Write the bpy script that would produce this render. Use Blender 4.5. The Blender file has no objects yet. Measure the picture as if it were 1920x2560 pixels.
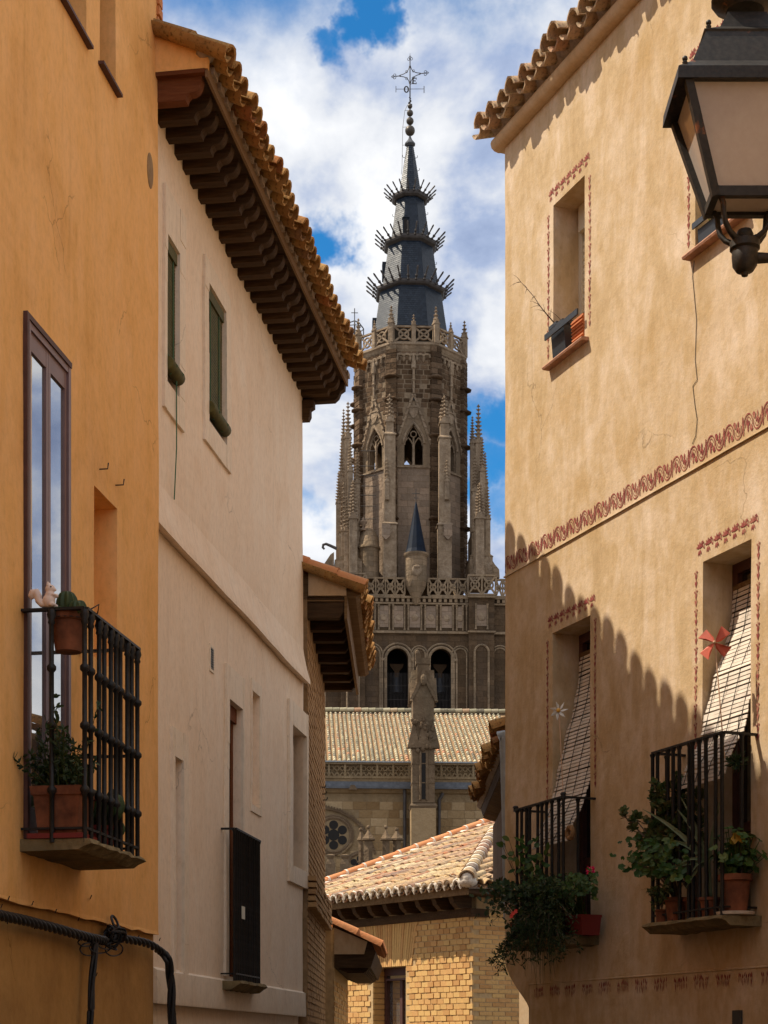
import bpy, math, random
from mathutils import Vector, Matrix, noise
R = math.radians
random.seed(7)
scene = bpy.context.scene
col = scene.collection

# ---------------------------------------------------------------- camera
FOC, HZ, EYE = 4300.0, 2620.0, 1.65        # focal length and horizon row in photo pixels, eye height in metres
cam_d = bpy.data.cameras.new('camera'); cam = bpy.data.objects.new('camera', cam_d); col.objects.link(cam)
cam.location = (0, 0, EYE); cam.rotation_euler = (R(90), 0, 0)
cam_d.sensor_fit = 'VERTICAL'; cam_d.sensor_height = 36.0; cam_d.lens = 36.0 * FOC / 2560.0
cam_d.shift_y = (HZ - 1280.0) / 2560.0
cam_d.clip_start = 0.1; cam_d.clip_end = 5000.0
scene.camera = cam

# ---------------------------------------------------------------- sun, sky, exposure
SUN = Vector((-1.0, 0.10, 1.44)).normalized()      # towards the sun: left, a little ahead, 53 degrees up
sd = bpy.data.lights.new('sun', 'SUN'); sun = bpy.data.objects.new('sun', sd); col.objects.link(sun)
sd.energy = 5.0; sd.angle = R(0.55); sd.color = (1.0, 0.90, 0.74)
sun.rotation_euler = SUN.to_track_quat('Z', 'Y').to_euler(); sun.location = (-20, 5, 40)
scene.view_settings.view_transform = 'Standard'; scene.view_settings.look = 'None'
scene.view_settings.gamma = 1.0; scene.view_settings.use_curve_mapping = False
scene.view_settings.exposure = 0.40
scene.cycles.max_bounces = 7; scene.cycles.diffuse_bounces = 4; scene.cycles.glossy_bounces = 3
scene.cycles.transparent_max_bounces = 8

class NT:
    """small helper around a node tree"""
    def __init__(s, tree): s.t = tree; tree.nodes.clear()
    def n(s, typ, props=None, **inp):
        nd = s.t.nodes.new(typ)
        for k, v in (props or {}).items(): setattr(nd, k, v)
        for k, v in inp.items():
            key = int(k[1:]) if k[0] == 'i' and k[1:].isdigit() else k.replace('_', ' ')
            s.set(nd.inputs[key], v)
        return nd
    def set(s, sock, v):
        if hasattr(v, 'is_output'): s.t.links.new(v, sock)
        elif hasattr(v, 'outputs'): s.t.links.new(v.outputs[0], sock)
        else: sock.default_value = v
    def ramp(s, fac, stops, interp='LINEAR'):
        nd = s.t.nodes.new('ShaderNodeValToRGB'); cr = nd.color_ramp; cr.interpolation = interp
        while len(cr.elements) < len(stops): cr.elements.new(0.5)
        for e, (p, c) in zip(cr.elements, stops):
            e.position = p; e.color = c if len(c) == 4 else (*c, 1)
        s.set(nd.inputs[0], fac); return nd
    def mix(s, fac, a, b, mode='MIX'):
        nd = s.t.nodes.new('ShaderNodeMix'); nd.data_type = 'RGBA'; nd.blend_type = mode
        s.set(nd.inputs[0], fac)
        for k, v in ((6, a), (7, b)):
            s.set(nd.inputs[k], v if not isinstance(v, tuple) or len(v) == 4 else (*v, 1))
        return nd.outputs[2]
    def math(s, op, a, b=0.0, clamp=False):
        nd = s.t.nodes.new('ShaderNodeMath'); nd.operation = op; nd.use_clamp = clamp
        s.set(nd.inputs[0], a); s.set(nd.inputs[1], b); return nd.outputs[0]

world = bpy.data.worlds.new('World'); scene.world = world; world.use_nodes = True
w = NT(world.node_tree)
geo = w.n('ShaderNodeNewGeometry').outputs['Incoming']
dirv = w.n('ShaderNodeVectorMath', {'operation': 'SCALE'}, i0=geo, Scale=-1.0).outputs[0]
sky = w.n('ShaderNodeTexSky', {'sky_type': 'NISHITA', 'sun_disc': False, 'sun_elevation': math.asin(SUN.z),
          'sun_rotation': math.atan2(SUN.x, SUN.y), 'altitude': 500.0, 'air_density': 1.0, 'dust_density': 0.4, 'ozone_density': 2.2})
skyc = w.mix(1.0, sky.outputs[0], (0.19, 0.82, 1.16), 'MULTIPLY')
def wnoise(vec, scale, detail, rough, dist=0.0, off=(0, 0, 0), stretch=(1, 1, 1)):
    mp = w.n('ShaderNodeMapping', Vector=vec, Location=off, Scale=stretch)
    return w.n('ShaderNodeTexNoise', Vector=mp.outputs[0], Scale=scale, Detail=detail, Roughness=rough, Distortion=dist).outputs[0]
cover = wnoise(dirv, 5.0, 9.0, 0.56, 0.15, (1.7, 0.4, 2.3), (1.0, 1.0, 1.5))
edge = wnoise(dirv, 26.0, 6.0, 0.6, 0.0, (4.1, 2.0, 0.3))
warpn = w.n('ShaderNodeTexNoise', Vector=dirv, Scale=12.0, Detail=6.0, Roughness=0.62)
warp = w.n('ShaderNodeVectorMath', {'operation': 'MULTIPLY_ADD'}, i0=warpn.outputs['Color'], i1=(0.11, 0.11, 0.11), i2=(-0.055, -0.055, -0.055))
dirw = w.n('ShaderNodeVectorMath', {'operation': 'ADD'}, i0=dirv, i1=warp.outputs[0]).outputs[0]
# the gaps of blue between the clouds, each one at its own place in the sky
gaps = None
for (u, v, rad, amt) in ((985, 12, 0.014, 1.0), (940, -20, 0.016, 1.0), (905, 62, 0.012, 1.0), (822, 122, 0.012, 0.9), (862, 95, 0.010, 1.0), (1200, -330, 0.05, 0.9), (822, 625, 0.013, 1.0), (858, 600, 0.009, 0.6), (1265, 1080, 0.015, 1.0), (1240, 1200, 0.013, 0.9),
                         (1268, 1300, 0.016, 0.8), (775, 1285, 0.012, 0.55), (800, 1135, 0.012, 0.35), (600, -400, 0.07, 0.9)):
    d = Vector(((u - 960) / FOC, 1, (HZ - v) / FOC)).normalized()
    ds = w.n('ShaderNodeVectorMath', {'operation': 'DISTANCE'}, i0=dirw, i1=tuple(d)).outputs['Value']
    g = w.n('ShaderNodeMapRange', {'interpolation_type': 'SMOOTHSTEP'}, Value=ds, i1=rad * 0.30, i2=rad * 2.1, i3=amt, i4=0.0).outputs[0]
    gaps = g if gaps is None else w.math('MAXIMUM', gaps, g)
gen = w.n('ShaderNodeMapRange', {'interpolation_type': 'SMOOTHSTEP'}, Value=cover, i1=0.14, i2=0.26, i3=0.0, i4=1.0).outputs[0]
mask = w.math('MULTIPLY', gen, w.math('SUBTRACT', 1.0, gaps), True)
mask = w.n('ShaderNodeMapRange', {'interpolation_type': 'SMOOTHSTEP'}, Value=w.math('ADD', mask, w.math('MULTIPLY', w.math('SUBTRACT', edge, 0.5), 0.55)), i1=0.02, i2=0.92, i3=0.0, i4=1.0).outputs[0]
body = wnoise(dirv, 7.5, 7.0, 0.55, 0.2, (0.3, 5.2, 1.1), (1.0, 1.0, 1.6))
cloudc = w.ramp(body, [(0.31, (0.26, 0.35, 0.58)), (0.41, (0.46, 0.56, 0.79)), (0.49, (0.90, 0.93, 0.99)), (0.60, (1.20, 1.20, 1.20))]).outputs[0]
SKY_STRENGTH = 0.10
cloudc = w.mix(1.0, cloudc, (7.0, 7.0, 7.0), 'MULTIPLY')
bg = w.n('ShaderNodeBackground', Color=w.mix(mask, skyc, cloudc), Strength=SKY_STRENGTH)
w.n('ShaderNodeOutputWorld', Surface=bg)

# ---------------------------------------------------------------- materials
MATS = {}
def newmat(name):
    m = bpy.data.materials.new(name); m.use_nodes = True; t = NT(m.node_tree); MATS[name] = m
    return m, t
def finish(t, color, rough=0.85, bump=None, bs=0.3, bd=0.02, metal=0.0, spec=0.3, alpha=None, trans=None, normal=None):
    b = t.n('ShaderNodeBsdfPrincipled', Roughness=rough, Metallic=metal)
    t.set(b.inputs['Base Color'], color if not isinstance(color, tuple) or len(color) == 4 else (*color, 1))
    b.inputs['Specular IOR Level'].default_value = spec
    if bump is not None:
        bn = t.n('ShaderNodeBump', Strength=bs, Distance=bd, Height=bump); t.set(b.inputs['Normal'], bn.outputs[0])
    if trans is not None: b.inputs['Transmission Weight'].default_value = trans
    t.n('ShaderNodeOutputMaterial', Surface=b); return b
def coords(t, scale=(1, 1, 1), kind='Object', off=(0, 0, 0)):
    return t.n('ShaderNodeMapping', Vector=t.n('ShaderNodeTexCoord').outputs[kind], Scale=scale, Location=off).outputs[0]
def tnoise(t, vec, scale, detail=5, rough=0.55, dist=0.0):
    return t.n('ShaderNodeTexNoise', Vector=vec, Scale=scale, Detail=detail, Roughness=rough, Distortion=dist).outputs[0]
def rnd(t, how):
    return t.n('ShaderNodeObjectInfo').outputs['Random'] if how == 'object' else t.n('ShaderNodeNewGeometry').outputs['Random Per Island']

def plaster(name, dark, mid, light, stain, streak=1.0, bump=0.35, stain_lo=0.55, stain_hi=0.72):
    m, t = newmat(name)
    v1 = coords(t, (1.5, 1.5, 0.55)); v2 = coords(t, (1, 1, 1)); v3 = coords(t, (6, 6, 1.6)); v4 = coords(t, (1, 1, 1), off=(3.1, 1.7, 4.2))
    a = tnoise(t, v1, 2.1, 7, 0.62, 0.9); b = tnoise(t, v3, 1.0, 5, 0.6, 0.8); c = tnoise(t, v2, 1.1, 6, 0.6, 0.4); e = tnoise(t, v4, 5.5, 6, 0.65, 0.5)
    f = t.math('ADD', t.math('MULTIPLY', a, 0.52), t.math('ADD', t.math('MULTIPLY', b, 0.20 * streak), t.math('MULTIPLY', e, 0.28)))
    cl = t.ramp(f, [(0.30, dark), (0.47, mid), (0.66, light)]).outputs[0]
    st = t.ramp(c, [(stain_lo, (0, 0, 0)), (stain_hi, (1, 1, 1))]).outputs[0]
    cl = t.mix(t.math('MULTIPLY', st, 0.65), cl, stain)
    fine = tnoise(t, v2, 45, 4, 0.7); med = tnoise(t, v2, 7, 4, 0.6)
    speck = t.ramp(tnoise(t, v2, 70, 2, 0.5), [(0.66, (1, 1, 1)), (0.74, (0.72, 0.66, 0.6))]).outputs[0]
    cl = t.mix(0.35, cl, speck, 'MULTIPLY')
    # old patch repairs with firm edges
    pt = t.ramp(tnoise(t, coords(t, (.8, .8, .6), off=(7.3, 2.1, 5.5)), 1.3, 5, 0.5, 0.4), [(0.585, (0, 0, 0)), (0.60, (1, 1, 1))]).outputs[0]
    cl = t.mix(t.math('MULTIPLY', pt, 0.30), cl, light)
    # hairline cracks, patchy
    vw = t.n('ShaderNodeVectorMath', {'operation': 'MULTIPLY_ADD'}, i0=t.n('ShaderNodeTexNoise', Vector=v2, Scale=4.0, Detail=4.0).outputs['Color'], i1=(.30, .30, .30), i2=v2).outputs[0]
    vo = t.n('ShaderNodeTexVoronoi', {'feature': 'DISTANCE_TO_EDGE'}, Vector=vw, Scale=0.75).outputs['Distance']
    ck = t.math('MULTIPLY', t.n('ShaderNodeMapRange', Value=vo, i1=0.0, i2=0.0045, i3=1.0, i4=0.0).outputs[0], t.ramp(tnoise(t, v4, 1.3, 3, 0.5), [(0.54, (0, 0, 0)), (0.62, (1, 1, 1))]).outputs[0])
    cl = t.mix(t.math('MULTIPLY', ck, 0.55), cl, tuple(x * 0.35 for x in dark))
    # fine trowel grit and rain streaks
    cl = t.mix(0.5, cl, t.ramp(tnoise(t, coords(t, (1, 1, .6)), 24, 5, 0.7), [(0.32, (0.80, 0.78, 0.74)), (0.5, (1, 1, 1)), (0.68, (1.12, 1.10, 1.08))]).outputs[0], 'MULTIPLY')
    rs = t.math('MULTIPLY', t.ramp(tnoise(t, coords(t, (11, 11, .35)), 1.0, 4, 0.55), [(0.58, (0, 0, 0)), (0.74, (1, 1, 1))]).outputs[0], t.ramp(tnoise(t, v2, .8, 2), [(0.45, (0, 0, 0)), (0.6, (1, 1, 1))]).outputs[0])
    cl = t.mix(t.math('MULTIPLY', rs, 0.30), cl, tuple(x * 0.6 for x in dark))
    h = t.math('ADD', t.math('MULTIPLY', fine, 0.35), med)
    finish(t, cl, 0.92, h, bump, 0.02, spec=0.15); return m

plaster('plaster_right', (0.355, 0.238, 0.117), (0.465, 0.33, 0.186), (0.60, 0.468, 0.342), (0.37, 0.222, 0.074), 1.1, 0.34, 0.50, 0.76)
plaster('plaster_orange', (0.66, 0.345, 0.10), (0.80, 0.435, 0.15), (0.84, 0.48, 0.20), (0.56, 0.27, 0.07), 1.1, 0.18, 0.50, 0.74)
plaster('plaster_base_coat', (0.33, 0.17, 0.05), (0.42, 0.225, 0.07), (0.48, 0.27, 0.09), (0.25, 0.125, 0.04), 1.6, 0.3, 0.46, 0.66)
plaster('plaster_white', (0.76, 0.59, 0.43), (0.83, 0.67, 0.515), (0.86, 0.73, 0.59), (0.70, 0.50, 0.33), 0.9, 0.14, 0.56, 0.82)
plaster('plaster_trim', (0.74, 0.60, 0.46), (0.80, 0.68, 0.54), (0.83, 0.72, 0.60), (0.72, 0.56, 0.42), 0.6, 0.14, 0.62, 0.85)
plaster('plaster_cream', (0.44, 0.29, 0.15), (0.51, 0.355, 0.21), (0.57, 0.43, 0.29), (0.42, 0.26, 0.12), 0.8, 0.2)

def tile_mat(name, how, stops, lichen=(0.42, 0.33, 0.16), dark=(0.06, 0.05, 0.04), lam=0.55, dam=0.5):
    m, t = newmat(name)
    base = t.ramp(rnd(t, how), stops).outputs[0]
    v = coords(t); n1 = tnoise(t, v, 14, 5, 0.65, 0.3); n2 = tnoise(t, v, 38, 4, 0.7); n3 = tnoise(t, v, 5, 3, 0.6)
    l = t.math('MULTIPLY', t.ramp(n1, [(0.50, (0, 0, 0)), (0.64, (1, 1, 1))]).outputs[0], lam)
    d = t.math('MULTIPLY', t.ramp(n2, [(0.52, (0, 0, 0)), (0.66, (1, 1, 1))]).outputs[0], dam)
    d2 = t.math('MULTIPLY', t.ramp(n3, [(0.50, (0, 0, 0)), (0.70, (1, 1, 1))]).outputs[0], dam * 0.6)
    c = t.mix(l, base, lichen); c = t.mix(d, c, dark); c = t.mix(d2, c, tuple(x * 2.2 for x in dark))
    finish(t, c, 0.93, t.math('ADD', n2, n1), 0.4, 0.012, spec=0.1); return m
tile_mat('tile_ochre', 'object', [(0.0, (0.27, 0.135, 0.048)), (0.35, (0.36, 0.19, 0.065)), (0.6, (0.43, 0.25, 0.095)), (0.82, (0.34, 0.17, 0.06)), (0.93, (0.34, 0.12, 0.04)), (1.0, (0.22, 0.13, 0.07))], (0.38, 0.27, 0.10), (0.05, 0.035, 0.02), 0.5, 0.7)
tile_mat('tile_aged', 'object', [(0.0, (0.36, 0.25, 0.16)), (0.4, (0.46, 0.32, 0.20)), (0.7, (0.42, 0.22, 0.13)), (1.0, (0.52, 0.40, 0.26))], (0.44, 0.38, 0.22), (0.05, 0.045, 0.04), 0.6, 0.7)
tile_mat('tile_warm', 'object', [(0.0, (0.40, 0.235, 0.12)), (0.18, (0.58, 0.43, 0.23)), (0.36, (0.38, 0.22, 0.15)), (0.52, (0.55, 0.38, 0.20)), (0.66, (0.42, 0.17, 0.085)), (0.80, (0.22, 0.165, 0.13)), (0.9, (0.46, 0.30, 0.15)), (1.0, (0.62, 0.50, 0.31))], (0.46, 0.37, 0.27), (0.045, 0.035, 0.03), 0.6, 0.85)
tile_mat('tile_warm_mass', 'island', [(0.0, (0.40, 0.235, 0.12)), (0.18, (0.58, 0.43, 0.23)), (0.36, (0.38, 0.22, 0.15)), (0.52, (0.55, 0.38, 0.20)), (0.66, (0.42, 0.17, 0.085)), (0.80, (0.22, 0.165, 0.13)), (0.9, (0.46, 0.30, 0.15)), (1.0, (0.62, 0.50, 0.31))], (0.46, 0.37, 0.27), (0.045, 0.035, 0.03), 0.6, 0.85)
NAVE = [(0.0, (0.15, 0.13, 0.10)), (0.25, (0.33, 0.30, 0.20)), (0.45, (0.54, 0.46, 0.30)), (0.62, (0.22, 0.20, 0.16)), (0.80, (0.62, 0.54, 0.36)), (0.93, (0.46, 0.29, 0.18)), (1.0, (0.56, 0.21, 0.10))]
tile_mat('tile_nave', 'object', NAVE, (0.60, 0.54, 0.36), (0.09, 0.08, 0.07), 0.35, 0.35)
tile_mat('tile_nave_mass', 'island', NAVE, (0.60, 0.54, 0.36), (0.09, 0.08, 0.07), 0.35, 0.35)
tile_mat('tile_red', 'object', [(0.0, (0.56, 0.22, 0.09)), (1.0, (0.60, 0.27, 0.12))], (0.50, 0.3, 0.16), (0.2, 0.09, 0.05), 0.3, 0.2)

def wood_mat(name, c1, c2, c3, axis=(1, 14, 14), rough=0.85):
    m, t = newmat(name); v = coords(t, axis)
    n = tnoise(t, v, 3.0, 6, 0.65, 0.5); k = tnoise(t, coords(t), 3.0, 4, 0.6)
    c = t.ramp(t.math('ADD', t.math('MULTIPLY', n, 0.7), t.math('MULTIPLY', k, 0.3)), [(0.34, c1), (0.5, c2), (0.66, c3)]).outputs[0]
    rr = t.n('ShaderNodeObjectInfo').outputs['Random']
    c = t.mix(t.math('MULTIPLY', rr, 0.35), c, tuple(x * 0.45 for x in c1))
    finish(t, c, rough, n, 0.4, 0.01, spec=0.2); return m
wood_mat('wood_dark', (0.035, 0.020, 0.010), (0.065, 0.036, 0.017), (0.10, 0.058, 0.028), (14, 1.2, 14))
wood_mat('wood_red', (0.12, 0.038, 0.013), (0.17, 0.055, 0.02), (0.21, 0.08, 0.03), (14, 1.2, 14))
wood_mat('wood_warm', (0.10, 0.055, 0.022), (0.17, 0.10, 0.045), (0.25, 0.16, 0.08), (12, 1.0, 12))
wood_mat('wood_fascia', (0.16, 0.09, 0.045), (0.22, 0.135, 0.07), (0.28, 0.18, 0.10), (1, 12, 12))

def flat(name, c, rough=0.6, metal=0.0, spec=0.4, var=0.0, nscale=20, bump=0.0):
    m, t = newmat(name)
    if var or bump:
        n = tnoise(t, coords(t), nscale, 5, 0.6)
        cl = t.ramp(n, [(0.3, tuple(max(0, x * (1 - var)) for x in c)), (0.7, tuple(min(1, x * (1 + var)) for x in c))]).outputs[0]
        finish(t, cl, rough, n, bump, 0.01, metal, spec)
    else: finish(t, c, rough, metal=metal, spec=spec)
    return m
flat('mortar_white', (0.62, 0.55, 0.46), 0.95, var=0.25, nscale=30, bump=0.4, spec=0.1)
flat('mortar_grey', (0.30, 0.24, 0.19), 0.95, var=0.3, nscale=25, bump=0.4, spec=0.1)
def faded_paint():
    m, t = newmat('paint_maroon'); v = coords(t); n = tnoise(t, v, 26, 5, 0.65); n2 = tnoise(t, v, 2.2, 4, 0.6)
    f = t.math('ADD', t.math('MULTIPLY', n, 0.6), t.math('MULTIPLY', n2, 0.4))
    c = t.ramp(f, [(0.36, (0.17, 0.036, 0.034)), (0.50, (0.25, 0.065, 0.055)), (0.60, (0.36, 0.17, 0.11)), (0.68, (0.48, 0.33, 0.19))]).outputs[0]
    finish(t, c, 0.92, spec=0.1)
faded_paint()
flat('frame_purple', (0.17, 0.10, 0.10), 0.45, spec=0.5, var=0.12, nscale=8)
flat('frame_dark', (0.075, 0.03, 0.024), 0.6, var=0.2, nscale=14)
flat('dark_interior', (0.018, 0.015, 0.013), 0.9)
flat('curtain', (0.55, 0.52, 0.48), 0.9)
flat('iron_black', (0.014, 0.013, 0.013), 0.5, 0.3, 0.4, 0.5, 40, 0.15)
flat('terracotta_clay', (0.17, 0.058, 0.026), 0.9, var=0.55, nscale=9, bump=0.25)
flat('terracotta_sill', (0.40, 0.20, 0.12), 0.9, var=0.3, nscale=16, bump=0.3)
flat('green_blind', (0.085, 0.075, 0.018), 0.8, var=0.3, nscale=18)
flat('cord_green', (0.05, 0.13, 0.06), 0.8)
flat('blind_white', (0.60, 0.52, 0.43), 0.75, var=0.16, nscale=9)
flat('blind_cord', (0.03, 0.028, 0.025), 0.8)
flat('shutter_cream', (0.60, 0.52, 0.38), 0.6)
flat('blue_sill', (0.12, 0.25, 0.55), 0.4)
flat('lead_grey', (0.11, 0.115, 0.125), 0.8, 0.0, 0.2, 0.25, 6, 0.1)
flat('zinc', (0.30, 0.32, 0.33), 0.5, 0.4, 0.4, 0.15, 12)
flat('spire_metal', (0.07, 0.06, 0.055), 0.6, 0.3, 0.4, 0.3, 3)
flat('ball_bronze', (0.085, 0.07, 0.055), 0.5, 0.4, 0.4, 0.25, 4)
flat('cable_black', (0.013, 0.013, 0.015), 0.55, spec=0.4, var=0.3, nscale=30)
flat('figurine', (0.72, 0.58, 0.50), 0.6, spec=0.3)
flat('eye_black', (0.01, 0.01, 0.01), 0.25)
flat('pinwheel_red', (0.50, 0.10, 0.055), 0.6, var=0.2, nscale=14)
flat('pinwheel_white', (0.62, 0.62, 0.58), 0.5)
flat('pinwheel_heart', (0.62, 0.34, 0.05), 0.5)
flat('stick', (0.46, 0.30, 0.19), 0.7)
flat('plastic_black', (0.018, 0.021, 0.027), 0.42, spec=0.5)
flat('planter_terracotta', (0.52, 0.17, 0.06), 0.75, var=0.12, nscale=10)
flat('planter_red', (0.16, 0.016, 0.012), 0.7)
flat('soil', (0.04, 0.028, 0.02), 1.0, bump=0.6, var=0.4, nscale=60)
flat('twig', (0.11, 0.075, 0.05), 0.9)
flat('petal_pink', (0.75, 0.02, 0.14), 0.6)
flat('petal_red', (0.62, 0.05, 0.03), 0.6)
flat('wreath_straw', (0.20, 0.11, 0.045), 0.95, var=0.5, nscale=60)
flat('sticker', (0.62, 0.60, 0.50), 0.7)
flat('vent_plate', (0.26, 0.16, 0.075), 0.85, var=0.2)
flat('vent_dark', (0.05, 0.045, 0.04), 0.8)
flat('bell_bronze', (0.03, 0.033, 0.04), 0.5, 0.5)

def slab_mat():
    m, t = newmat('balcony_stone'); v = coords(t); n = tnoise(t, v, 16, 6, 0.7); n2 = tnoise(t, v, 4, 4, 0.6)
    c = t.ramp(n, [(0.3, (0.11, 0.085, 0.045)), (0.55, (0.22, 0.165, 0.085)), (0.75, (0.32, 0.25, 0.14))]).outputs[0]
    c = t.mix(t.ramp(n2, [(0.5, (0, 0, 0)), (0.7, (0.8, 0.8, 0.8))]).outputs[0], c, (0.10, 0.085, 0.05))
    finish(t, c, 0.95, n, 0.5, 0.015, spec=0.1)
slab_mat()
def lamp_iron():
    m, t = newmat('lamp_iron'); v = coords(t); n = tnoise(t, v, 9, 5, 0.6); n2 = tnoise(t, v, 60, 3, 0.6)
    rust = t.ramp(n, [(0.64, (0, 0, 0)), (0.70, (1, 1, 1))]).outputs[0]
    c = t.mix(t.math('MULTIPLY', rust, 0.8), t.ramp(n2, [(0.35, (0.016, 0.014, 0.012)), (0.7, (0.036, 0.031, 0.026))]).outputs[0], (0.30, 0.10, 0.03))
    finish(t, c, 0.55, n2, 0.12, 0.004, 0.2, 0.4)
lamp_iron()
def frosted():
    m, t = newmat('lamp_glass'); n = tnoise(t, coords(t), 40, 3, 0.6)
    c = t.ramp(n, [(0.3, (0.74, 0.66, 0.60)), (0.7, (0.80, 0.73, 0.67))]).outputs[0]
    d = t.n('ShaderNodeBsdfDiffuse', Color=c); tr = t.n('ShaderNodeBsdfTranslucent', Color=c); g = t.n('ShaderNodeBsdfGlossy', Roughness=0.06)
    s1 = t.n('ShaderNodeMixShader', i0=0.5, i1=d.outputs[0], i2=tr.outputs[0])
    fr = t.n('ShaderNodeFresnel', IOR=1.45)
    s2 = t.n('ShaderNodeMixShader', i0=fr.outputs[0], i1=s1.outputs[0], i2=g.outputs[0])
    t.n('ShaderNodeOutputMaterial', Surface=s2)
frosted()
def glass(name, tint=(0.02, 0.022, 0.025), ior=1.9, rough=0.01):
    m, t = newmat(name); b = finish(t, tint, rough, spec=1.0); b.inputs['IOR'].default_value = ior
    b.inputs['Coat Weight'].default_value = 1.0; b.inputs['Coat Roughness'].default_value = 0.0; b.inputs['Coat IOR'].default_value = 2.2
glass('window_glass', (0.10, 0.10, 0.10), 2.6)
glass('dark_glass', (0.012, 0.014, 0.012), 1.5, 0.03)

def brick_mat(name, how, stops, dark=0.25):
    m, t = newmat(name); v = coords(t); base = t.ramp(rnd(t, how), stops).outputs[0]
    n = tnoise(t, v, 22, 5, 0.65); n2 = tnoise(t, v, 3, 3, 0.6)
    c = t.mix(t.math('MULTIPLY', t.ramp(n, [(0.45, (0, 0, 0)), (0.7, (1, 1, 1))]).outputs[0], dark), base, (0.18, 0.10, 0.05))
    c = t.mix(t.math('MULTIPLY', n2, 0.25), c, (0.62, 0.46, 0.26))
    finish(t, c, 0.95, n, 0.35, 0.01, spec=0.1)
BR = [(0.0, (0.60, 0.34, 0.12)), (0.4, (0.70, 0.43, 0.155)), (0.75, (0.62, 0.33, 0.12)), (1.0, (0.48, 0.235, 0.075))]
brick_mat('brick_ochre', 'object', BR); brick_mat('brick_ochre_mass', 'island', BR)
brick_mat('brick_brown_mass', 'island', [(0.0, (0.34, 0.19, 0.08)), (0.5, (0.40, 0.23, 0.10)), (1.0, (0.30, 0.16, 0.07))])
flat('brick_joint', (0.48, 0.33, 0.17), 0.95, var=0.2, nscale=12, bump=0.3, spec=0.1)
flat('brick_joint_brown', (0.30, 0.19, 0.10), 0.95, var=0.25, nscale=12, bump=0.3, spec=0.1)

def stone_mat(name, c1, c2, c3, how=None, bscale=None, joint=(0.10, 0.08, 0.06), sc=0.5, soot=(0.07, 0.055, 0.045), samt=0.6):
    m, t = newmat(name); v = coords(t); n = tnoise(t, v, sc, 7, 0.65, 0.2); n2 = tnoise(t, v, 4.0, 5, 0.6)
    f = t.math('ADD', t.math('MULTIPLY', n, 0.6), t.math('MULTIPLY', n2, 0.4))
    if how: f = t.math('ADD', t.math('MULTIPLY', f, 0.45), t.math('MULTIPLY', rnd(t, how), 0.55))
    c = t.ramp(f, [(0.25, c1), (0.5, c2), (0.75, c3)]).outputs[0]
    vs = coords(t, (1.0, 1.0, 0.22)); n3 = tnoise(t, vs, 0.7, 5, 0.65)
    c = t.mix(t.math('MULTIPLY', t.ramp(n3, [(0.46, (0, 0, 0)), (0.68, (1, 1, 1))]).outputs[0], samt), c, soot)
    h = n2
    if bscale:
        bt = t.n('ShaderNodeTexBrick', {'offset': 0.5}, Vector=coords(t, (1, 1, 1)), Scale=1.0, Mortar_Size=0.02, Brick_Width=bscale[0], Row_Height=bscale[1])
        rot = t.n('ShaderNodeMapping', Vector=t.n('ShaderNodeTexCoord').outputs['Object'], Rotation=(R(90), 0, 0)).outputs[0]
        t.set(bt.inputs['Vector'], rot)
        bt.inputs['Color1'].default_value = (0.75, 0.75, 0.75, 1); bt.inputs['Color2'].default_value = (1.2, 1.15, 1.1, 1); bt.inputs['Mortar'].default_value = (0.62, 0.58, 0.52, 1)
        c = t.mix(0.8, c, bt.outputs[0], 'MULTIPLY')
    finish(t, c, 0.95, t.math('ADD', h, t.math('MULTIPLY', n, 1.5)), 0.6, 0.14, spec=0.1)
stone_mat('stone_block', (0.062, 0.036, 0.019), (0.105, 0.064, 0.036), (0.17, 0.108, 0.064), 'island', None, sc=1.0, samt=0.35)
stone_mat('stone_mortar', (0.17, 0.118, 0.072), (0.25, 0.18, 0.115), (0.34, 0.255, 0.17), None, None, sc=0.6, samt=0.45)
stone_mat('stone_pale', (0.19, 0.132, 0.082), (0.28, 0.205, 0.132), (0.40, 0.305, 0.21), None, (0.9, 0.45), sc=0.5, samt=0.5)
stone_mat('stone_panel', (0.23, 0.165, 0.115), (0.30, 0.222, 0.16), (0.37, 0.285, 0.215), None, (1.1, 0.55), sc=0.5, samt=0.25)
stone_mat('stone_carved', (0.17, 0.115, 0.07), (0.31, 0.225, 0.148), (0.50, 0.39, 0.28), None, None, sc=1.4, samt=0.5)
stone_mat('stone_tower', (0.066, 0.042, 0.024), (0.10, 0.065, 0.038), (0.155, 0.105, 0.064), None, (0.95, 0.48), sc=0.4, samt=0.5)
stone_mat('stone_pillar', (0.095, 0.062, 0.037), (0.165, 0.112, 0.068), (0.26, 0.185, 0.115), None, None, sc=1.2, samt=0.6, soot=(0.09, 0.075, 0.05))
stone_mat('stone_nave', (0.24, 0.155, 0.078), (0.33, 0.225, 0.12), (0.42, 0.30, 0.17), 'island', None, sc=0.8, samt=0.3, soot=(0.20, 0.14, 0.08))
stone_mat('stone_nave_obj', (0.22, 0.135, 0.062), (0.30, 0.20, 0.10), (0.42, 0.30, 0.17), 'object', None, sc=0.8, samt=0.3, soot=(0.20, 0.14, 0.08))
stone_mat('stone_nave_base', (0.20, 0.135, 0.07), (0.27, 0.19, 0.105), (0.34, 0.25, 0.15), None, None, sc=0.8, samt=0.3)
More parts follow.
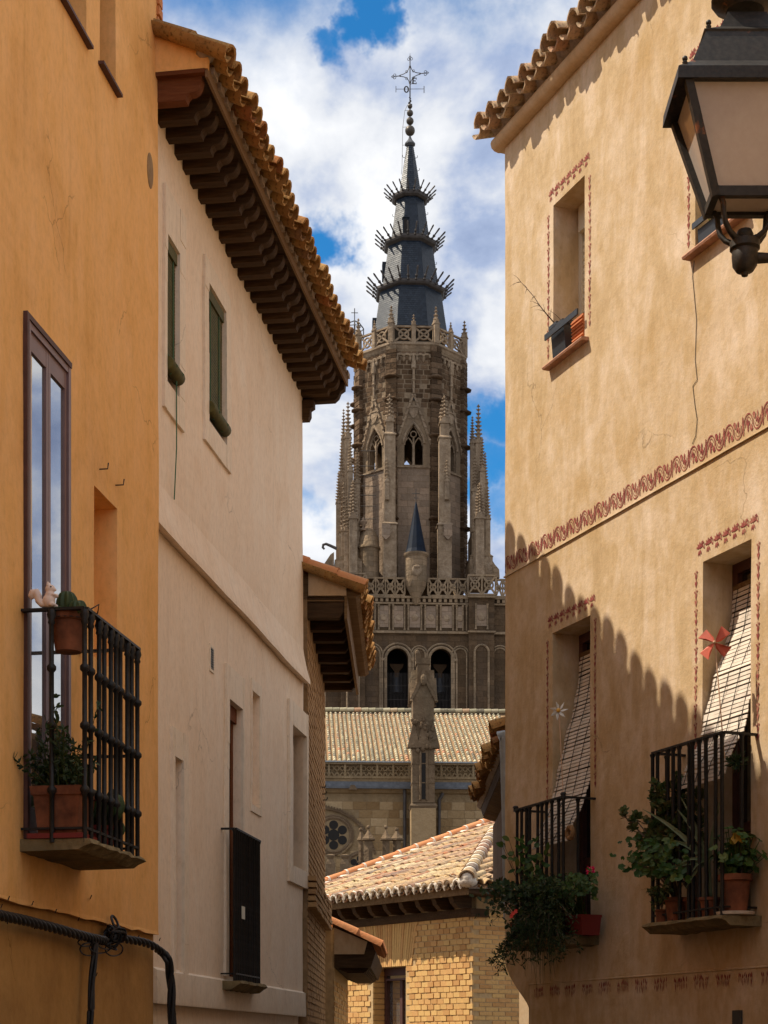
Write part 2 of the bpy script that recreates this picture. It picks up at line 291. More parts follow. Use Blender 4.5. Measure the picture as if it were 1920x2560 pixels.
def slate(name, c1, c2):
    m, t = newmat(name); r = rnd(t, 'island'); v = coords(t); n = tnoise(t, v, 1.2, 6, 0.65); st = tnoise(t, coords(t, (3, 3, 0.3)), 1.0, 4, 0.6)
    c = t.ramp(t.math('ADD', t.math('MULTIPLY', r, 0.6), t.math('MULTIPLY', n, 0.4)), [(0.2, c1), (0.8, c2)]).outputs[0]
    c = t.mix(t.math('MULTIPLY', t.ramp(st, [(0.58, (0, 0, 0)), (0.72, (1, 1, 1))]).outputs[0], 0.3), c, (0.05, 0.05, 0.05))
    finish(t, c, 0.34, n, 0.15, 0.02, spec=0.32)
slate('slate', (0.008, 0.014, 0.024), (0.020, 0.029, 0.044))
flat('slate_base', (0.012, 0.018, 0.028), 0.6, spec=0.25, var=0.2, nscale=2)
flat('slate_cone', (0.004, 0.009, 0.020), 0.6, spec=0.15, var=0.35, nscale=2.2)

def leaf_mat(name, c1, c2, c3, how='island'):
    m, t = newmat(name); c = t.ramp(rnd(t, how), [(0.0, c1), (0.6, c2), (1.0, c3)]).outputs[0]
    d = t.n('ShaderNodeBsdfPrincipled', Roughness=0.5); t.set(d.inputs['Base Color'], c); d.inputs['Specular IOR Level'].default_value = 0.3
    tr = t.n('ShaderNodeBsdfTranslucent', Color=c)
    t.n('ShaderNodeOutputMaterial', Surface=t.n('ShaderNodeMixShader', i0=0.25, i1=d.outputs[0], i2=tr.outputs[0]))
leaf_mat('leaf_geranium', (0.022, 0.058, 0.010), (0.042, 0.095, 0.016), (0.10, 0.13, 0.025))
leaf_mat('leaf_jade', (0.04, 0.07, 0.02), (0.07, 0.10, 0.028), (0.13, 0.10, 0.035))
leaf_mat('leaf_aloe', (0.10, 0.13, 0.06), (0.14, 0.16, 0.08), (0.17, 0.18, 0.10))
leaf_mat('leaf_dark', (0.018, 0.035, 0.012), (0.03, 0.055, 0.018), (0.05, 0.07, 0.02))
leaf_mat('leaf_cactus', (0.03, 0.055, 0.02), (0.045, 0.075, 0.025), (0.06, 0.085, 0.03))
leaf_mat('leaf_yellow', (0.42, 0.30, 0.03), (0.46, 0.26, 0.03), (0.4, 0.34, 0.05))
leaf_mat('leaf_bright', (0.10, 0.22, 0.02), (0.16, 0.30, 0.03), (0.28, 0.34, 0.04))
def ground_mat():
    m, t = newmat('cobbles'); v = coords(t, (1, 1, 1)); vo = t.n('ShaderNodeTexVoronoi', Vector=v, Scale=9.0)
    c = t.ramp(tnoise(t, v, 2.0), [(0.3, (0.06, 0.05, 0.04)), (0.7, (0.12, 0.10, 0.075))]).outputs[0]
    finish(t, c, 0.9, vo.outputs['Distance'], 0.5, 0.03)
ground_mat()

# ---------------------------------------------------------------- mesh helpers
class MB:
    """collects faces; build() links them as one mesh object"""
    def __init__(s): s.v = []; s.f = []
    def add(s, vs, fs, M=None):
        o = len(s.v)
        s.v.extend([tuple(M @ Vector(p)) for p in vs] if M is not None else [tuple(p) for p in vs])
        s.f.extend([tuple(i + o for i in f) for f in fs]); return s
    def box(s, x0, x1, y0, y1, z0, z1, M=None, back=True):
        vs = [(x0, y0, z0), (x1, y0, z0), (x1, y1, z0), (x0, y1, z0), (x0, y0, z1), (x1, y0, z1), (x1, y1, z1), (x0, y1, z1)]
        fs = [(0, 3, 2, 1), (4, 5, 6, 7), (0, 1, 5, 4), (1, 2, 6, 5), (2, 3, 7, 6), (3, 0, 4, 7)]
        if not back: fs.pop(4)
        return s.add(vs, fs, M)
    def bar(s, a, b, w, h=None, up=(0, 0, 1)):
        """rectangular bar from a to b, w across, h in the 'up' sense"""
        a = Vector(a); b = Vector(b); h = h or w; d = (b - a); L = d.length
        if L < 1e-6: return s
        d.normalize(); u = Vector(up)
        if abs(d.dot(u)) > 0.98: u = Vector((1, 0, 0))
        sx = d.cross(u).normalized(); uz = sx.cross(d)
        vs = []
        for p in (a, b):
            for i, j in ((-1, -1), (1, -1), (1, 1), (-1, 1)): vs.append(p + sx * i * w / 2 + uz * j * h / 2)
        return s.add(vs, [(0, 1, 2, 3), (7, 6, 5, 4), (0, 4, 5, 1), (1, 5, 6, 2), (2, 6, 7, 3), (3, 7, 4, 0)])
    def tube(s, pts, r, n=8, caps=True, closed=False):
        pts = [Vector(p) for p in pts]; k = len(pts)
        rs = r if isinstance(r, (list, tuple)) else [r] * k
        tang = []
        for i in range(k):
            a = pts[(i - 1) % k] if closed or i > 0 else pts[i]; b = pts[(i + 1) % k] if closed or i < k - 1 else pts[i]
            t = (b - a); tang.append(t.normalized() if t.length > 1e-9 else Vector((0, 0, 1)))
        t0 = tang[0]; ref = Vector((0, 0, 1)) if abs(t0.z) < 0.9 else Vector((1, 0, 0))
        nx = t0.cross(ref).normalized(); vs = []
        for i in range(k):
            if i: nx = (nx - tang[i] * nx.dot(tang[i])); nx = nx.normalized() if nx.length > 1e-6 else tang[i].orthogonal().normalized()
            by = tang[i].cross(nx)
            for j in range(n):
                a = 2 * math.pi * j / n; vs.append(pts[i] + (nx * math.cos(a) + by * math.sin(a)) * rs[i])
        fs = []
        for i in range(k if closed else k - 1):
            for j in range(n):
                a = i * n + j; b = i * n + (j + 1) % n; c = ((i + 1) % k) * n + (j + 1) % n; d = ((i + 1) % k) * n + j
                fs.append((a, b, c, d))
        if caps and not closed: fs.append(tuple(range(n - 1, -1, -1))); fs.append(tuple((k - 1) * n + j for j in range(n)))
        return s.add(vs, fs)
    def lathe(s, prof, n=12, c=(0, 0, 0), phase=0.0, M=None, sy=1.0):
        vs = []; fs = []; k = len(prof)
        for (r, z) in prof:
            for j in range(n):
                a = 2 * math.pi * (j + phase) / n; vs.append((c[0] + r * math.cos(a), c[1] + r * sy * math.sin(a), c[2] + z))
        for i in range(k - 1):
            for j in range(n): fs.append((i * n + j, i * n + (j + 1) % n, (i + 1) * n + (j + 1) % n, (i + 1) * n + j))
        fs.append(tuple(range(n - 1, -1, -1))); fs.append(tuple((k - 1) * n + j for j in range(n)))
        return s.add(vs, fs, M)
    def prism(s, poly, a0, a1, plane='xz', M=None):
        """extrude a polygon: plane xz -> along y, yz -> along x, xy -> along z"""
        n = len(poly); mk = {'xz': lambda p, t: (p[0], t, p[1]), 'yz': lambda p, t: (t, p[0], p[1]), 'xy': lambda p, t: (p[0], p[1], t)}[plane]
        vs = [mk(p, a0) for p in poly] + [mk(p, a1) for p in poly]
        fs = [tuple(range(n)), tuple(range(2 * n - 1, n - 1, -1))] + [(i, (i + 1) % n + 0, (i + 1) % n + n, i + n)[::-1] for i in range(n)]
        return s.add(vs, fs, M)
    def ball(s, c, r, n=10, m=7, sc=(1, 1, 1), M=None):
        prof = [(max(1e-4, math.sin(math.pi * i / m)) * r, -math.cos(math.pi * i / m) * r) for i in range(m + 1)]
        vs = []; fs = []
        for (q, z) in prof:
            for j in range(n):
                a = 2 * math.pi * j / n; vs.append((c[0] + q * math.cos(a) * sc[0], c[1] + q * math.sin(a) * sc[1], c[2] + z * sc[2]))
        for i in range(m):
            for j in range(n): fs.append((i * n + j, i * n + (j + 1) % n, (i + 1) * n + (j + 1) % n, (i + 1) * n + j))
        return s.add(vs, fs, M)
    def quad(s, *p): return s.add(p, [tuple(range(len(p)))])
    def mesh(s, name, mat=None, smooth=None):
        me = bpy.data.meshes.new(name); me.from_pydata(s.v, [], s.f)
        import bmesh
        bm = bmesh.new(); bm.from_mesh(me); bmesh.ops.recalc_face_normals(bm, faces=bm.faces); bm.to_mesh(me); bm.free()
        if mat: me.materials.append(MATS[mat])
        if smooth is not None:
            me.polygons.foreach_set('use_smooth', [True] * len(me.polygons)); me.set_sharp_from_angle(angle=R(smooth))
        me.update(); return me
    def build(s, name, mat, parent=None, smooth=None, kind=None, label=None):
        o = bpy.data.objects.new(name, s.mesh(name, mat, smooth)); col.objects.link(o)
        if parent is not None: o.parent = parent
        if kind: o['kind'] = kind
        if label: o['label'] = label
        return o

def tag(o, label=None, cat=None, group=None, kind=None):
    if label: o['label'] = label
    if cat: o['category'] = cat
    if group: o['group'] = group
    if kind: o['kind'] = kind
    return o
def thing(name, label, cat, loc=(0, 0, 0), rotz=0.0, group=None):
    o = bpy.data.objects.new(name, None); col.objects.link(o); o.empty_display_size = 0.2
    o.location = loc; o.rotation_euler = (0, 0, rotz); return tag(o, label, cat, group)
def put(name, me, parent, M):
    o = bpy.data.objects.new(name, me); col.objects.link(o); o.parent = parent; o.matrix_local = M; return o
def frame_m(loc, X, Y, Z):
    X = Vector(X); Y = Vector(Y); Z = Vector(Z)
    return Matrix(((X.x, Y.x, Z.x, loc[0]), (X.y, Y.y, Z.y, loc[1]), (X.z, Y.z, Z.z, loc[2]), (0, 0, 0, 1)))
def at(u, v, Y):
    return Vector(((u - 960) / FOC * Y, Y, EYE + (HZ - v) / FOC * Y))

class Fr:
    """frame of a facade: local x along the wall, local y out of the wall, z up from the street"""
    def __init__(s, ox, oy, nx, ny):
        l = math.hypot(nx, ny); s.o = Vector((ox, oy)); s.nn = Vector((nx / l, ny / l)); s.a = Vector((s.nn.y, -s.nn.x))
        s.rot = math.atan2(s.a.y, s.a.x)
    def px(s, u, v, y=0.0):
        r = Vector(((u - 960) / FOC, 1.0)); p = s.o + s.nn * y
        t = p.dot(s.nn) / r.dot(s.nn); q = r * t - s.o
        return q.dot(s.a), EYE + (HZ - v) / FOC * t
    def x(s, u, y=0.0): return s.px(u, 0, y)[0]
    def z(s, u, v, y=0.0): return s.px(u, v, y)[1]
    def out(s, u, x):
        """distance out of the wall at which local x lies on image column u"""
        r = Vector(((u - 960) / FOC, 1.0)); b = s.o + s.a * x
        # b + n*y parallel to r
        den = s.nn.x * r.y - s.nn.y * r.x
        return (b.y * r.x - b.x * r.y) / den
    def world(s, x, y, z):
        p = s.o + s.a * x + s.nn * y; return Vector((p.x, p.y, z))
    def empty(s, name, label, cat): return thing(name, label, cat, (s.o.x, s.o.y, 0), s.rot)

def wob(x, z, amp, seed=0.0):
    return amp * (noise.noise(Vector((x * 0.9 + seed, z * 0.7, seed))) + 0.45 * noise.noise(Vector((x * 3.1, z * 2.3 + seed, seed * 2))))
def wall_sheet(name, mat, parent, x0, x1, z0, z1, holes, y=0.0, amp=0.0, seed=0.0, step=0.16, ret=None, ends=(0, 0), top=True):
    """plaster wall with real openings. holes: (xa, xb, za, zb, depth). ends: depth of the returns at x0 and x1"""
    def cuts(lo, hi, pts):
        pts = sorted(set([lo, hi] + [p for p in pts if lo < p < hi])); out = []
        for a, b in zip(pts[:-1], pts[1:]):
            k = max(1, int(math.ceil((b - a) / step))); out += [a + (b - a) * i / k for i in range(k)]
        return out + [hi]
    xs = cuts(x0, x1, [h[i] for h in holes for i in (0, 1)]); zs = cuts(z0, z1, [h[i] for h in holes for i in (2, 3)])
    mb = MB(); idx = {}
    Y = lambda x, z: y + wob(x, z, amp, seed)
    def V(i, j, dep=None):
        k = (i, j, dep)
        if k not in idx:
            idx[k] = len(mb.v); yy = Y(xs[i], zs[j]); mb.v.append((xs[i], yy if dep is None else y - dep, zs[j]))
        return idx[k]
    def inside(x, z):
        for h in holes:
            if h[0] - 1e-6 < x < h[1] + 1e-6 and h[2] - 1e-6 < z < h[3] + 1e-6: return True
        return False
    for i in range(len(xs) - 1):
        for j in range(len(zs) - 1):
            if not inside((xs[i] + xs[i + 1]) / 2, (zs[j] + zs[j + 1]) / 2):
                mb.f.append((V(i, j), V(i + 1, j), V(i + 1, j + 1), V(i, j + 1)))
    fi = lambda arr, val: min(range(len(arr)), key=lambda k: abs(arr[k] - val))
    for (xa, xb, za, zb, dep) in holes:
        ia, ib, ja, jb = fi(xs, max(xa, x0)), fi(xs, min(xb, x1)), fi(zs, max(za, z0)), fi(zs, min(zb, z1))
        for i in range(ia, ib):
            for j in (ja, jb): mb.f.append((V(i, j), V(i + 1, j), V(i + 1, j, dep), V(i, j, dep)))
        for j in range(ja, jb):
            for i in (ia, ib): mb.f.append((V(i, j), V(i, j + 1), V(i, j + 1, dep), V(i, j, dep)))
        mb.f.append((V(ia, ja, dep), V(ib, ja, dep), V(ib, jb, dep), V(ia, jb, dep)))
    for i, e in ((0, ends[0]), (len(xs) - 1, ends[1])):
        if e:
            for j in range(len(zs) - 1): mb.f.append((V(i, j), V(i, j + 1), V(i, j + 1, e), V(i, j, e)))
    if top and max(ends):
        e = max(ends); j = len(zs) - 1
        for i in range(len(xs) - 1): mb.f.append((V(i, j), V(i + 1, j), V(i + 1, j, e), V(i, j, e)))
    return mb.build(name, mat, parent, smooth=40)

def tile_mesh(name, mat, L=0.42, r0=0.092, r1=0.074, th=0.014, seg=7, arc=R(176), jag=0.0):
    """curved clay roof tile, axis +y, lower (wide) end at y=0, arching up in z"""
    mb = MB(); rng = random.Random(hash(name) % 999)
    rings = []
    for (yy, r) in ((0.0, r0), (L, r1)):
        for rad in (r, r - th):
            ring = []
            for i in range(seg + 1):
                a = math.pi / 2 - arc / 2 + arc * i / seg
                ring.append((math.cos(a) * rad, yy + (rng.uniform(0, jag) if yy == 0 else 0), math.sin(a) * rad))
            rings.append(ring)
    vs = [p for r in rings for p in r]; n = seg + 1; fs = []
    o0, i0, o1, i1 = 0, n, 2 * n, 3 * n
    for i in range(seg):
        fs += [(o0 + i, o1 + i, o1 + i + 1, o0 + i + 1), (i0 + i, i0 + i + 1, i1 + i + 1, i1 + i), (o0 + i, o0 + i + 1, i0 + i + 1, i0 + i), (o1 + i, i1 + i, i1 + i + 1, o1 + i + 1)]
    fs += [(o0, i0, i1, o1), (o0 + seg, o1 + seg, i1 + seg, i0 + seg)]
    mb.add(vs, fs); return mb.mesh(name, mat, smooth=35)

def lay_tiles(parent, me_cover, me_chan, x0, n, pitch, edge, slope, rows, gauge=0.30, jit=1.0, up=(0, -1), rng=None, chan_drop=-0.045, lift=0.0, name='roof_tile', xdir=1.0, skip_chan=False):
    """lay columns of cover and channel tiles. edge(x) -> (y, z) of the eave line; up-slope is -y in the parent's frame"""
    rng = rng or random.Random(3); c, s_ = math.cos(slope), math.sin(slope)
    X0, Y0, Z0 = Vector((-1, 0, 0)), Vector((0, -c, s_)), Vector((0, s_, c))
    for k in range(n):
        x = x0 + xdir * pitch * k
        for r in range(rows):
            for kind in ((0,) if skip_chan else (0, 1)):
                xx = x + (pitch / 2 if kind else 0) + rng.uniform(-.008, .008) * jit
                ey, ez = edge(xx)
                d = r * gauge + rng.uniform(-.02, .02) * jit + (0.02 if kind else 0)
                base = Vector((xx, ey, ez)) + Y0 * d + Z0 * ((-chan_drop if kind else 0.028) + lift + r * 0.002)
                tw = rng.uniform(-R(2.5), R(2.5)) * jit; tilt = R(2.2) + rng.uniform(-R(1), R(1)) * jit
                M = frame_m(base, X0, Y0, Z0) @ Matrix.Rotation(tw, 4, 'Z') @ Matrix.Rotation(-tilt if not kind else -tilt, 4, 'X')
                if kind: M = M @ Matrix.Rotation(math.pi, 4, 'Y')
                put(name, me_chan if kind else me_cover, parent, M)

def ribbon(mb, pts, w0, w1, y, xf):
    """flat tapered stroke in a wall plane; xf maps (a, b) in the pattern to (x, z)"""
    k = len(pts); L = []; Rr = []
    for i in range(k):
        a = Vector(pts[max(0, i - 1)]); b = Vector(pts[min(k - 1, i + 1)]); t = (b - a); t = t.normalized() if t.length > 1e-9 else Vector((1, 0))
        nrm = Vector((-t.y, t.x)); w_ = (w0 + (w1 - w0) * i / (k - 1)) / 2
        p = Vector(pts[i]); L.append(p + nrm * w_); Rr.append(p - nrm * w_)
    vs = []
    for p in L + Rr:
        x, z = xf(p.x, p.y); vs.append((x, y(x, z), z))
    mb.add(vs, [(i, i + 1, k + i + 1, k + i) for i in range(k - 1)])
def petal(mb, c, ang, ln, wd, y, xf):
    ca, sa = math.cos(ang), math.sin(ang); vs = []
    for (a, b) in ((0, 0), (.3, .42), (.62, .45), (1, 0), (.62, -.45), (.3, -.42)):
        x, z = xf(c[0] + ca * a * ln - sa * b * wd, c[1] + sa * a * ln + ca * b * wd); vs.append((x, y(x, z), z))
    mb.add(vs, [tuple(range(6))])
def arcp(cx, cy, r, a0, a1, n=7, ry=None):
    ry = ry or r
    return [(cx + r * math.cos(R(a0 + (a1 - a0) * i / (n - 1))), cy + ry * math.sin(R(a0 + (a1 - a0) * i / (n - 1)))) for i in range(n)]

# ---------------------------------------------------------------- setting: the ground
g = MB()
g.quad((-1500, -200, 0), (1500, -200, 0), (1500, 2500, 0), (-1500, 2500, 0))
tag(g.build('ground', 'cobbles'), kind='structure')

# ---------------------------------------------------------------- shared part builders
def balcony(parent, xa, xb, d, zs, th, zr, nb, side_near, bar_r=0.011, knots=(), square=True, side_far=0, slab_over=0.05, slab_side=0.06, mat='iron_black', post_h=0.0, slab_mat='balcony_stone', label=None, collar=False):
    """stone slab with an iron railing: every bar is a piece of its own"""
    lo, hi = min(xa, xb), max(xa, xb)
    sl = MB(); rng = random.Random(int(abs(xa) * 997))
    n = 14; prof = [(0.0, zs), (d + slab_over, zs), (d + slab_over + 0.012, zs - th * 0.35), (d + slab_over - 0.03, zs - th * 0.7), (d + slab_over - 0.06, zs - th), (0.0, zs - th * 1.1)]
    vs = []; k = len(prof)
    for i in range(n + 1):
        x = lo - slab_side + (hi - lo + 2 * slab_side) * i / n
        for j, (yy, zz) in enumerate(prof): vs.append((x, yy + (rng.uniform(-.008, .008) if j in (1, 2, 3) else -0.05 if yy == 0 else 0), zz + (rng.uniform(-.006, .006) if j else 0)))
    fs = [tuple(range(k))[::-1], tuple(n * k + j for j in range(k))]
    for i in range(n):
        for j in range(k): fs.append((i * k + j, i * k + (j + 1) % k, (i + 1) * k + (j + 1) % k, (i + 1) * k + j))
    sl.add(vs, fs); slab = sl.build('balcony', slab_mat, parent, label=label)
    rl = MB()
    rl.bar((xa, d, zr), (xb, d, zr), 0.034, 0.014); rl.bar((xa, -0.03, zr), (xa, d, zr), 0.034, 0.014); rl.bar((xb, -0.03, zr), (xb, d, zr), 0.034, 0.014)
    zb = zs + 0.055
    rl.build('handrail', mat, slab); rl = MB()
    rl.bar((xa, d, zb), (xb, d, zb), 0.022, 0.012); rl.bar((xa, -0.03, zb), (xa, d, zb), 0.022, 0.012); rl.bar((xb, -0.03, zb), (xb, d, zb), 0.022, 0.012)
    rl.build('bottom_rail', mat, slab)
    prof = [(bar_r, zs - 0.02), (bar_r, zr - 0.045)]
    if collar: prof = [(bar_r, zs - 0.02), (bar_r, zr - 0.085), (bar_r * 1.5, zr - 0.075), (bar_r * 1.2, zr - 0.06), (bar_r * 1.9, zr - 0.035), (bar_r * 1.4, zr - 0.008)]
    else: prof = [(bar_r, zs - 0.02), (bar_r, zr - 0.03), (bar_r * 1.5, zr - 0.015), (bar_r * 1.5, zr - 0.007)]
    if knots:
        pts = [prof[0]]
        for kk in sorted(knots):
            zz = zs + (zr - zs) * kk
            pts += [(bar_r, zz - 0.022), (bar_r * 1.9, zz - 0.008), (bar_r * 1.9, zz + 0.008), (bar_r, zz + 0.022)]
        prof = pts + prof[1:]
    me = MB().lathe(prof, 8).mesh('bar', mat, smooth=50)
    spots = [(xa + (xb - xa) * i / (nb - 1), d) for i in range(nb)]
    spots += [(xa, d * (i + 1) / (side_near + 1)) for i in range(side_near)] + [(xb, d * (i + 1) / (side_far + 1)) for i in range(side_far)]
    for (x, y) in spots:
        put('bar', me, slab, Matrix.Translation((x + rng.uniform(-.004, .004), y, 0)) @ Matrix.Rotation(rng.uniform(-.008, .008), 4, 'Y'))
    if post_h:
        pm = MB().lathe([(bar_r * 1.5, zr - 0.01), (bar_r * 1.5, zr + post_h * .5), (bar_r * 2.1, zr + post_h * .6), (bar_r * 1.2, zr + post_h)], 8)
        p2 = pm.mesh('knob', mat)
        for x in (xa, xb): put('knob', p2, slab, Matrix.Translation((x, d, 0)))
    return slab

def hanging_blind(parent, x0, x1, prof, pitch, mat, cords, name='slatted_blind'):
    """slatted blind along a profile of (y, z) points; each slat is a piece of its own"""
    seg = []; P = [Vector(p) for p in prof]
    L = [0.0]
    for a, b in zip(P[:-1], P[1:]): L.append(L[-1] + (b - a).length)
    def atl(s):
        for i in range(len(P) - 1):
            if s <= L[i + 1] or i == len(P) - 2:
                t = (s - L[i]) / (L[i + 1] - L[i]); d = (P[i + 1] - P[i]).normalized(); return P[i].lerp(P[i + 1], t), d
    head = MB().tube([(x0, P[0].x, P[0].y), (x1, P[0].x, P[0].y)], 0.022, 8)
    root = head.build(name, 'wood_warm', parent)
    w_ = abs(x1 - x0); me = MB().box(-w_ / 2, w_ / 2, -0.003, 0.003, -pitch * 0.36, pitch * 0.36).mesh('slat', mat)
    n = int(L[-1] / pitch); rng = random.Random(int(w_ * 1000))
    for i in range(1, n):
        p, d = atl(i * pitch)
        X = Vector((1, 0, 0)); Z = Vector((0, -d.x, -d.y)); Y = Z.cross(X)
        put('slat', me, root, frame_m(((x0 + x1) / 2 + rng.uniform(-.005, .005), p.x + .006 * math.sin(i * .7), p.y + .002 * math.sin(i * 1.7)), X, Y, Z) @ Matrix.Rotation(rng.uniform(-.014, .014), 4, 'Y') @ Matrix.Rotation(rng.uniform(-.12, .12), 4, 'X'))
    cd = MB()
    for c in cords:
        pts = []
        for i in range(0, int(L[-1] / 0.06) + 1):
            p, d = atl(min(L[-1], i * 0.06)); nrm = Vector((-d.y, d.x)); pts.append((x0 + (x1 - x0) * c, p.x + abs(nrm.x) * 0.006 + 0.003, p.y + nrm.y * 0.004))
        cd.tube(pts, 0.0028, 5)
    cd.build('cord', 'blind_cord', root)
    return root

# ================================================================ RIGHT HOUSE
RW = Fr(1.007, 14.29, -0.926, -0.378)
rh = RW.empty('plastered_house', 'tall sunlit ochre plaster house with painted maroon borders beside the lantern', 'house')
AMP, SEED = 0.007, 3.1
RY = lambda x, z: wob(x, z, AMP, SEED)
ZT = 9.14
def hole(ul, ur, vt_l, vb_l, dep=0.28, ub=None):
    xl, zt = RW.px(ul, vt_l); xr = RW.x(ur); zb = RW.z(ub or ul, vb_l)
    return [min(xl, xr), max(xl, xr), zb, zt, dep]
w1 = hole(1383, 1462, 514, 908); w2 = hole(1738, 1862, 300, 628); w2[3] = w1[3]; w2[2] = w1[2]
d1 = hole(1381, 1476, 1545, 2345, 0.30); d2 = hole(1756, 1877, 1449, 2290, 0.30); d2[3] = (d1[3] + d2[3]) / 2; d1[3] = d2[3]
ZC = RW.z(1285, 2395)
wall_sheet('wall', 'plaster_right', rh, -7.0, 0.0, ZC, ZT, [w1, w2, d1, d2], 0, AMP, SEED, 0.14, ends=(5.0, 5.0))
XCH = RW.x(1322)
wall_sheet('wall', 'plaster_right', rh, -7.0, XCH, 0.0, ZC, [], 0, AMP, SEED, 0.2, ends=(0, 0), top=False)
# chamfered foot of the corner with a curved corbel
cb = MB(); ks = 9
for k in range(ks):
    t0, t1 = k / ks, (k + 1) / ks; fx = lambda t: XCH * (1 - math.sin(t * math.pi / 2) ** 1.3) if t > 0 else XCH
    za, zb = ZC - 0.42 * (1 - t0), ZC - 0.42 * (1 - t1); xa, xb = fx(t0), fx(t1)
    cb.quad((XCH, RY(XCH, za), za), (xa, RY(xa, za), za), (xb, RY(xb, zb), zb), (XCH, RY(XCH, zb), zb))
    cb.quad((xa, RY(xa, za), za), (xa, -0.4, za), (xb, -0.4, zb), (xb, RY(xb, zb), zb))
cb.quad((XCH, 0, 0), (XCH + .03, -1.6, 0), (XCH + .03, -1.6, ZC), (XCH, 0, ZC))
cb.build('corner_corbel', 'plaster_right', rh, smooth=50)
# cornice under the tiles
cp = [(0.0, 9.125), (0.022, 9.12), (0.060, 9.128), (0.086, 9.150), (0.095, 9.185), (0.086, 9.21), (0.052, 9.225), (0.06, 9.30), (-0.4, 9.36), (-0.4, 9.125)]
MB().prism(cp, -7.0, 0.085, 'yz').build('cornice', 'plaster_cream', rh, smooth=45)
rf = MB(); sl = R(17)
rf.prism([(0.12, 9.30), (-5.0, 9.30 + 5.12 * math.tan(sl)), (-5.0, 9.24 + 5.12 * math.tan(sl)), (0.05, 9.235)], -7.0, 0.06, 'yz')
roof_r = rf.build('roof', 'mortar_grey', rh)
tm = tile_mesh('aged_cover', 'tile_aged', 0.42, 0.092, 0.076, 0.015, 7, R(174), 0.014); tc = tile_mesh('aged_channel', 'tile_aged', 0.42, 0.082, 0.070, 0.014, 6, R(150), 0.014)
lay_tiles(roof_r, tm, tc, 0.03, 27, 0.196, lambda x: (0.228 + 0.02 * math.sin(x * 9), 9.255 + 0.012 * math.sin(x * 5 + 1)), sl, 2, 0.31, 1.3, rng=random.Random(5), xdir=-1.0, name='roof_tile', chan_drop=-0.03)
mr = MB(); rg = random.Random(12)
for k in range(27):   # mortar packed under the cover tiles
    x = 0.03 - 0.196 * k; mr.ball((x + rg.uniform(-.01, .01), 0.06, 9.33), 0.08, 8, 5, (1.0, 0.7, 0.7))
mr.build('mortar_bedding', 'mortar_grey', roof_r, smooth=60, kind='stuff')

# painted borders (flat print on the plaster)
def paint(name, fn):
    mb = MB(); fn(mb); return mb.build(name, 'paint_maroon', rh)
PY = lambda x, z: RY(x, z) + 0.0035
def sprig(mb, xf):
    petal(mb, (0.5, 0.0), R(90), 0.42, 0.24, PY, xf); petal(mb, (0.5, 0.12), R(132), 0.36, 0.17, PY, xf); petal(mb, (0.5, 0.12), R(48), 0.36, 0.17, PY, xf)
    petal(mb, (0.52, 0.45), R(70), 0.30, 0.16, PY, xf); petal(mb, (0.46, 0.5), R(118), 0.34, 0.15, PY, xf)
    ribbon(mb, [(0.5, 0.3), (0.47, 0.6), (0.56, 0.8), (0.5, 1.0)], 0.10, 0.05, PY, xf); petal(mb, (0.6, 0.78), R(20), 0.24, 0.14, PY, xf)
    petal(mb, (0.42, 0.82), R(165), 0.26, 0.13, PY, xf)
def bouquet(mb, xf):
    for (cx, cy, a, l, w_) in ((.42, .35, 90, .5, .17), (.42, .4, 55, .42, .16), (.42, .4, 128, .42, .16), (.5, .45, 20, .36, .13), (.34, .45, 165, .34, .13),
                               (.46, .34, -60, .36, .13), (.38, .34, -115, .38, .13), (.42, .3, -88, .34, .12), (.72, .55, 75, .30, .12), (.74, .5, -40, .3, .11)):
        petal(mb, (cx, cy), R(a), l, w_, PY, xf)
    ribbon(mb, arcp(.74, .42, .22, 180, -20, 7, .34), 0.08, 0.04, PY, xf)
def frame_paint(h, zlo, side, off=0.055):
    def fn(mb):
        wv = 0.052; hz = 0.128
        for x in () if side == 2 else ((h[0] - off - wv / 2, h[1] + off + wv / 2)[side],):
            n = int((h[3] - 0.05 - zlo) / hz)
            for k in range(n):
                z0 = h[3] - 0.03 - (k + 1) * hz
                sprig(mb, lambda a, b, x=x, z0=z0: (x + (a - 0.5) * wv * 1.25, z0 + b * hz * 0.97))
        if side != 2: return
        n = max(4, int(round((h[1] - h[0] + 2 * off + wv) / 0.098))); L = h[1] - h[0] + 2 * off + wv
        for k in range(n):
            bouquet(mb, lambda a, b, k=k: (h[1] + off + wv / 2 - (k + a) * L / n, h[3] + 0.05 + b * 0.118))
    return fn
for h, zlo in ((w1, w1[2] - 0.05), (w2, w2[2] - 0.05), (d1, d1[3] - 1.45), (d2, d2[3] - 1.42)): [paint('painted_border', frame_paint(h, zlo, s)) for s in (0, 1, 2)]
ZF = RW.z(1264, 1440)
def frieze(mb):
    cell = 0.108; hgt = 0.128; zb = ZF + 0.022
    for k in range(int(6.9 / cell)):
        x0 = -0.005 - k * cell
        flip = k % 2
        def xf(a, b, x0=x0, flip=flip):
            if flip: a, b = 1 - a, 1 - b
            return x0 - a * cell, zb + b * hgt
        ribbon(mb, arcp(.50, .50, .46, 205, -15, 9, .50), 0.11, 0.05, PY, xf); ribbon(mb, arcp(.52, .44, .30, 190, 20, 7, .40), 0.07, 0.03, PY, xf)
        ribbon(mb, [(.04, .02), (.06, .3), (.02, .55)], 0.10, 0.05, PY, xf)
        petal(mb, (.50, .06), R(86), .44, .17, PY, xf); petal(mb, (.50, .38), R(120), .30, .17, PY, xf); petal(mb, (.52, .36), R(58), .32, .17, PY, xf); petal(mb, (.46, .52), R(90), .26, .15, PY, xf)
        petal(mb, (.92, .05), R(112), .42, .30, PY, xf); petal(mb, (.80, .08), R(20), .26, .14, PY, xf)
paint('painted_frieze', frieze)
ZG = RW.z(1322, 2459)
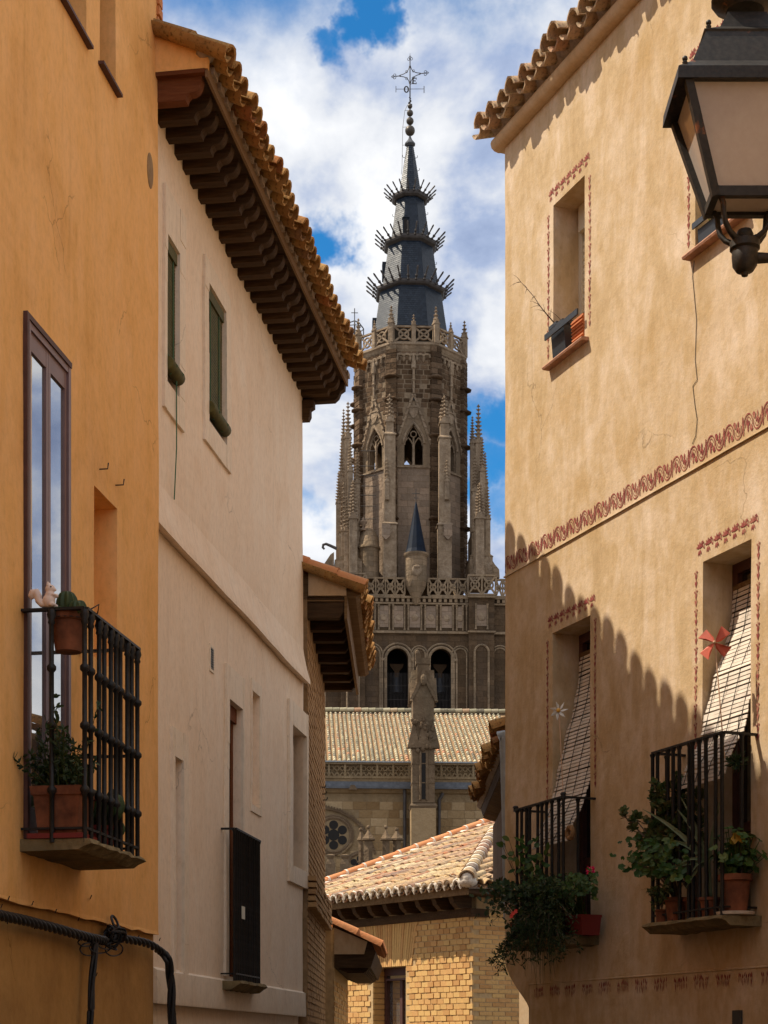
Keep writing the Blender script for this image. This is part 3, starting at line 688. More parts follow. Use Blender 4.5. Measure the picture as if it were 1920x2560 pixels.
def stamps(mb):
    rg = random.Random(4)
    for k in range(24):
        x0 = XCH - 0.10 - k * 0.262
        for q in range(9):
            xx = x0 - (q + rg.uniform(.1, .9)) * 0.0185; zz = ZG - 0.075 + rg.uniform(-.006, .012)
            xf = lambda a, b: (xx + a * 0.1, zz + b * 0.1)
            petal(mb, (0, 0), R(90 + rg.uniform(-22, 22)), rg.uniform(.32, .5), .13, PY, xf); petal(mb, (0, 0.04), R(-90 + rg.uniform(-14, 14)), rg.uniform(.35, .68), .07, PY, xf)
paint('painted_stamps', stamps)
def lip(x0, x1, z, t=0.022, p=0.02, parent=rh, mat='plaster_right', yf=RY, name='string_course'):
    mb = MB(); n = int(abs(x1 - x0) / 0.15) + 1; vs = []; fs = []
    for i in range(n + 1):
        x = x0 + (x1 - x0) * i / n; y = yf(x, z)
        vs += [(x, y - 0.01, z - t), (x, y + p, z - t * 0.75), (x, y + p * 0.9, z - t * 0.2), (x, y - 0.01, z + t * 0.3)]
    for i in range(n):
        for j in range(3): fs.append((i * 4 + j, i * 4 + j + 1, (i + 1) * 4 + j + 1, (i + 1) * 4 + j))
    fs += [(0, 1, 2, 3), (n * 4 + 3, n * 4 + 2, n * 4 + 1, n * 4)]
    mb.add(vs, fs); return mb.build(name, mat, parent, smooth=50)
lip(-7.0, 0.004, ZF, 0.018, 0.014); lip(-7.0, XCH, ZG, 0.014, 0.008)
# hairline crack with a stray wire
pts = []
for i, (u, v) in enumerate(((1737, 652), (1733, 690), (1738, 740), (1743, 800), (1741, 850), (1739, 900), (1744, 950), (1733, 965), (1738, 1010), (1744, 1050), (1740, 1090), (1731, 1110))):
    x, z = RW.px(u, v); pts.append((x, RY(x, z) + 0.004, z))
MB().tube(pts, 0.0022, 5).build('wire', 'iron_black', rh)

# windows
def sill(h, parent=rh):
    mb = MB(); n = 3; L = h[1] - h[0] + 0.13
    root = None
    for k in range(n):
        a = h[0] - 0.065 + L * k / n
        t = MB(); t.prism([(-0.10, h[2] - 0.003), (0.062, h[2] - 0.016), (0.068, h[2] - 0.026), (0.062, h[2] - 0.040), (-0.10, h[2] - 0.040)], a + 0.002, a + L / n - 0.002, 'yz')
        o = t.build('sill_tile', 'terracotta_sill', parent)
def shutter_window(h, name='window'):
    fr = MB(); y = -h[4] + 0.004
    fr.box(h[0], h[0] + 0.05, y, y + 0.05, h[2], h[3]).box(h[1] - 0.05, h[1], y, y + 0.05, h[2], h[3]).box(h[0] + .05, h[1] - .05, y, y + 0.08, h[3] - 0.20, h[3])
    root = fr.build(name, 'shutter_cream', rh)
    p = 0.052; me = MB().prism([(0.0, 0.002), (0.012, 0.006), (0.014, p * .5), (0.006, p * .80), (0.0, p * .80)], h[0] + 0.05, h[1] - 0.05, 'yz').mesh('slat', 'shutter_cream')
    for k in range(int((h[3] - 0.20 - h[2]) / p)): put('slat', me, root, Matrix.Translation((0, y + 0.022, h[2] + k * p)))
    MB().box(h[0] + .045, h[1] - .045, y, y + 0.016, h[2], h[3] - .19).build('backing', 'dark_interior', root)
    return root
for h in (w1, w2): shutter_window(h); sill(h)
def door_window(h):
    y = -h[4] + 0.004; fr = MB()
    fr.box(h[0], h[0] + 0.06, y, y + 0.06, h[2], h[3]).box(h[1] - 0.06, h[1], y, y + 0.06, h[2], h[3]).box(h[0] + .06, h[1] - .06, y, y + 0.06, h[3] - 0.07, h[3])
    m = (h[0] + h[1]) / 2; fr.box(m - 0.05, m + 0.05, y + 0.002, y + 0.056, h[2], h[3] - 0.07)
    for zz in (0.25, 0.62): fr.box(h[0] + .06, m - .05, y + .002, y + .05, h[2] + (h[3] - h[2]) * zz - .03, h[2] + (h[3] - h[2]) * zz + .03).box(m + .05, h[1] - .06, y + .002, y + .05, h[2] + (h[3] - h[2]) * zz - .03, h[2] + (h[3] - h[2]) * zz + .03)
    root = fr.build('balcony_door', 'frame_dark', rh)
    for a, b in ((h[0] + .06, m - .05), (m + .05, h[1] - .06)): MB().box(a, b, y + 0.004, y + 0.02, h[2], h[3] - .07).build('pane', 'dark_glass', root)
for h in (d1, d2): door_window(h)
# balconies with their blinds
xw, zr1 = RW.px(1487, 1997); D1 = RW.out(1408, xw); xl1 = RW.x(1289, D1); zs1 = RW.z(1408, 2340, D1)
b1 = balcony(rh, xw, xl1, D1, zs1, 0.06, zr1, 10, 1, 0.0125, post_h=0.035, side_far=1, label='left balcony of the ochre house, thick with greenery')
xw2, zr2 = RW.px(1891, 1837); D2 = RW.out(1808, xw2); xl2 = RW.x(1633, D2); zs2 = RW.z(1808, 2288, D2)
b2 = balcony(rh, xw2, xl2, D2, zs2, 0.06, zr2, 11, 1, 0.0135, side_far=1, label='right balcony of the ochre house with wall-anchored rail')
print('right balcony', D1, xl1 - xw, zr1 - zs1, D2, xl2 - xw2, zr2 - zs2)
hanging_blind(rh, d1[0] + 0.02, d1[1] - 0.02, [(-0.245, d1[3] - 0.16), (-0.19, d1[3] - 0.55), (-0.10, zr1 + 0.55), (0.02, zr1 + 0.05), (0.12, zr1 - 0.16), (D1 - 0.05, zr1 - 0.36)], 0.0315, 'blind_white', (0.10, 0.37, 0.63, 0.90))
hanging_blind(rh, d2[0] + 0.02, d2[1] - 0.02, [(-0.245, d2[3] - 0.16), (-0.19, d2[3] - 0.50), (-0.08, zr2 + 0.50), (0.04, zr2 + 0.04), (0.15, zr2 - 0.14), (D2 - 0.05, zr2 - 0.30)], 0.0315, 'blind_white', (0.10, 0.37, 0.63, 0.90))
# small dark outlet low on the wall
x, z = RW.px(1845, 2545); MB().box(x - .05, x + .05, -.01, .012, z - .05, z + .05).build('outlet_box', 'vent_dark', rh)

# ================================================================ LEFT: ORANGE HOUSE
NX, NY = 1.0, -0.1535
OL = Fr(-1.502, 11.43, NX, NY)
oh = OL.empty('orange_house', 'orange plaster house at the left edge with tall glazed door and iron balcony', 'house')
OA, OS = 0.008, 11.7
OY = lambda x, z: wob(x, z, OA, OS)
xn, zro = OL.px(54, 1527); DO = OL.out(213, xn); xfo = OL.x(345, DO); zso = OL.z(210, 2095, DO)
xdl, zdt = OL.px(64, 797); xdr = OL.x(171)
door = [xdr, xdl, zso + 0.01, zdt, 0.07]
xa, zt = OL.px(236, 1213); xb = OL.x(294); niche = [xb, xa, OL.z(236, 1640), zt, 0.16]
xr, zb = OL.px(216, 104); wa = [xr, OL.x(118), zb, 8.45, 0.22]
xr, zb = OL.px(290, 226); xl = OL.x(250); wb = [xr, xl, zb, 8.55, 0.22]
ZL = OL.z(395, 2333)
wall_sheet('wall', 'plaster_orange', oh, 0.0, 26.0, ZL, 8.72, [door, niche, wa, wb], 0, OA, OS, 0.16, ends=(6.0, 6.0))
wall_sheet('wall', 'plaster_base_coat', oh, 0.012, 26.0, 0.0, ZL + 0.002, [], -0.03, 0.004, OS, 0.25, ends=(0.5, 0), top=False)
ed = MB(); n = 60; vs = []; fs = []; rg = random.Random(9)   # ragged lower edge of the plaster coat
for i in range(n + 1):
    x = 9.0 * i / n; z = ZL + rg.uniform(-.012, .004); vs += [(x, OY(x, ZL), ZL + 0.01), (x, OY(x, ZL) + 0.004, z - 0.008), (x, -0.045, z - 0.004)]
for i in range(n):
    for j in range(2): fs.append((i * 3 + j, i * 3 + j + 1, (i + 1) * 3 + j + 1, (i + 1) * 3 + j))
ed.add(vs, fs); ed.build('plaster_edge', 'plaster_orange', oh)
rfm = MB(); rfm.prism([(0.02, 8.80), (-6.0, 11.0), (-6.0, 10.9), (0.0, 8.73)], -0.06, 26.0, 'yz'); orf = rfm.build('roof', 'mortar_grey', oh)
cv = tile_mesh('ochre_cover', 'tile_ochre', 0.42, 0.103, 0.082, 0.017, 7, R(172), 0.012); cc = tile_mesh('ochre_channel', 'tile_ochre', 0.42, 0.09, 0.076, 0.016, 6, R(150), 0.012)
lay_tiles(orf, cv, cc, 0.0, 12, 0.21, lambda x: (0.10, 8.80), R(20), 1, 0.3, rng=random.Random(21))
# broken tile courses closing the far corner of the wall
vm = MB(); rg = random.Random(31)
for k in range(7):
    z = 8.30 + k * 0.07; vm.box(-0.055 - rg.uniform(0, .03), 0.02, -0.3, OY(0, z) + 0.012 + rg.uniform(0, .012), z, z + 0.055)
vm.build('verge_tiles', 'tile_red', oh, kind='stuff')
# oval vent, two hooks and sills
x, z = OL.px(375, 427); MB().lathe([(0.115, 0), (0.115, 0.008), (0.10, 0.012)], 20, M=frame_m((x, OY(x, z) - 0.004, z), (.55, 0, 0), (0, 0, 1), (0, 1, 0))).build('wall_vent', 'vent_plate', oh, smooth=40)
for (u, v) in ((250, 1173), (290, 1213)):
    x, z = OL.px(u, v); y = OY(x, z); MB().tube([(x, y - .01, z), (x, y + 0.05, z), (x, y + 0.055, z + 0.035)], 0.004, 6).build('hook', 'iron_black', oh)
for h in (wa, wb):
    MB().prism([(-0.2, h[2] - 0.002), (0.035, h[2] - 0.012), (0.035, h[2] - 0.03), (-0.2, h[2] - 0.03)], h[0] - 0.03, h[1] + 0.03, 'yz').build('sill', 'frame_dark', oh)
    wf = MB().box(h[0], h[1], -0.216, -0.18, h[2], h[2] + 0.07).box(h[0], h[0] + 0.06, -0.216, -0.18, h[2] + .07, h[3]).box(h[1] - 0.06, h[1], -0.216, -0.18, h[2] + .07, h[3]).build('window', 'frame_dark', oh)
    MB().box(h[0] + .06, h[1] - .06, -0.212, -0.20, h[2] + .07, h[3]).build('pane', 'dark_glass', wf)
# glazed balcony door
dx0, dx1, dz0, dz1 = door[0], door[1], door[2], door[3]; fy0, fy1 = -0.062, 0.016
fm = MB(); t = 0.038
fm.box(dx0, dx0 + t, fy0, fy1, dz0, dz1).box(dx1 - t, dx1, fy0, fy1, dz0, dz1).box(dx0 + t, dx1 - t, fy0, fy1 - .002, dz1 - t, dz1).box(dx0 + t, dx1 - t, fy0, fy1 - .002, dz0, dz0 + t)
dr = fm.build('balcony_door', 'frame_purple', oh)
MB().box(dx1, dx1 + 0.03, fy0, fy1 + 0.006, dz0, dz1 + 0.03).box(dx0, dx1, fy0, fy1 + 0.006, dz1, dz1 + 0.03).build('door_casing', 'frame_dark', dr)
mid = (dx0 + dx1) / 2
for (a, b) in ((dx0 + t, mid - 0.002), (mid + 0.002, dx1 - t)):
    q = 0.034; lf = MB(); y0, y1 = -0.055, 0.004
    lf.box(a, a + q, y0, y1, dz0 + t, dz1 - t).box(b - q, b, y0, y1, dz0 + t, dz1 - t).box(a + q, b - q, y0, y1 - .001, dz1 - t - 0.10, dz1 - t).box(a + q, b - q, y0, y1 - .001, dz0 + t, dz0 + t + 0.14)
    lf.build('door_leaf', 'frame_purple', dr)
    MB().box(a + q, b - q, -0.014, -0.008, dz0 + t + .14, dz1 - t - .10).build('pane', 'window_glass', dr)
bo = balcony(oh, xn, xfo, DO, zso, 0.06, zro, 10, 1, 0.0135, knots=(0.74, 0.49, 0.21), side_far=0, slab_over=0.03, slab_side=0.02, collar=True, label='iron balcony of the orange house with beaded bars')
MB().bar((xfo, 0, zso + (zro - zso) * .49), (xfo, DO, zso + (zro - zso) * .49), .016).build('side_rail', 'iron_black', bo)
print('orange balcony', DO, xn - xfo, zro - zso, 'door', dx1 - dx0, dz1 - dz0)

# ================================================================ LEFT: WHITE HOUSE
o2 = OL.o - OL.nn * 0.075
WH = Fr(o2.x, o2.y, NX, NY)
wh = WH.empty('white_house', 'pale pinkish house with deep carved wooden eaves and green window blinds', 'house')
WA, WS = 0.010, 5.3
WY = lambda x, z: wob(x, z, WA, WS)
XE = WH.x(757)
ZR = 7.93                                    # underside of the rafters
def whole(ul, ur, vt, vb, dep): 
    xl, zt_ = WH.px(ul, vt); return [WH.x(ur), xl, WH.z(ul, vb), zt_, dep]
u1 = whole(412, 443, 583, 950, 0.20); u2 = whole(517, 560, 706, 1052, 0.20)
lA = whole(432, 452, 1891, 2432, 0.15); lD = whole(567, 601, 1746, 2440, 0.085); lN = whole(626, 646, 1725, 2010, 0.06); lC = whole(727, 761, 1812, 2163, 0.18)
ZB = WH.z(400, 1333)                         # lower edge of the jettied band
ZP = WH.z(404, 2506)
wall_sheet('wall', 'plaster_white', wh, XE, 0.02, ZP, ZR + 0.2, [u1, u2, lA, lD, lN, lC], 0, WA, WS, 0.15, ends=(6.0, 6.0))
wall_sheet('wall', 'plaster_white', wh, XE + 0.02, 0.02, 0.0, ZP + 0.002, [], -0.04, 0.004, WS, 0.3, ends=(3.0, 0), top=False)
bd = MB(); n = 40; vs = []; fs = []                  # flared band that carries the upper storey
for i in range(n + 1):
    x = 0.0 + (XE - 0.0) * i / n; k = WY(x, ZB)
    vs += [(x, WY(x, ZB + .36) - .004, ZB + 0.36), (x, k + 0.010, ZB + 0.27), (x, k + 0.036, ZB + 0.14), (x, k + 0.068, ZB + 0.03), (x, k + 0.07, ZB - 0.010), (x, k - .01, ZB + 0.010)]
for i in range(n):
    for j in range(5): fs.append((i * 6 + j, i * 6 + j + 1, (i + 1) * 6 + j + 1, (i + 1) * 6 + j))
fs += [tuple(range(6)), tuple(n * 6 + j for j in range(6))]
bd.add(vs, fs); bd.build('storey_band', 'plaster_white', wh, smooth=50)
pb = MB(); z0, z1 = ZP, WH.z(300 / 2.592 + 340, 2432); vs = []; fs = []
for i in range(n + 1):
    x = -0.12 + (XE + 0.12) * i / n; k = WY(x, z0) + 0.0
    vs += [(x, k - .02, z1 + 0.02), (x, k + 0.028, z1 - 0.012), (x, k + 0.034, z0 + 0.01), (x, k + 0.03, z0 - 0.012), (x, k - .06, z0 - 0.004)]
for i in range(n):
    for j in range(4): fs.append((i * 5 + j, i * 5 + j + 1, (i + 1) * 5 + j + 1, (i + 1) * 5 + j))
fs += [tuple(range(5)), tuple(n * 5 + j for j in range(5))]
pb.add(vs, fs); pb.build('plinth_band', 'plaster_trim', wh, smooth=45)
def surround(h, l, r, tp, bt, p=0.022, mat='plaster_trim', sillp=None):
    """raised plaster frame around an opening, in four butted pieces"""
    mb = MB()
    def blk(xa, xb, za, zb, pp):
        k = max(1, int((zb - za) / 0.2)); 
        for i in range(k):
            a = za + (zb - za) * i / k; b = za + (zb - za) * (i + 1) / k
            mb.prism([(xa, a), (xb, a), (xb, b), (xa, b)], -0.03, WY((xa + xb) / 2, (a + b) / 2) + pp)
    if l: blk(h[1] + 0.001, h[1] + l, h[2] - bt, h[3] + tp, p)
    if r: blk(h[0] - r, h[0] - 0.001, h[2] - bt, h[3] + tp, p)
    if tp: blk(h[0], h[1], h[3] + 0.001, h[3] + tp, p - 0.002)
    if bt: blk(h[0], h[1], h[2] - bt, h[2] - 0.001, p - 0.002)
    return mb.build('window_surround', mat, wh)
surround(u1, 0.06, 0.15, 0.32, 0.20); surround(u2, 0.12, 0.15, 0.16, 0.18)
surround(lA, 0.07, 0.12, 0.20, 0.0); surround(lD, 0.09, 0.06, 0.26, 0.0); surround(lC, 0.14, 0.06, 0.22, 0.16, 0.026); surround(lN, 0.02, 0.06, 0.10, 0.06, 0.012)
# rolled green blinds
for (h, frac) in ((u1, 0.80), (u2, 0.82)):
    y = -0.022; wn = MB()
    wn.box(h[0], h[1], -0.19, -0.15, h[2], h[2] + .05).box(h[0], h[0] + .05, -0.19, -0.15, h[2] + .05, h[3]).box(h[1] - .05, h[1], -0.19, -0.15, h[2] + .05, h[3])
    wo = wn.build('window', 'frame_dark', wh); MB().box(h[0] + .05, h[1] - .05, -0.185, -0.175, h[2] + .05, h[3]).build('pane', 'window_glass', wo)
    zt_ = h[3] - 0.03; zb_ = h[3] - (h[3] - h[2]) * frac; n = int((zt_ - zb_) / 0.024); sm = MB()
    head = MB().box(h[0] + .01, h[1] - .01, y - .02, y + .025, zt_ - 0.06, zt_ + .02).build('roll_blind', 'green_blind', wh)
    for k in range(n): sm.prism([(y - 0.004, zt_ - .06 - k * .024 - .018), (y + 0.008, zt_ - .06 - k * .024 - .021), (y + 0.010, zt_ - .06 - k * .024 - .004), (y - 0.002, zt_ - .06 - k * .024)], h[0] + .012, h[1] - .012, 'yz')
    sm.build('slats', 'green_blind', head, kind='stuff')
    zz = zt_ - .06 - n * .024; MB().lathe([(0.048, 0), (0.05, .01), (0.05, h[1] - h[0] - .02), (0.046, h[1] - h[0] - .01)], 14, M=frame_m((h[0] + .005, y + 0.035, zz - .03), (0, 1, 0), (0, 0, 1), (1, 0, 0))).build('roll', 'green_blind', head, smooth=40)
    cdm = MB()
    for c in (0.25, 0.75): x = h[0] + (h[1] - h[0]) * c; cdm.tube([(x, y + .014, zt_), (x, y + .016, zz + .06), (x, y + .092, zz - .03), (x, y + .04, zz - .085), (x, y - .012, zz - .03)], 0.004, 5)
    cdm.build('cord', 'cord_green', head)
x, z = WH.px(433, 989); x2, z2 = WH.px(431, 1250)
MB().tube([(x, WY(x, z) + 0.03, z + .1), (x, WY(x, z) + 0.03, (z + z2) / 2), (x2 + .01, WY(x2, z2) + .02, z2)], 0.0045, 5).build('pull_cord', 'cord_green', wh)
MB().box(u2[0], u2[1], -0.14, -0.01, u2[2] + .001, u2[2] + .012).build('window_ledge', 'blue_sill', wh)
for h in (lA, lC):
    wn = MB(); y = -h[4] + .004; wn.box(h[0], h[0] + .05, y, y + .03, h[2], h[3]).box(h[1] - .05, h[1], y, y + .03, h[2], h[3]).box(h[0] + .05, h[1] - .05, y, y + .03, h[3] - .05, h[3])
    wo = wn.build('window', 'plaster_trim', wh); MB().box(h[0] + .05, h[1] - .05, y, y + .012, h[2], h[3] - .05).build('pane', 'curtain', wo)
y = -lD[4] + .004; wn = MB().box(lD[0], lD[0] + .06, y, y + .02, lD[2], lD[3] - .12).box(lD[1] - .06, lD[1], y, y + .02, lD[2], lD[3] - .12).box(lD[0], lD[1], y, y + .05, lD[3] - .12, lD[3])
wo = wn.build('balcony_door', 'wood_red', wh); MB().box(lD[0] + .06, lD[1] - .06, y, y + .012, lD[2], lD[3] - .12).build('pane', 'dark_glass', wo)
# vent grille with louvres
xv0, zv1 = WH.px(522, 1608); xv1 = WH.x(533); zv0 = WH.z(522, 1676)
vg = MB(); yv = WY(xv0, zv0); e = 0.022
vg.box(xv1, xv0, yv - .02, yv + .008, zv0, zv0 + e).box(xv1, xv0, yv - .02, yv + .008, zv1 - e, zv1).box(xv1, xv1 + e, yv - .02, yv + .008, zv0 + e, zv1 - e).box(xv0 - e, xv0, yv - .02, yv + .008, zv0 + e, zv1 - e)
vo = vg.build('vent_grille', 'plaster_trim', wh); MB().box(xv1 + e, xv0 - e, yv - .02, yv + .0, zv0 + e, zv1 - e).build('vent_back', 'vent_dark', vo)
lm = MB()
for k in range(9): z = zv0 + e + (zv1 - zv0 - 2 * e) * (k + .5) / 9; lm.prism([(yv + .001, z + .006), (yv + .010, z - .006), (yv + .012, z - .003), (yv + .003, z + .009)], xv1 + e, xv0 - e, 'yz')
lm.build('louvres', 'zinc', vo, kind='stuff')
# small black balcony
xn2, zrw = WH.px(554, 2072); DW = WH.out(587, xn2); xfw = WH.x(648, DW); zsw = WH.z(590, 2452, DW)
bw = balcony(wh, xn2, xfw, DW, zsw, 0.07, zrw, 16, 0, 0.0125, side_far=2, slab_over=0.05, label='narrow black balcony low on the white house')
x, z = WH.px(609, 2282, DW + .02); MB().box(x - .05, x + .05, DW + .016, DW + .020, z - .05, z + .05).build('sticker', 'sticker', bw)
print('white balcony', DW, xn2 - xfw, zrw - zsw, 'XE', XE)
# ---- the carved wooden eaves
prof = [(-0.12, 0.0), (0.262, 0.0), (0.270, 0.030), (0.288, 0.046), (0.318, 0.050), (0.342, 0.064), (0.360, 0.092), (0.370, 0.128), (0.372, 0.15), (-0.12, 0.15)]
eave = MB().box(XE - 0.12, 0.02, -0.1, 0.405, ZR + 0.152, ZR + 0.178).build('eaves', 'wood_dark', wh)
rm = MB().prism(prof, -0.044, 0.044, 'yz').mesh('rafter', 'wood_dark', smooth=30); rr = MB().prism(prof, -0.03, 0.05, 'yz').mesh('rafter', 'wood_red', smooth=30)
NR = int(round((-0.04 - XE) / 0.212)); rg = random.Random(17)
for k in range(NR + 1):
    x = -0.045 + (XE + 0.03 + 0.045) * k / NR
    put('rafter', rr if k == 0 else rm, eave, Matrix.Translation((x + rg.uniform(-.008, .008), rg.uniform(-.012, .006), ZR + rg.uniform(-.004, .001))))
MB().prism([(-.1, -.035), (.30, -.035), (.34, .0), (.36, .05), (.40, .075), (.405, .15), (-.1, .15)], XE - 0.115, XE - 0.04, 'yz', M=Matrix.Translation((0, 0, ZR))).build('end_rafter', 'wood_dark', eave)
MB().prism([(-.1, -.22), (.055, -.22), (.075, -.18), (.075, -.12), (.11, -.10), (.11, -.036), (-.1, -.036)], XE - 0.07, XE + 0.02, 'yz', M=Matrix.Translation((0, 0, ZR))).build('end_corbel', 'wood_dark', eave)
MB().box(XE - 0.12, 0.035, 0.406, 0.424, ZR + 0.125, ZR + 0.215).build('fascia_board', 'wood_fascia', eave)
SL = R(24); wr = MB()
wr.prism([(0.42, ZR + 0.205), (-4.5, ZR + 0.205 + 4.92 * math.tan(SL)), (-4.5, ZR + .19), (0.40, ZR + 0.182)], XE - 0.1, 0.0, 'yz'); wroof = wr.build('roof', 'mortar_grey', wh)
MB().prism([(0.0, ZR + 0.179), (0.425, ZR + 0.179), (0.43, ZR + 0.27), (0.1, ZR + 0.42), (0.0, ZR + 0.47)], 0.005, 0.045, 'yz').build('gable_plaster', 'plaster_orange', wh)
MB().box(0.0, 0.05, -0.05, 0.405, ZR + 0.150, ZR + 0.177).build('verge_board', 'wood_red', eave)
PW_ = 0.178; NT_ = int((0.02 - XE) / PW_) + 1; wc = tile_mesh('eave_cover', 'tile_ochre', 0.42, 0.083, 0.070, 0.016, 7, R(176), 0.012); wcc = tile_mesh('eave_channel', 'tile_ochre', 0.42, 0.080, 0.068, 0.016, 6, R(150), 0.02)
lay_tiles(wroof, wc, wcc, 0.0, NT_, PW_, lambda x: (0.58 + 0.014 * math.sin(x * 7.0), ZR + 0.205 + 0.012 * math.sin(x * 4.1 + 2)), SL, 3, 0.30, 0.8, rng=random.Random(8), xdir=-1.0)
bm_ = MB(); rg = random.Random(2)
for k in range(NT_):
    x = -PW_ * k; bm_.ball((x + rg.uniform(-.01, .01), 0.40, ZR + .29), 0.085, 8, 5, (1, .8, .6)); bm_.box(x - .16, x - .05, .395, .445, ZR + .19, ZR + .235)
bm_.build('mortar_bedding', 'mortar_grey', wroof, smooth=60, kind='stuff')
for k in range(4):  # verge tiles seen at the near end
    d = k * 0.3; M = frame_m((0.03, 0.57 - d * math.cos(SL), ZR + .215 + d * math.sin(SL)), (-1, 0, 0), (0, -math.cos(SL), math.sin(SL)), (0, math.sin(SL), math.cos(SL))); put('verge_tile', cv, wroof, M)

# ================================================================ BRICK HOUSE BEHIND THE WHITE ONE
B3 = Fr(-0.735, 16.72, 1.0, -0.0161)
bh = B3.empty('brick_house', 'brown brick house with broad plank eaves just beyond the white house', 'house')
L3 = 3.35; Z3 = 5.84
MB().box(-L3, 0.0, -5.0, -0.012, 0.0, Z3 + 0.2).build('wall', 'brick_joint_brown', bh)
def bricks(mb, x0, x1, z0, z1, bw, bhh, j, y, d, rng, skip=None, jit=0.006):
    r = 0; z = z0
    while z + bhh <= z1 + 1e-6:
        x = x0 - (bw + j) * (0.5 if r % 2 else 0.0)
        while x < x1:
            a, b = max(x, x0), min(x + bw, x1)
            if b - a > 0.02 and not (skip and skip(a, b, z, z + bhh)): mb.box(a, b, y - d, y + rng.uniform(-jit, jit), z + rng.uniform(0, .003), z + bhh - rng.uniform(0, .003))
            x += bw + j
        z += bhh + j; r += 1
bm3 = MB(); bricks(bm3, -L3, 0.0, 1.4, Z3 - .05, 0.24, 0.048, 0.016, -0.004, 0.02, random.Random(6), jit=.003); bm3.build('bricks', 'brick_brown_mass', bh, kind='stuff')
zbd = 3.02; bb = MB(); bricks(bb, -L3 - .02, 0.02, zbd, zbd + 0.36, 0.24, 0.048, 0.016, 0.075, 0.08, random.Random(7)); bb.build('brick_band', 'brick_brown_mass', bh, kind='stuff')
ev3 = MB().box(-L3 - .15, 0.0, -0.1, 0.35, Z3 + 0.17, Z3 + 0.20).build('eaves', 'wood_dark', bh)
pl = MB().box(-0.235, 0.235, -0.1, 0.345, -0.016, 0.0).mesh('soffit_plank', 'wood_warm')
for k in range(7): put('soffit_plank', pl, ev3, Matrix.Translation((-0.24 - k * 0.485, 0, Z3 + 0.168)))
rb = MB().prism([(-.1, 0), (.30, 0), (.34, .05), (.345, .15), (-.1, .15)], -0.05, 0.05, 'yz').mesh('rafter', 'wood_dark')
for k in range(8): put('rafter', rb, ev3, Matrix.Translation((-0.06 - k * 0.485, 0, Z3 + rg.uniform(-.01, 0))))
MB().box(-L3 - .2, 0.02, 0.351, 0.38, Z3 - 0.03, Z3 + 0.20).build('fascia_board', 'wood_warm', ev3)
S3 = R(21); r3 = MB().prism([(0.50, Z3 + 0.215), (-5.0, Z3 + .215 + 5.5 * math.tan(S3)), (-5.0, Z3 + .19), (0.46, Z3 + .19)], -L3 - .2, 0.0, 'yz').build('roof', 'wood_warm', bh)
MB().prism([(0.0, Z3 + .2), (0.37, Z3 + .2), (0.37, Z3 + .285), (0.0, Z3 + .43)], 0.002, 0.03, 'yz').build('gable_plaster', 'plaster_cream', bh)
lay_tiles(r3, cv, cc, 0.0, 18, 0.2, lambda x: (0.56 + .012 * math.sin(x * 6), Z3 + 0.235), S3, 2, 0.3, 1.2, rng=random.Random(14), xdir=-1.0)
rt = tile_mesh('red_cover', 'tile_red', 0.42, 0.095, 0.078, 0.016, 7, R(172), 0.008)
for k in range(4):
    d = k * 0.3; put('verge_tile', rt, r3, frame_m((0.02, 0.55 - d * math.cos(S3), Z3 + .265 + d * math.sin(S3)), (-1, 0, 0), (0, -math.cos(S3), math.sin(S3)), (0, math.sin(S3), math.cos(S3))))
for (u, v) in ((811, 1968), (813, 1985), (815, 2000)):
    x, z = B3.px(u - 6, v); MB().tube([(x, -.01, z), (x, .035, z), (x, .045, z + .03)], 0.007, 6).build('hook', 'iron_black', bh)

# low pent roof beyond it
P4 = Fr(-0.60, 20.75, 1.0, -0.02)
ph = P4.empty('low_annex', 'low annex with a small tiled pent roof and dark coffered soffit', 'house')
MB().box(-4.0, 0.0, -3.0, 0.0, 0, 3.1).build('wall', 'brick_joint', ph)
a4 = MB(); bricks(a4, -4.0, 0.0, 1.2, 2.5, 0.24, 0.05, 0.014, 0.006, 0.02, random.Random(16)); a4.build('bricks', 'brick_ochre_mass', ph, kind='stuff')
S4 = R(26); sp = MB().prism([(-.02, 2.62), (0.44, 2.62), (0.50, 2.80), (0.44, 2.95), (-.02, 3.16)], -4.0, 0.0, 'yz').build('soffit', 'wood_dark', ph)
MB().prism([(0.0, 2.78), (0.36, 2.78), (0.40, 2.93), (0.0, 3.10)], 0.003, 0.03, 'yz').build('gable_plaster', 'plaster_cream', sp)
for k in range(4):
    i = 0.05 + 0.03 * k; MB().box(-3.9 + i, -0.05 - i, i, 0.44 - i * .6, 2.60 - .012 * k, 2.615 - .012 * k).build('soffit_moulding', 'wood_dark', sp)
for k in range(14):
    for r in range(2):
        d = r * 0.33; put('roof_tile', rt, sp, frame_m((0.0 - k * 0.2, 0.56 - d * math.cos(S4), 2.86 + d * math.sin(S4)), (-1, 0, 0), (0, -math.cos(S4), math.sin(S4)), (0, math.sin(S4), math.cos(S4))))

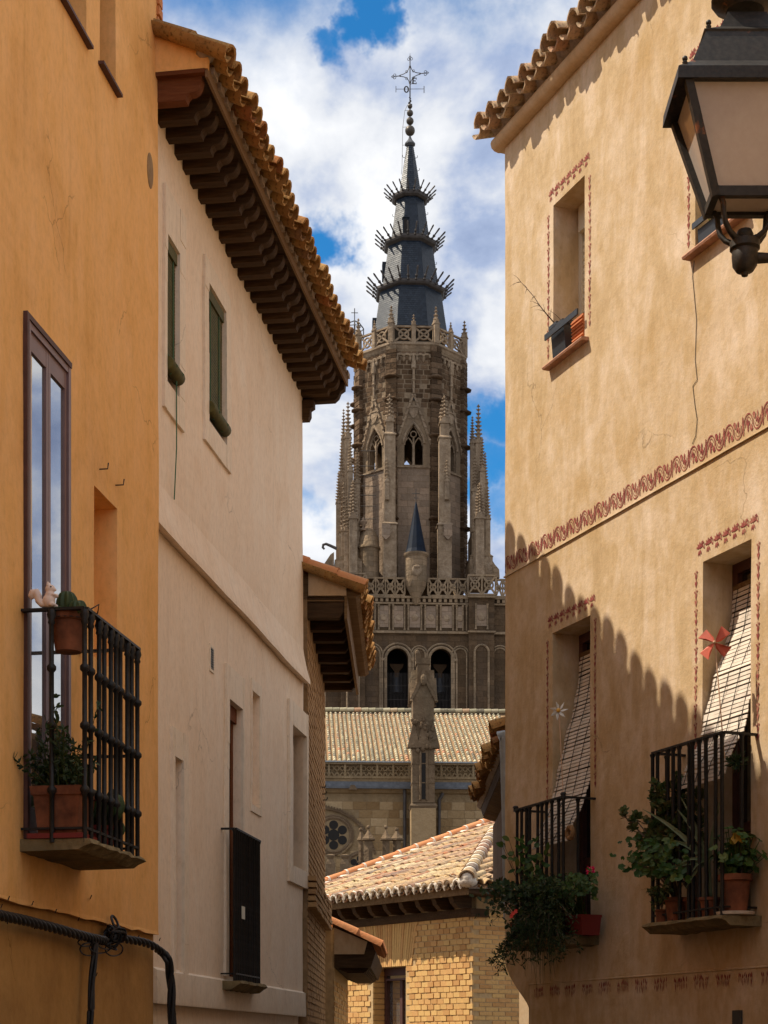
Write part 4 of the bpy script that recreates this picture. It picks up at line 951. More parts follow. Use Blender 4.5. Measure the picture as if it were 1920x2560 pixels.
# ================================================================ OCHRE BRICK HOUSE WITH THE HIPPED TILE ROOF
B5 = Fr(1.267, 25.0, -0.8, -0.6)
kh = B5.empty('hip_roof_house', 'low ochre brick house with hipped tile roof in the middle of the street', 'house')
Z5 = 3.58
xo0, xo1 = B5.x(1013), B5.x(931); zo = B5.z(931, 2420)
XL5 = 5.0
def face(mb, x0, x1, z0, z1): mb.quad((x0, -0.012, z0), (x1, -0.012, z0), (x1, -0.012, z1), (x0, -0.012, z1))
wm = MB(); face(wm, 0, xo0, 0, Z5 + .3); face(wm, xo1, XL5, 0, Z5 + .3); face(wm, xo0, xo1, zo, Z5 + .3)
dp = 0.30
wm.quad((xo0, -.012, 0), (xo0, -dp, 0), (xo0, -dp, zo), (xo0, -.012, zo)); wm.quad((xo1, -.012, 0), (xo1, -dp, 0), (xo1, -dp, zo), (xo1, -.012, zo)); wm.quad((xo0, -.012, zo), (xo0, -dp, zo), (xo1, -dp, zo), (xo1, -.012, zo))
wm.quad((0, -.012, 0), (0, -4, 0), (0, -4, Z5 + .3), (0, -.012, Z5 + .3)); wm.quad((XL5, -.012, 0), (XL5, -4, 0), (XL5, -4, Z5 + .3), (XL5, -.012, Z5 + .3))
wallk = wm.build('wall', 'brick_joint', kh)
BWW, BHH, JJ = 0.138, 0.072, 0.014
bmesh_v = [MB().box(-BWW / 2 * s, BWW / 2 * s, -0.03, 0.0, 0, BHH).mesh('brick', 'brick_ochre') for s in (1.0, 0.96, 0.5)]
fan0, fan1 = xo0 - 0.16, xo1 + 0.10
rg = random.Random(44); r = 0; z = 1.45; nb = 0
while z < Z5:
    x = (BWW + JJ) * (0.25 if r % 2 else 0.75)
    while x < 3.3:
        inop = xo0 - BWW / 2 < x < xo1 + BWW / 2 and z + BHH < zo + .02
        infan = fan0 - 0.05 < x < fan1 + .05 and z + BHH > zo - 0.0
        if not inop and not infan:
            put('brick', bmesh_v[0 if rg.random() < .75 else 1], wallk, Matrix.Translation((x + rg.uniform(-.006, .006), rg.uniform(-.007, .006), z + rg.uniform(-.003, .003))) @ Matrix.Rotation(rg.uniform(-.03, .03), 4, 'Z')); nb += 1
        x += BWW + JJ
    z += BHH + JJ; r += 1
# flat arch of fanned bricks over the opening
nf = 22; cx = (xo0 + xo1) / 2; zf0, zf1 = zo + 0.004, Z5 - 0.02
for k in range(nf):
    def fx(t, top): return (fan0 + (fan1 - fan0) * t) if not top else (fan0 - 0.14 + (fan1 - fan0 + .28) * t)
    t0, t1 = (k + .08) / nf, (k + .92) / nf
    MB().prism([(fx(t0, 0), zf0), (fx(t1, 0), zf0), (fx(t1, 1), zf1), (fx(t0, 1), zf1)], -0.03, 0.002 + rg.uniform(-.003, .003)).build('arch_brick', 'brick_ochre', wallk)
rev = MB()
z = 1.4
while z < zo - .08:
    rev.box(xo1 - 0.001, xo1 - .012, -dp, -.02 - rg.uniform(0, .005), z, z + .07); z += .086
rev.build('jamb_bricks', 'brick_ochre_mass', wallk, kind='stuff')
sd5 = MB(); rg5 = random.Random(71)
z = 1.4; r = 0
while z < Z5:
    y = -0.03 - (0.125 if r % 2 else 0)
    while y > -2.2:
        if rg5.random() > .05: sd5.box(-0.004 - rg5.uniform(0, .006), 0.02, y - .23, y, z, z + .052)
        y -= .25
    z += .066; r += 1
sd5.build('side_bricks', 'brick_ochre_mass', wallk, kind='stuff')
# window in the opening
y = -dp + .005; wn = MB(); wn.box(xo0, xo0 + .08, y, y + .07, 0.9, zo).box(xo1 - .08, xo1, y, y + .07, .9, zo).box(xo0 + .08, xo1 - .08, y, y + .07, zo - .12, zo).box(xo0 + .08, xo1 - .08, y, y + .10, zo - .20, zo - .17)
wo = wn.build('window', 'frame_dark', kh); md = (xo0 + xo1) / 2
MB().box(xo0 + .08, xo0 + .13, y + .002, y + .05, .9, zo - .2).box(md - .03, md + .03, y + .002, y + .05, .9, zo - .2).box(xo0 + .13, md - .03, y + .002, y + .05, 1.62, 1.68).build('window_sash', 'frame_dark', wo)
MB().box(xo0 + .08, xo1 - .08, y, y + .012, .9, zo - .2).build('pane', 'window_glass', wo)
# eaves and roof
OV = 0.45; ZE5 = 3.97; S5 = R(20); tn = math.tan(S5)
MB().prism([(-.3, Z5 - .02), (.02, Z5 - .02), (.05, Z5 + .04), (.05, Z5 + .10), (-.3, Z5 + .10)], -0.05, XL5, 'yz').build('wall_plate', 'wood_dark', kh)
ev5 = MB().prism([(-.3, Z5 + .27), (OV - .06, Z5 + .27), (OV - .04, Z5 + .33), (-.3, Z5 + .38)], -OV + .06, XL5, 'yz').build('eaves', 'wood_dark', kh)
MB().box(-OV + .04, -0.04, -3.0, OV - .05, Z5 + .272, Z5 + .33).build('side_soffit', 'wood_dark', ev5)
rj = MB().prism([(-.1, .1), (.24, .1), (.28, .14), (.31, .16), (.36, .27), (-.1, .27)], -.05, .05, 'yz').mesh('rafter', 'wood_dark')
for k in range(9): put('rafter', rj, ev5, Matrix.Translation((0.05 + k * 0.4, 0, Z5)))
MB().box(-OV + .03, XL5, OV - .058, OV - .03, Z5 + .25, Z5 + .37).build('fascia_board', 'wood_warm', ev5)
top5 = 4.2
rk = MB(); c0 = (-OV, OV, ZE5 - .01)
def rp(s, x): return (x, OV - s, ZE5 - .01 + s * tn)
XV = 4.6
rk.quad(rp(0, -OV), rp(0, XV), rp(XV + OV, XV)); rk.quad((-OV, OV, ZE5 - .01), (XV, OV - XV - OV, ZE5 - .01 + (XV + OV) * tn), (-OV, OV - XV - OV, ZE5 - .01))
rk.quad((XV, OV, ZE5 - .01), (XV, OV - XV - OV, ZE5 - .01 + (XV + OV) * tn), (XV, OV - XV - OV, ZE5 - .5), (XV, OV, ZE5 - .3))
roofk = rk.build('roof', 'mortar_grey', kh)
kc = tile_mesh('warm_cover', 'tile_warm', 0.54, 0.082, 0.064, 0.016, 6, R(174), 0.0); kn = tile_mesh('warm_channel', 'tile_warm', 0.54, 0.074, 0.06, 0.014, 5, R(140), 0.0)
c_, s_ = math.cos(S5), math.sin(S5); X0, Y0, Z0 = Vector((-1, 0, 0)), Vector((0, -c_, s_)), Vector((0, s_, c_))
rg = random.Random(77); pit = 0.178; ncol = int((XV + OV) / pit)
mort = MB(); chm = MB()
for k in range(1, ncol + 1):
    x = -OV + k * pit
    smax = (k * pit) / c_
    n = int(smax / 0.47) + 1
    for r in range(n):
        d = r * 0.47 + rg.uniform(-.05, .05) * (1 if r else .3) - 0.05
        if d > smax - 0.05: break
        tw = rg.uniform(-.03, .03)
        put('roof_tile', kc, roofk, frame_m(Vector((x, OV, ZE5)) + Y0 * d + Z0 * (0.03 + rg.uniform(-.006, .008)), X0, Y0, Z0) @ Matrix.Rotation(tw, 4, 'Z') @ Matrix.Rotation(-R(0.9), 4, 'X'))
        Mc = frame_m(Vector((x - pit / 2, OV, ZE5)) + Y0 * (d + .02) + Z0 * 0.026, X0, Y0, Z0) @ Matrix.Rotation(-R(1.6), 4, 'X') @ Matrix.Rotation(math.pi, 4, 'Y'); o_ = len(chm.v); chm.v.extend([tuple(Mc @ v.co) for v in kn.vertices]); chm.f.extend([tuple(i + o_ for i in p.vertices) for p in kn.polygons])
    # white mortar dabs: arched lips of the eave tiles
    a = [Vector((x + math.cos(q) * 0.075, OV + .045, ZE5 - .012 + math.sin(q) * 0.085)) for q in [math.pi * i / 8 for i in range(9)]]
    mort.tube([p + Vector((rg.uniform(-.006, .006), rg.uniform(-.006, .01), rg.uniform(-.01, .006))) for p in a], [0.012, .016, .022, .028, .03, .028, .022, .018, .02], 6)
    mort.tube([a[-1], a[-1] + Vector((-.012, .0, -.05))], [.022, .010], 6)
    mort.ball((x, OV - .02, ZE5 + .02), 0.06, 8, 5, (1, .6, .8))
chm.build('channel_tiles', 'tile_warm_mass', roofk, smooth=35, kind='stuff'); mort.build('mortar_lips', 'mortar_white', roofk, smooth=60, kind='stuff')
# verge row with mortar lumps
vr = tile_mesh('verge_cover', 'tile_red', 0.46, 0.085, 0.07, 0.016, 6, R(170), 0.0); vl = MB()
for r in range(13):
    d = r * 0.40; put('verge_tile', vr, roofk, frame_m(Vector((XV - .02, OV, ZE5)) + Y0 * d + Z0 * 0.085, X0, Y0, Z0))
    p = Vector((XV - .02, OV, ZE5)) + Y0 * (d + .42) + Z0 * .10; vl.ball(p, .085, 8, 6, (1.1, .55, .9))
    p2 = Vector((XV - .13, OV, ZE5)) + Y0 * (d + .40) + Z0 * .03; vl.ball(p2, .11, 8, 6, (1.0, 2.0, .45))
vl.build('verge_mortar', 'mortar_white', roofk, smooth=60, kind='stuff')
# hip tiles, and the tiles of the other slope
hd = Vector((1, -1, tn)).normalized(); hx = Vector((-1, -1, 0)).normalized(); hz = hx.cross(hd); hp = Vector((-OV - .02, OV + .02, ZE5 + .03))
hc = tile_mesh('hip_cover', 'tile_warm', 0.5, 0.125, 0.10, 0.02, 8, R(176), 0.0); hm = MB()
for r in range(12):
    p = hp + hd * (r * .42) + hz * .05; put('hip_tile', hc, roofk, frame_m(p, hx, hd, hz)); hm.ball(p + hd * .44 + hz * .03, .105, 9, 6, (1, 1, .8)); 
    hm.ball(p + hd * .1 - hz * .06, .15, 9, 6, (1, 1, .6))
hm.ball(hp + hd * .07 + hz * .04, .105, 10, 7, (1, 1, 1)); hm.build('hip_mortar', 'mortar_white', roofk, smooth=60, kind='stuff')
Xs, Ys, Zs = Vector((0, 1, 0)), Vector((c_, 0, s_)), Vector((-s_, 0, c_))
for k in range(1, 9):
    yy = OV - k * pit; n = max(1, int(k * pit / .38))
    for r in range(n):
        d = r * .40 - .05; put('roof_tile', kc, roofk, frame_m(Vector((-OV, yy, ZE5)) + Ys * d + Zs * .03, Xs, Ys, Zs) @ Matrix.Rotation(rg.uniform(-.03, .03), 4, 'Z'))
        put('roof_tile', kn, roofk, frame_m(Vector((-OV, yy + pit / 2, ZE5)) + Ys * d + Zs * .034, Xs, Ys, Zs) @ Matrix.Rotation(math.pi, 4, 'Y'))
print('bricks', nb, 'cols', ncol)

# ================================================================ DARK TIMBER EAVE BEYOND THE OCHRE HOUSE'S CORNER
B6 = Fr(1.46, 14.9, -1.0, 0.0)
th_ = B6.empty('timber_eave_house', 'house behind the ochre corner, showing dark timber eaves and ragged tiles', 'house')
MB().box(0.2, 5.2, -4.0, 0.0, 3.4, 4.5).build('wall', 'wood_warm', th_); MB().box(0.2, 4.4, -4.0, -1.2, 0.0, 3.4).build('wall', 'plaster_cream', th_)
e6 = MB().prism([(0.0, 4.20), (0.33, 4.30), (0.36, 4.40), (0.0, 4.62)], 0.3, 4.75, 'yz').build('eaves', 'wood_dark', th_)
pk = MB().box(-.10, .10, 0.0, 0.34, -.012, 0.0).mesh('soffit_plank', 'wood_warm')
for k in range(20): put('soffit_plank', pk, e6, Matrix.Translation((.45 + k * .222, 0, 4.19)) @ Matrix.Rotation(math.atan2(.1, .33), 4, 'X'))
MB().box(2.6, 4.75, 0.002, 0.20, 3.45, 4.19).build('jetty', 'wood_warm', th_)
jb = MB().box(-.055, .055, 0.0, .016, 3.46, 4.18).mesh('board', 'wood_warm')
for k in range(17): put('board', jb, th_, Matrix.Translation((2.68 + k * .124, .202, 0)))
r6 = MB().prism([(0.40, 4.42), (-4, 5.9), (-4, 5.8), (0.36, 4.38)], 0.3, 4.8, 'yz').build('roof', 'mortar_grey', th_)
lay_tiles(r6, cv, cc, 4.75, 22, 0.205, lambda x: (0.46 + .03 * math.sin(x * 5), 4.43 + .015 * math.sin(x * 3)), R(20), 2, .3, 2.0, rng=random.Random(19), xdir=-1.0)
gp = [at(1246, 1842, 15.0), at(1256, 1838, 15.0), at(1262, 1850, 15.0), at(1264, 1900, 15.0), at(1268, 2050, 15.0), at(1272, 2300, 15.0)]
inv = Matrix.Translation((-1.46, -14.9, 0)); Ri = Matrix.Rotation(-B6.rot, 4, 'Z')
MB().tube([Ri @ (inv @ p) for p in gp], 0.048, 10).build('downpipe', 'zinc', th_, smooth=50)
# pale garden wall down the street, seen as a lit sliver
gw = thing('garden_wall', 'pale sunlit garden wall seen as a sliver beside the ochre corner', 'wall', (1.775, 22.6, 0), math.atan2(-.75, .66))
MB().box(0.0, 1.6, 0.0, 0.3, 0.0, 2.72).build('wall_body', 'plaster_cream', gw)
MB().prism([(-.04, 2.721), (.34, 2.721), (.15, 2.82)], -.04, 1.64, 'yz').build('coping', 'terracotta_sill', gw)

# ================================================================ CATHEDRAL TOWER
TR = R(3.0); TX, TY = 2.343, 155.0
QF = Fr(TX, TY, math.sin(TR), -math.cos(TR))
tw_ = thing('cathedral_tower', 'tall brown stone bell tower with dark slate spire and iron cross', 'tower', (TX, TY, 0), TR)
def TP(u, v, yo):
    x, z = QF.px(u, v, yo); return -x, z
def tx(u, yo): return TP(u, 0, yo)[0]
def tz(v, yo, u=1030): return TP(u, v, yo)[1]
KM = TY / FOC
A8 = 4.70; HW8 = A8 * math.tan(R(22.5)); R8 = A8 / math.cos(R(22.5))
def rot8(i): return Matrix.Rotation(R(45) * i, 4, 'Z')
def octo(mb, prof):   # prof of (apothem, z), flat face to the front
    mb.lathe([(a / math.cos(R(22.5)), z) for a, z in prof], 8, phase=0.5)
    return mb
# ---- spire of four slated stages
stages = [(368, 8, 497, 28), (504, 33, 615, 48), (624, 54, 736, 70), (744, 75, 850, 90)]
rg = random.Random(50)
for (v0, h0, v1, h1) in stages:
    za, zb = tz(v0, 0), tz(v1, 0); a0, a1 = h0 * KM, h1 * KM
    st = octo(MB(), [(a1 - .02, zb - .1), (a0 - .02, za)]).build('spire_stage', 'slate_base', tw_)
    sm = MB(); rows = int((zb - za) / -0.19) if zb > za else int((za - zb) / 0.19)
    for i in range(-2, 3):
        M = rot8(i)
        for r in range(rows):
            t0, t1 = r / rows, (r + 1.12) / rows; zz0 = zb + (za - zb) * t0; zz1 = zb + (za - zb) * min(1, t1)
            aa0 = a1 + (a0 - a1) * t0; aa1 = a1 + (a0 - a1) * min(1, t1); hw0 = aa0 * .4142
            n = max(1, int(2 * hw0 / 0.26)); wd = 2 * hw0 / n
            for k in range(-1, n + 1):
                x0 = -hw0 + wd * (k + (0.5 if r % 2 else 0)); x1 = x0 + wd * .95
                x0 = max(x0, -hw0); x1 = min(x1, hw0)
                if x1 - x0 < .03: continue
                f = aa1 / aa0 if aa0 > .01 else 1
                sm.add([(x0, -aa0 - .025 - rg.uniform(0, .012), zz0), (x1, -aa0 - .025 - rg.uniform(0, .012), zz0), (x1 * f, -aa1 - .003, zz1), (x0 * f, -aa1 - .003, zz1)], [(0, 1, 2, 3)], M)
    sm.build('slates', 'slate', st, kind='stuff')
# dormers of the spire
for (u, v0, v1, wpx, i) in ((1014, 548, 598, 15, 0), (960, 658, 700, 9, -1), (936, 798, 818, 10, -2)):
    if i == 0:
        x0, z0 = TP(u - wpx / 2, v1, 1.5); x1, z1 = TP(u + wpx / 2, v0, 1.5)
        MB().box(x0, x1, -1.75, -0.6, z0, z1).prism([(x0 - .06, z1), (x1 + .06, z1), ((x0 + x1) / 2, z1 + .25)], -1.85, -.6).build('dormer', 'slate_base', tw_)
        MB().box(x0 + .1, x1 - .1, -1.765, -1.7, z0 + .1, z1 - .1).build('dormer_opening', 'dark_interior', tw_)
    else:
        x0, z0 = TP(u - wpx / 2, v1, 0.3); x1, z1 = TP(u + wpx / 2, v0, .3)
        MB().box(x0, x1 + .5, -.6, .2, z0, z1).build('dormer', 'slate_base', tw_)
# ---- the three crowns of rays
spk = MB().lathe([(0.04, 0), (0.075, .05), (0.10, .12), (0.055, .20), (0.085, .30), (0.11, .36), (0.05, .44), (0.056, .70), (0.062, .92), (0.03, 1.0)], 6)
for (vt, vb, hp, tip, n) in ((495, 506, 44, 62, 20), (613, 626, 64, 88, 24), (733, 746, 84, 112, 28)):
    zt_, zb_ = tz(vt, 0), tz(vb, 0); a = hp * KM; h = zt_ - zb_
    cr = octo(MB(), [(a * .72, zb_ - h * .15), (a * .86, zb_ - h * .1), (a * .97, zb_ + h * .25), (a, zb_ + h * .55), (a, zt_), (a * .9, zt_ + .03), (a * .5, zt_ + .02)]).build('crown_ring', 'spire_metal', tw_)
    L = math.hypot((tip - hp) * KM, 25 * KM); me = spk.mesh('ray', 'spire_metal', smooth=40)
    for k in range(n):
        q = 2 * math.pi * (k + .5) / n; d = Vector((math.sin(q), -math.cos(q), 0)); el = R(42)
        # ring is octagonal: distance to its edge in this direction
        f = a * .97 / max(math.cos((q + R(22.5)) % R(45) - R(22.5)), .9)
        Z = d * math.cos(el) + Vector((0, 0, math.sin(el))); X = Vector((0, 0, 1)).cross(d).normalized(); Y = Z.cross(X)
        put('ray', me, cr, frame_m(d * f + Vector((0, 0, zt_ - h * .3)), X, Y, Z) @ Matrix.Scale(L, 4))
# ---- finial, balls and cross
zc = tz(366, 0)
octo(MB(), [(.28, zc), (.46, zc + .12), (.46, zc + .2), (.20, zc + .55), (.10, zc + .8), (.05, zc + 1.0)]).build('finial', 'lead_grey', tw_)
for (v, r) in ((327, 12.4), (303, 9.3), (283, 8.0), (266, 6.0)):
    MB().ball((0, 0, tz(v, 0)), r * KM, 20, 14).build('ball', 'ball_bronze', tw_, smooth=60)
cz = tz(187, 0); rod = MB(); rod.tube([(0, 0, zc + .8), (0, 0, tz(262, 0)), (0, 0, tz(150, 0)), (0, 0, tz(133, 0))], [.07, .06, .045, .01], 7)
ca = Vector((math.cos(R(-14)), math.sin(R(-14)), 0)); crs = MB()
def cp(a, b): return ca * a + Vector((0, 0, cz + b))
LA = 46 * KM; LV = 48 * KM; gq = 14 * KM
for (s1, s2) in ((1, 1), (1, -1), (-1, 1), (-1, -1)):
    pts = []
    for i in range(9):
        t = i / 8; p0, p1, p2 = (gq * 1.9 * s1, 0.05 * s2), (gq * .25 * s1, gq * .25 * s2), (0.05 * s1, gq * 1.6 * s2)
        pts.append(cp((1 - t) ** 2 * p0[0] + 2 * t * (1 - t) * p1[0] + t * t * p2[0], (1 - t) ** 2 * p0[1] + 2 * t * (1 - t) * p1[1] + t * t * p2[1]))
    crs.tube(pts, .035, 5)
    crs.tube([cp(gq * .62 * s1 + .1 * math.cos(q), gq * .62 * s2 + .12 * math.sin(q)) for q in [i * math.pi / 4 for i in range(8)]], .022, 4, closed=True)
for s1 in (1, -1):
    crs.tube([cp(gq * 1.7 * s1, 0), cp(LA * .8 * s1, 0)], .04, 5)
    for (dx, dz) in ((.14, 0), (-.02, .13), (-.02, -.13)):
        crs.tube([cp(s1 * (LA * .86 + dx) + .12 * math.cos(q), dz + .10 * math.sin(q)) for q in [i * math.pi / 4 for i in range(8)]], .026, 4, closed=True)
    crs.tube([cp(s1 * LA * .9, 0), cp(s1 * (LA + .1), 0)], [.03, .008], 5)
for (dx, dz) in ((0, .16), (-.13, 0), (.13, 0)):
    crs.tube([cp(dx + .10 * math.cos(q), LV * .82 + dz + .12 * math.sin(q)) for q in [i * math.pi / 4 for i in range(8)]], .026, 4, closed=True)
rod.build('mast', 'spire_metal', tw_); crs.build('cross', 'spire_metal', tw_)
# compass arms with their letters
zl = tz(223, 0); arm = MB(); AL = 35 * KM
arm.tube([(-AL, .1, zl + .02), (AL, -.1, zl)], .022, 5)
arm.bar((-AL, .1, zl - .26), (-AL, .1, zl + .30), .05, .05); arm.bar((AL, -.1, zl - .34), (AL, -.1, zl + .24), .10, .06)
arm.build('compass_arm', 'spire_metal', tw_)
E_ = MB(); ex, ez, hh, ww, k = 0.12, tz(218, 0), .56, .44, .07
y0, y1 = -.55, -.50
E_.box(ex + .05, ex + .18, y0, y1, ez, ez + hh).box(ex, ex + .05, y0, y1, ez, ez + .04).box(ex, ex + .05, y0, y1, ez + hh - .04, ez + hh)
E_.box(ex + .15, ex + ww, y0, y1, ez, ez + .06).box(ex + .15, ex + ww, y0, y1, ez + hh - .06, ez + hh).box(ex + .15, ex + ww * .75, y0, y1, ez + hh / 2 - .03, ez + hh / 2 + .03)
E_.box(ex + ww - .05, ex + ww, y0, y1, ez + .06, ez + .15).box(ex + ww - .05, ex + ww, y0, y1, ez + hh - .15, ez + hh - .06).box(ex + ww * .75 - .03, ex + ww * .75 + .01, y0 - .002, y1 + .002, ez + hh / 2 - .08, ez + hh / 2 + .08)
E_.tube([(ex + .1, y1, ez + .2), (0, 0, ez + .15)], .015, 4)
E_.build('compass_letter', 'spire_metal', tw_)
O_ = MB(); ox, oz = -.36, tz(232, 0); n = 20; vs = []; fs = []
for (yy) in (-.55, -.50):
    for (rx, rz) in ((.24, .30), (.11, .22)):
        for i in range(n): q = 2 * math.pi * i / n; vs.append((ox + rx * math.cos(q), yy, oz + rz * math.sin(q)))
for i in range(n):
    j = (i + 1) % n; fs += [(i, j, n + j, n + i), (2 * n + i, 3 * n + i, 3 * n + j, 2 * n + j), (i, 2 * n + i, 2 * n + j, j), (n + i, n + j, 3 * n + j, 3 * n + i)]
O_.add(vs, fs); O_.tube([(ox + .15, -.5, oz), (0, 0, oz + .05)], .015, 4); O_.build('compass_letter', 'spire_metal', tw_)
vn = MB(); rgv = random.Random(3)
for k in range(9): z = tz(246, 0) - k * .09; vn.tube([(0, 0, z), (rgv.uniform(-.15, .25), 0, z + .1)], [.04, .06], 5)
vn.build('vane_ornament', 'spire_metal', tw_)
# lightning conductor
lc = []
for (u, v) in ((1019, 262), (1012, 277), (1007, 318), (1006, 362), (1005, 420), (1003, 436)): x, z = TP(u, v, .2); lc.append((x, -.2, z))
lm = MB(); lm.tube(lc, .02, 5)
for (u, v, u2) in ((1012, 277, 1022), (1007, 318, 1022), (1006, 363, 1018)): x, z = TP(u, v, .2); x2, z2 = TP(u2, v - 1, .0); lm.tube([(x, -.2, z), (x2, 0, z2)], .018, 4)
lm.build('lightning_conductor', 'spire_metal', tw_)
for (u, v, s1) in ((1010, 392, -1), (1040, 393, 1), (1045, 425, 1), (985, 540, -1), (1066, 535, 1), (1088, 660, 1)):
    x, z = TP(u, v, 0); MB().tube([(x - .25 * s1, 0, z), (x, 0, z - .08), (x + .14 * s1, 0, z), (x + .12 * s1, 0, z + .16)], .025, 5).build('roof_hook', 'spire_metal', tw_)

# ---- octagon
F8 = A8                                  # facet plane is at y = -A8
fz = lambda v: tz(v, A8)
def arch_pts(hw, zs, za, round_=False, n=9):
    out = []
    for i in range(n):
        t = i / (n - 1)
        if round_: q = math.pi - math.pi / 2 * t; out.append((hw * math.cos(q), zs + (za - zs) * math.sin(q)))
        else: out.append((-hw * (1 - t ** 1.7), zs + (za - zs) * t))
    return out
def arch_wall(mb, x0, x1, z0, z1, cx, hw, zs, zsp, za, y, th, M=None, round_=False):
    """wall strip with one arched opening: sill zs, springing zsp, apex za"""
    L = arch_pts(hw, zsp, za, round_); y2 = y + th
    def q(*p): mb.add([(a, y, b) for a, b in p], [tuple(range(len(p)))], M)
    q((x0, z0), (x1, z0), (x1, zs), (x0, zs)); q((x0, zs), (cx - hw, zs), (cx - hw, zsp), (x0, zsp)); q((cx + hw, zs), (x1, zs), (x1, zsp), (cx + hw, zsp))
    for s in (-1, 1):
        xe = x0 if s < 0 else x1
        for (a, b) in zip(L[:-1], L[1:]): q((xe, a[1]), (cx - s * -1 * a[0] * 1 if False else cx + (a[0] if s < 0 else -a[0]), a[1]), (cx + (b[0] if s < 0 else -b[0]), b[1]), (xe, b[1]))
    q((x0, za), (x1, za), (x1, z1), (x0, z1))
    loop = [(cx - hw, zs)] + [(cx + a, b) for a, b in L] + [(cx - a, b) for a, b in L[::-1][1:]] + [(cx + hw, zs)]
    for a, b in zip(loop, loop[1:] + loop[:1]): mb.add([(a[0], y, a[1]), (b[0], y, b[1]), (b[0], y2, b[1]), (a[0], y2, a[1])], [(0, 1, 2, 3)], M)
    return loop
zT, zB = fz(862), fz(1450); zS, zSp, zA = fz(1162), fz(1108), fz(1060); PWX = 1.36; zPT = fz(1170)
ow = MB()
for i in range(-3, 5): arch_wall(ow, -HW8, HW8, zB, zT, 0, 0.84, zS, zSp, zA, -A8, 0.9, rot8(i))
octo_wall = ow.build('octagon_wall', 'stone_mortar', tw_)
octo(MB(), [(A8 - .3, zT - .4), (A8 + .02, zT - .35), (A8 + .12, zT - .12), (A8 + .24, zT - .02), (A8 + .24, zT + .12), (1.0, zT + .14)]).build('cornice', 'stone_carved', tw_)
sb = MB(); rgs = random.Random(23)
def gab(z): return max(0.0, 1.55 * (fz(985) - z) / (fz(985) - fz(1110)))
for i in range(-2, 3):
    M = rot8(i); z = zB + .05
    while z < zT - .55:
        h = rgs.uniform(.26, .42); x = -HW8 + .42 - rgs.uniform(0, .3)
        while x < HW8 - .42:
            wd = rgs.uniform(.35, .85); a, b = max(x, -HW8 + .42), min(x + wd, HW8 - .42); m = (a + b) / 2
            near = abs(m) < 1.45 and z < zPT + .1 or (abs(m) < gab(z) + .25 and fz(1120) < z < fz(985)) or (abs(m) < 1.5 and zPT < z < fz(1090))
            if b - a > .15 and not near and rgs.random() < .93: sb.box(a, b, -A8 - rgs.uniform(.015, .05), -A8 + .1, z, z + h, M, back=False)
            x += wd + rgs.uniform(.05, .14)
        z += h + rgs.uniform(.05, .11)
sb.build('wall_stones', 'stone_block', octo_wall, kind='stuff')
# corner pilasters of stacked stones
pm = MB(); pb_ = MB()
for i in range(-3, 4):
    M = rot8(i) @ Matrix.Rotation(R(22.5), 4, 'Z'); pm.box(-.44, .44, -R8 - .10, -R8 + .5, zB, zT - .1, M)
    z = zB + .04; k = 0
    while z < zT - .5:
        h = rgs.uniform(.30, .46); s = rgs.uniform(-.1, .1)
        for (a, b) in (((-.48, .05 + s), (.10 + s, .48)) if k % 2 else ((-.49, .49),)):
            pb_.box(a, b, -R8 - .155 - rgs.uniform(0, .03), -R8 + .3, z, z + h, M, back=False)
        z += h + .07; k += 1
    for v in (946, 1003, 1092, 1300):
        zz = fz(v); pb_.lathe([(.50, zz - .06), (.66, zz), (.70, zz + .08), (.5, zz + .22)], 8, (0, -R8 - .0, 0), M=M)
pm.build('pilasters', 'stone_mortar', octo_wall, kind='stuff'); pb_.build('pilaster_stones', 'stone_block', octo_wall, kind='stuff')
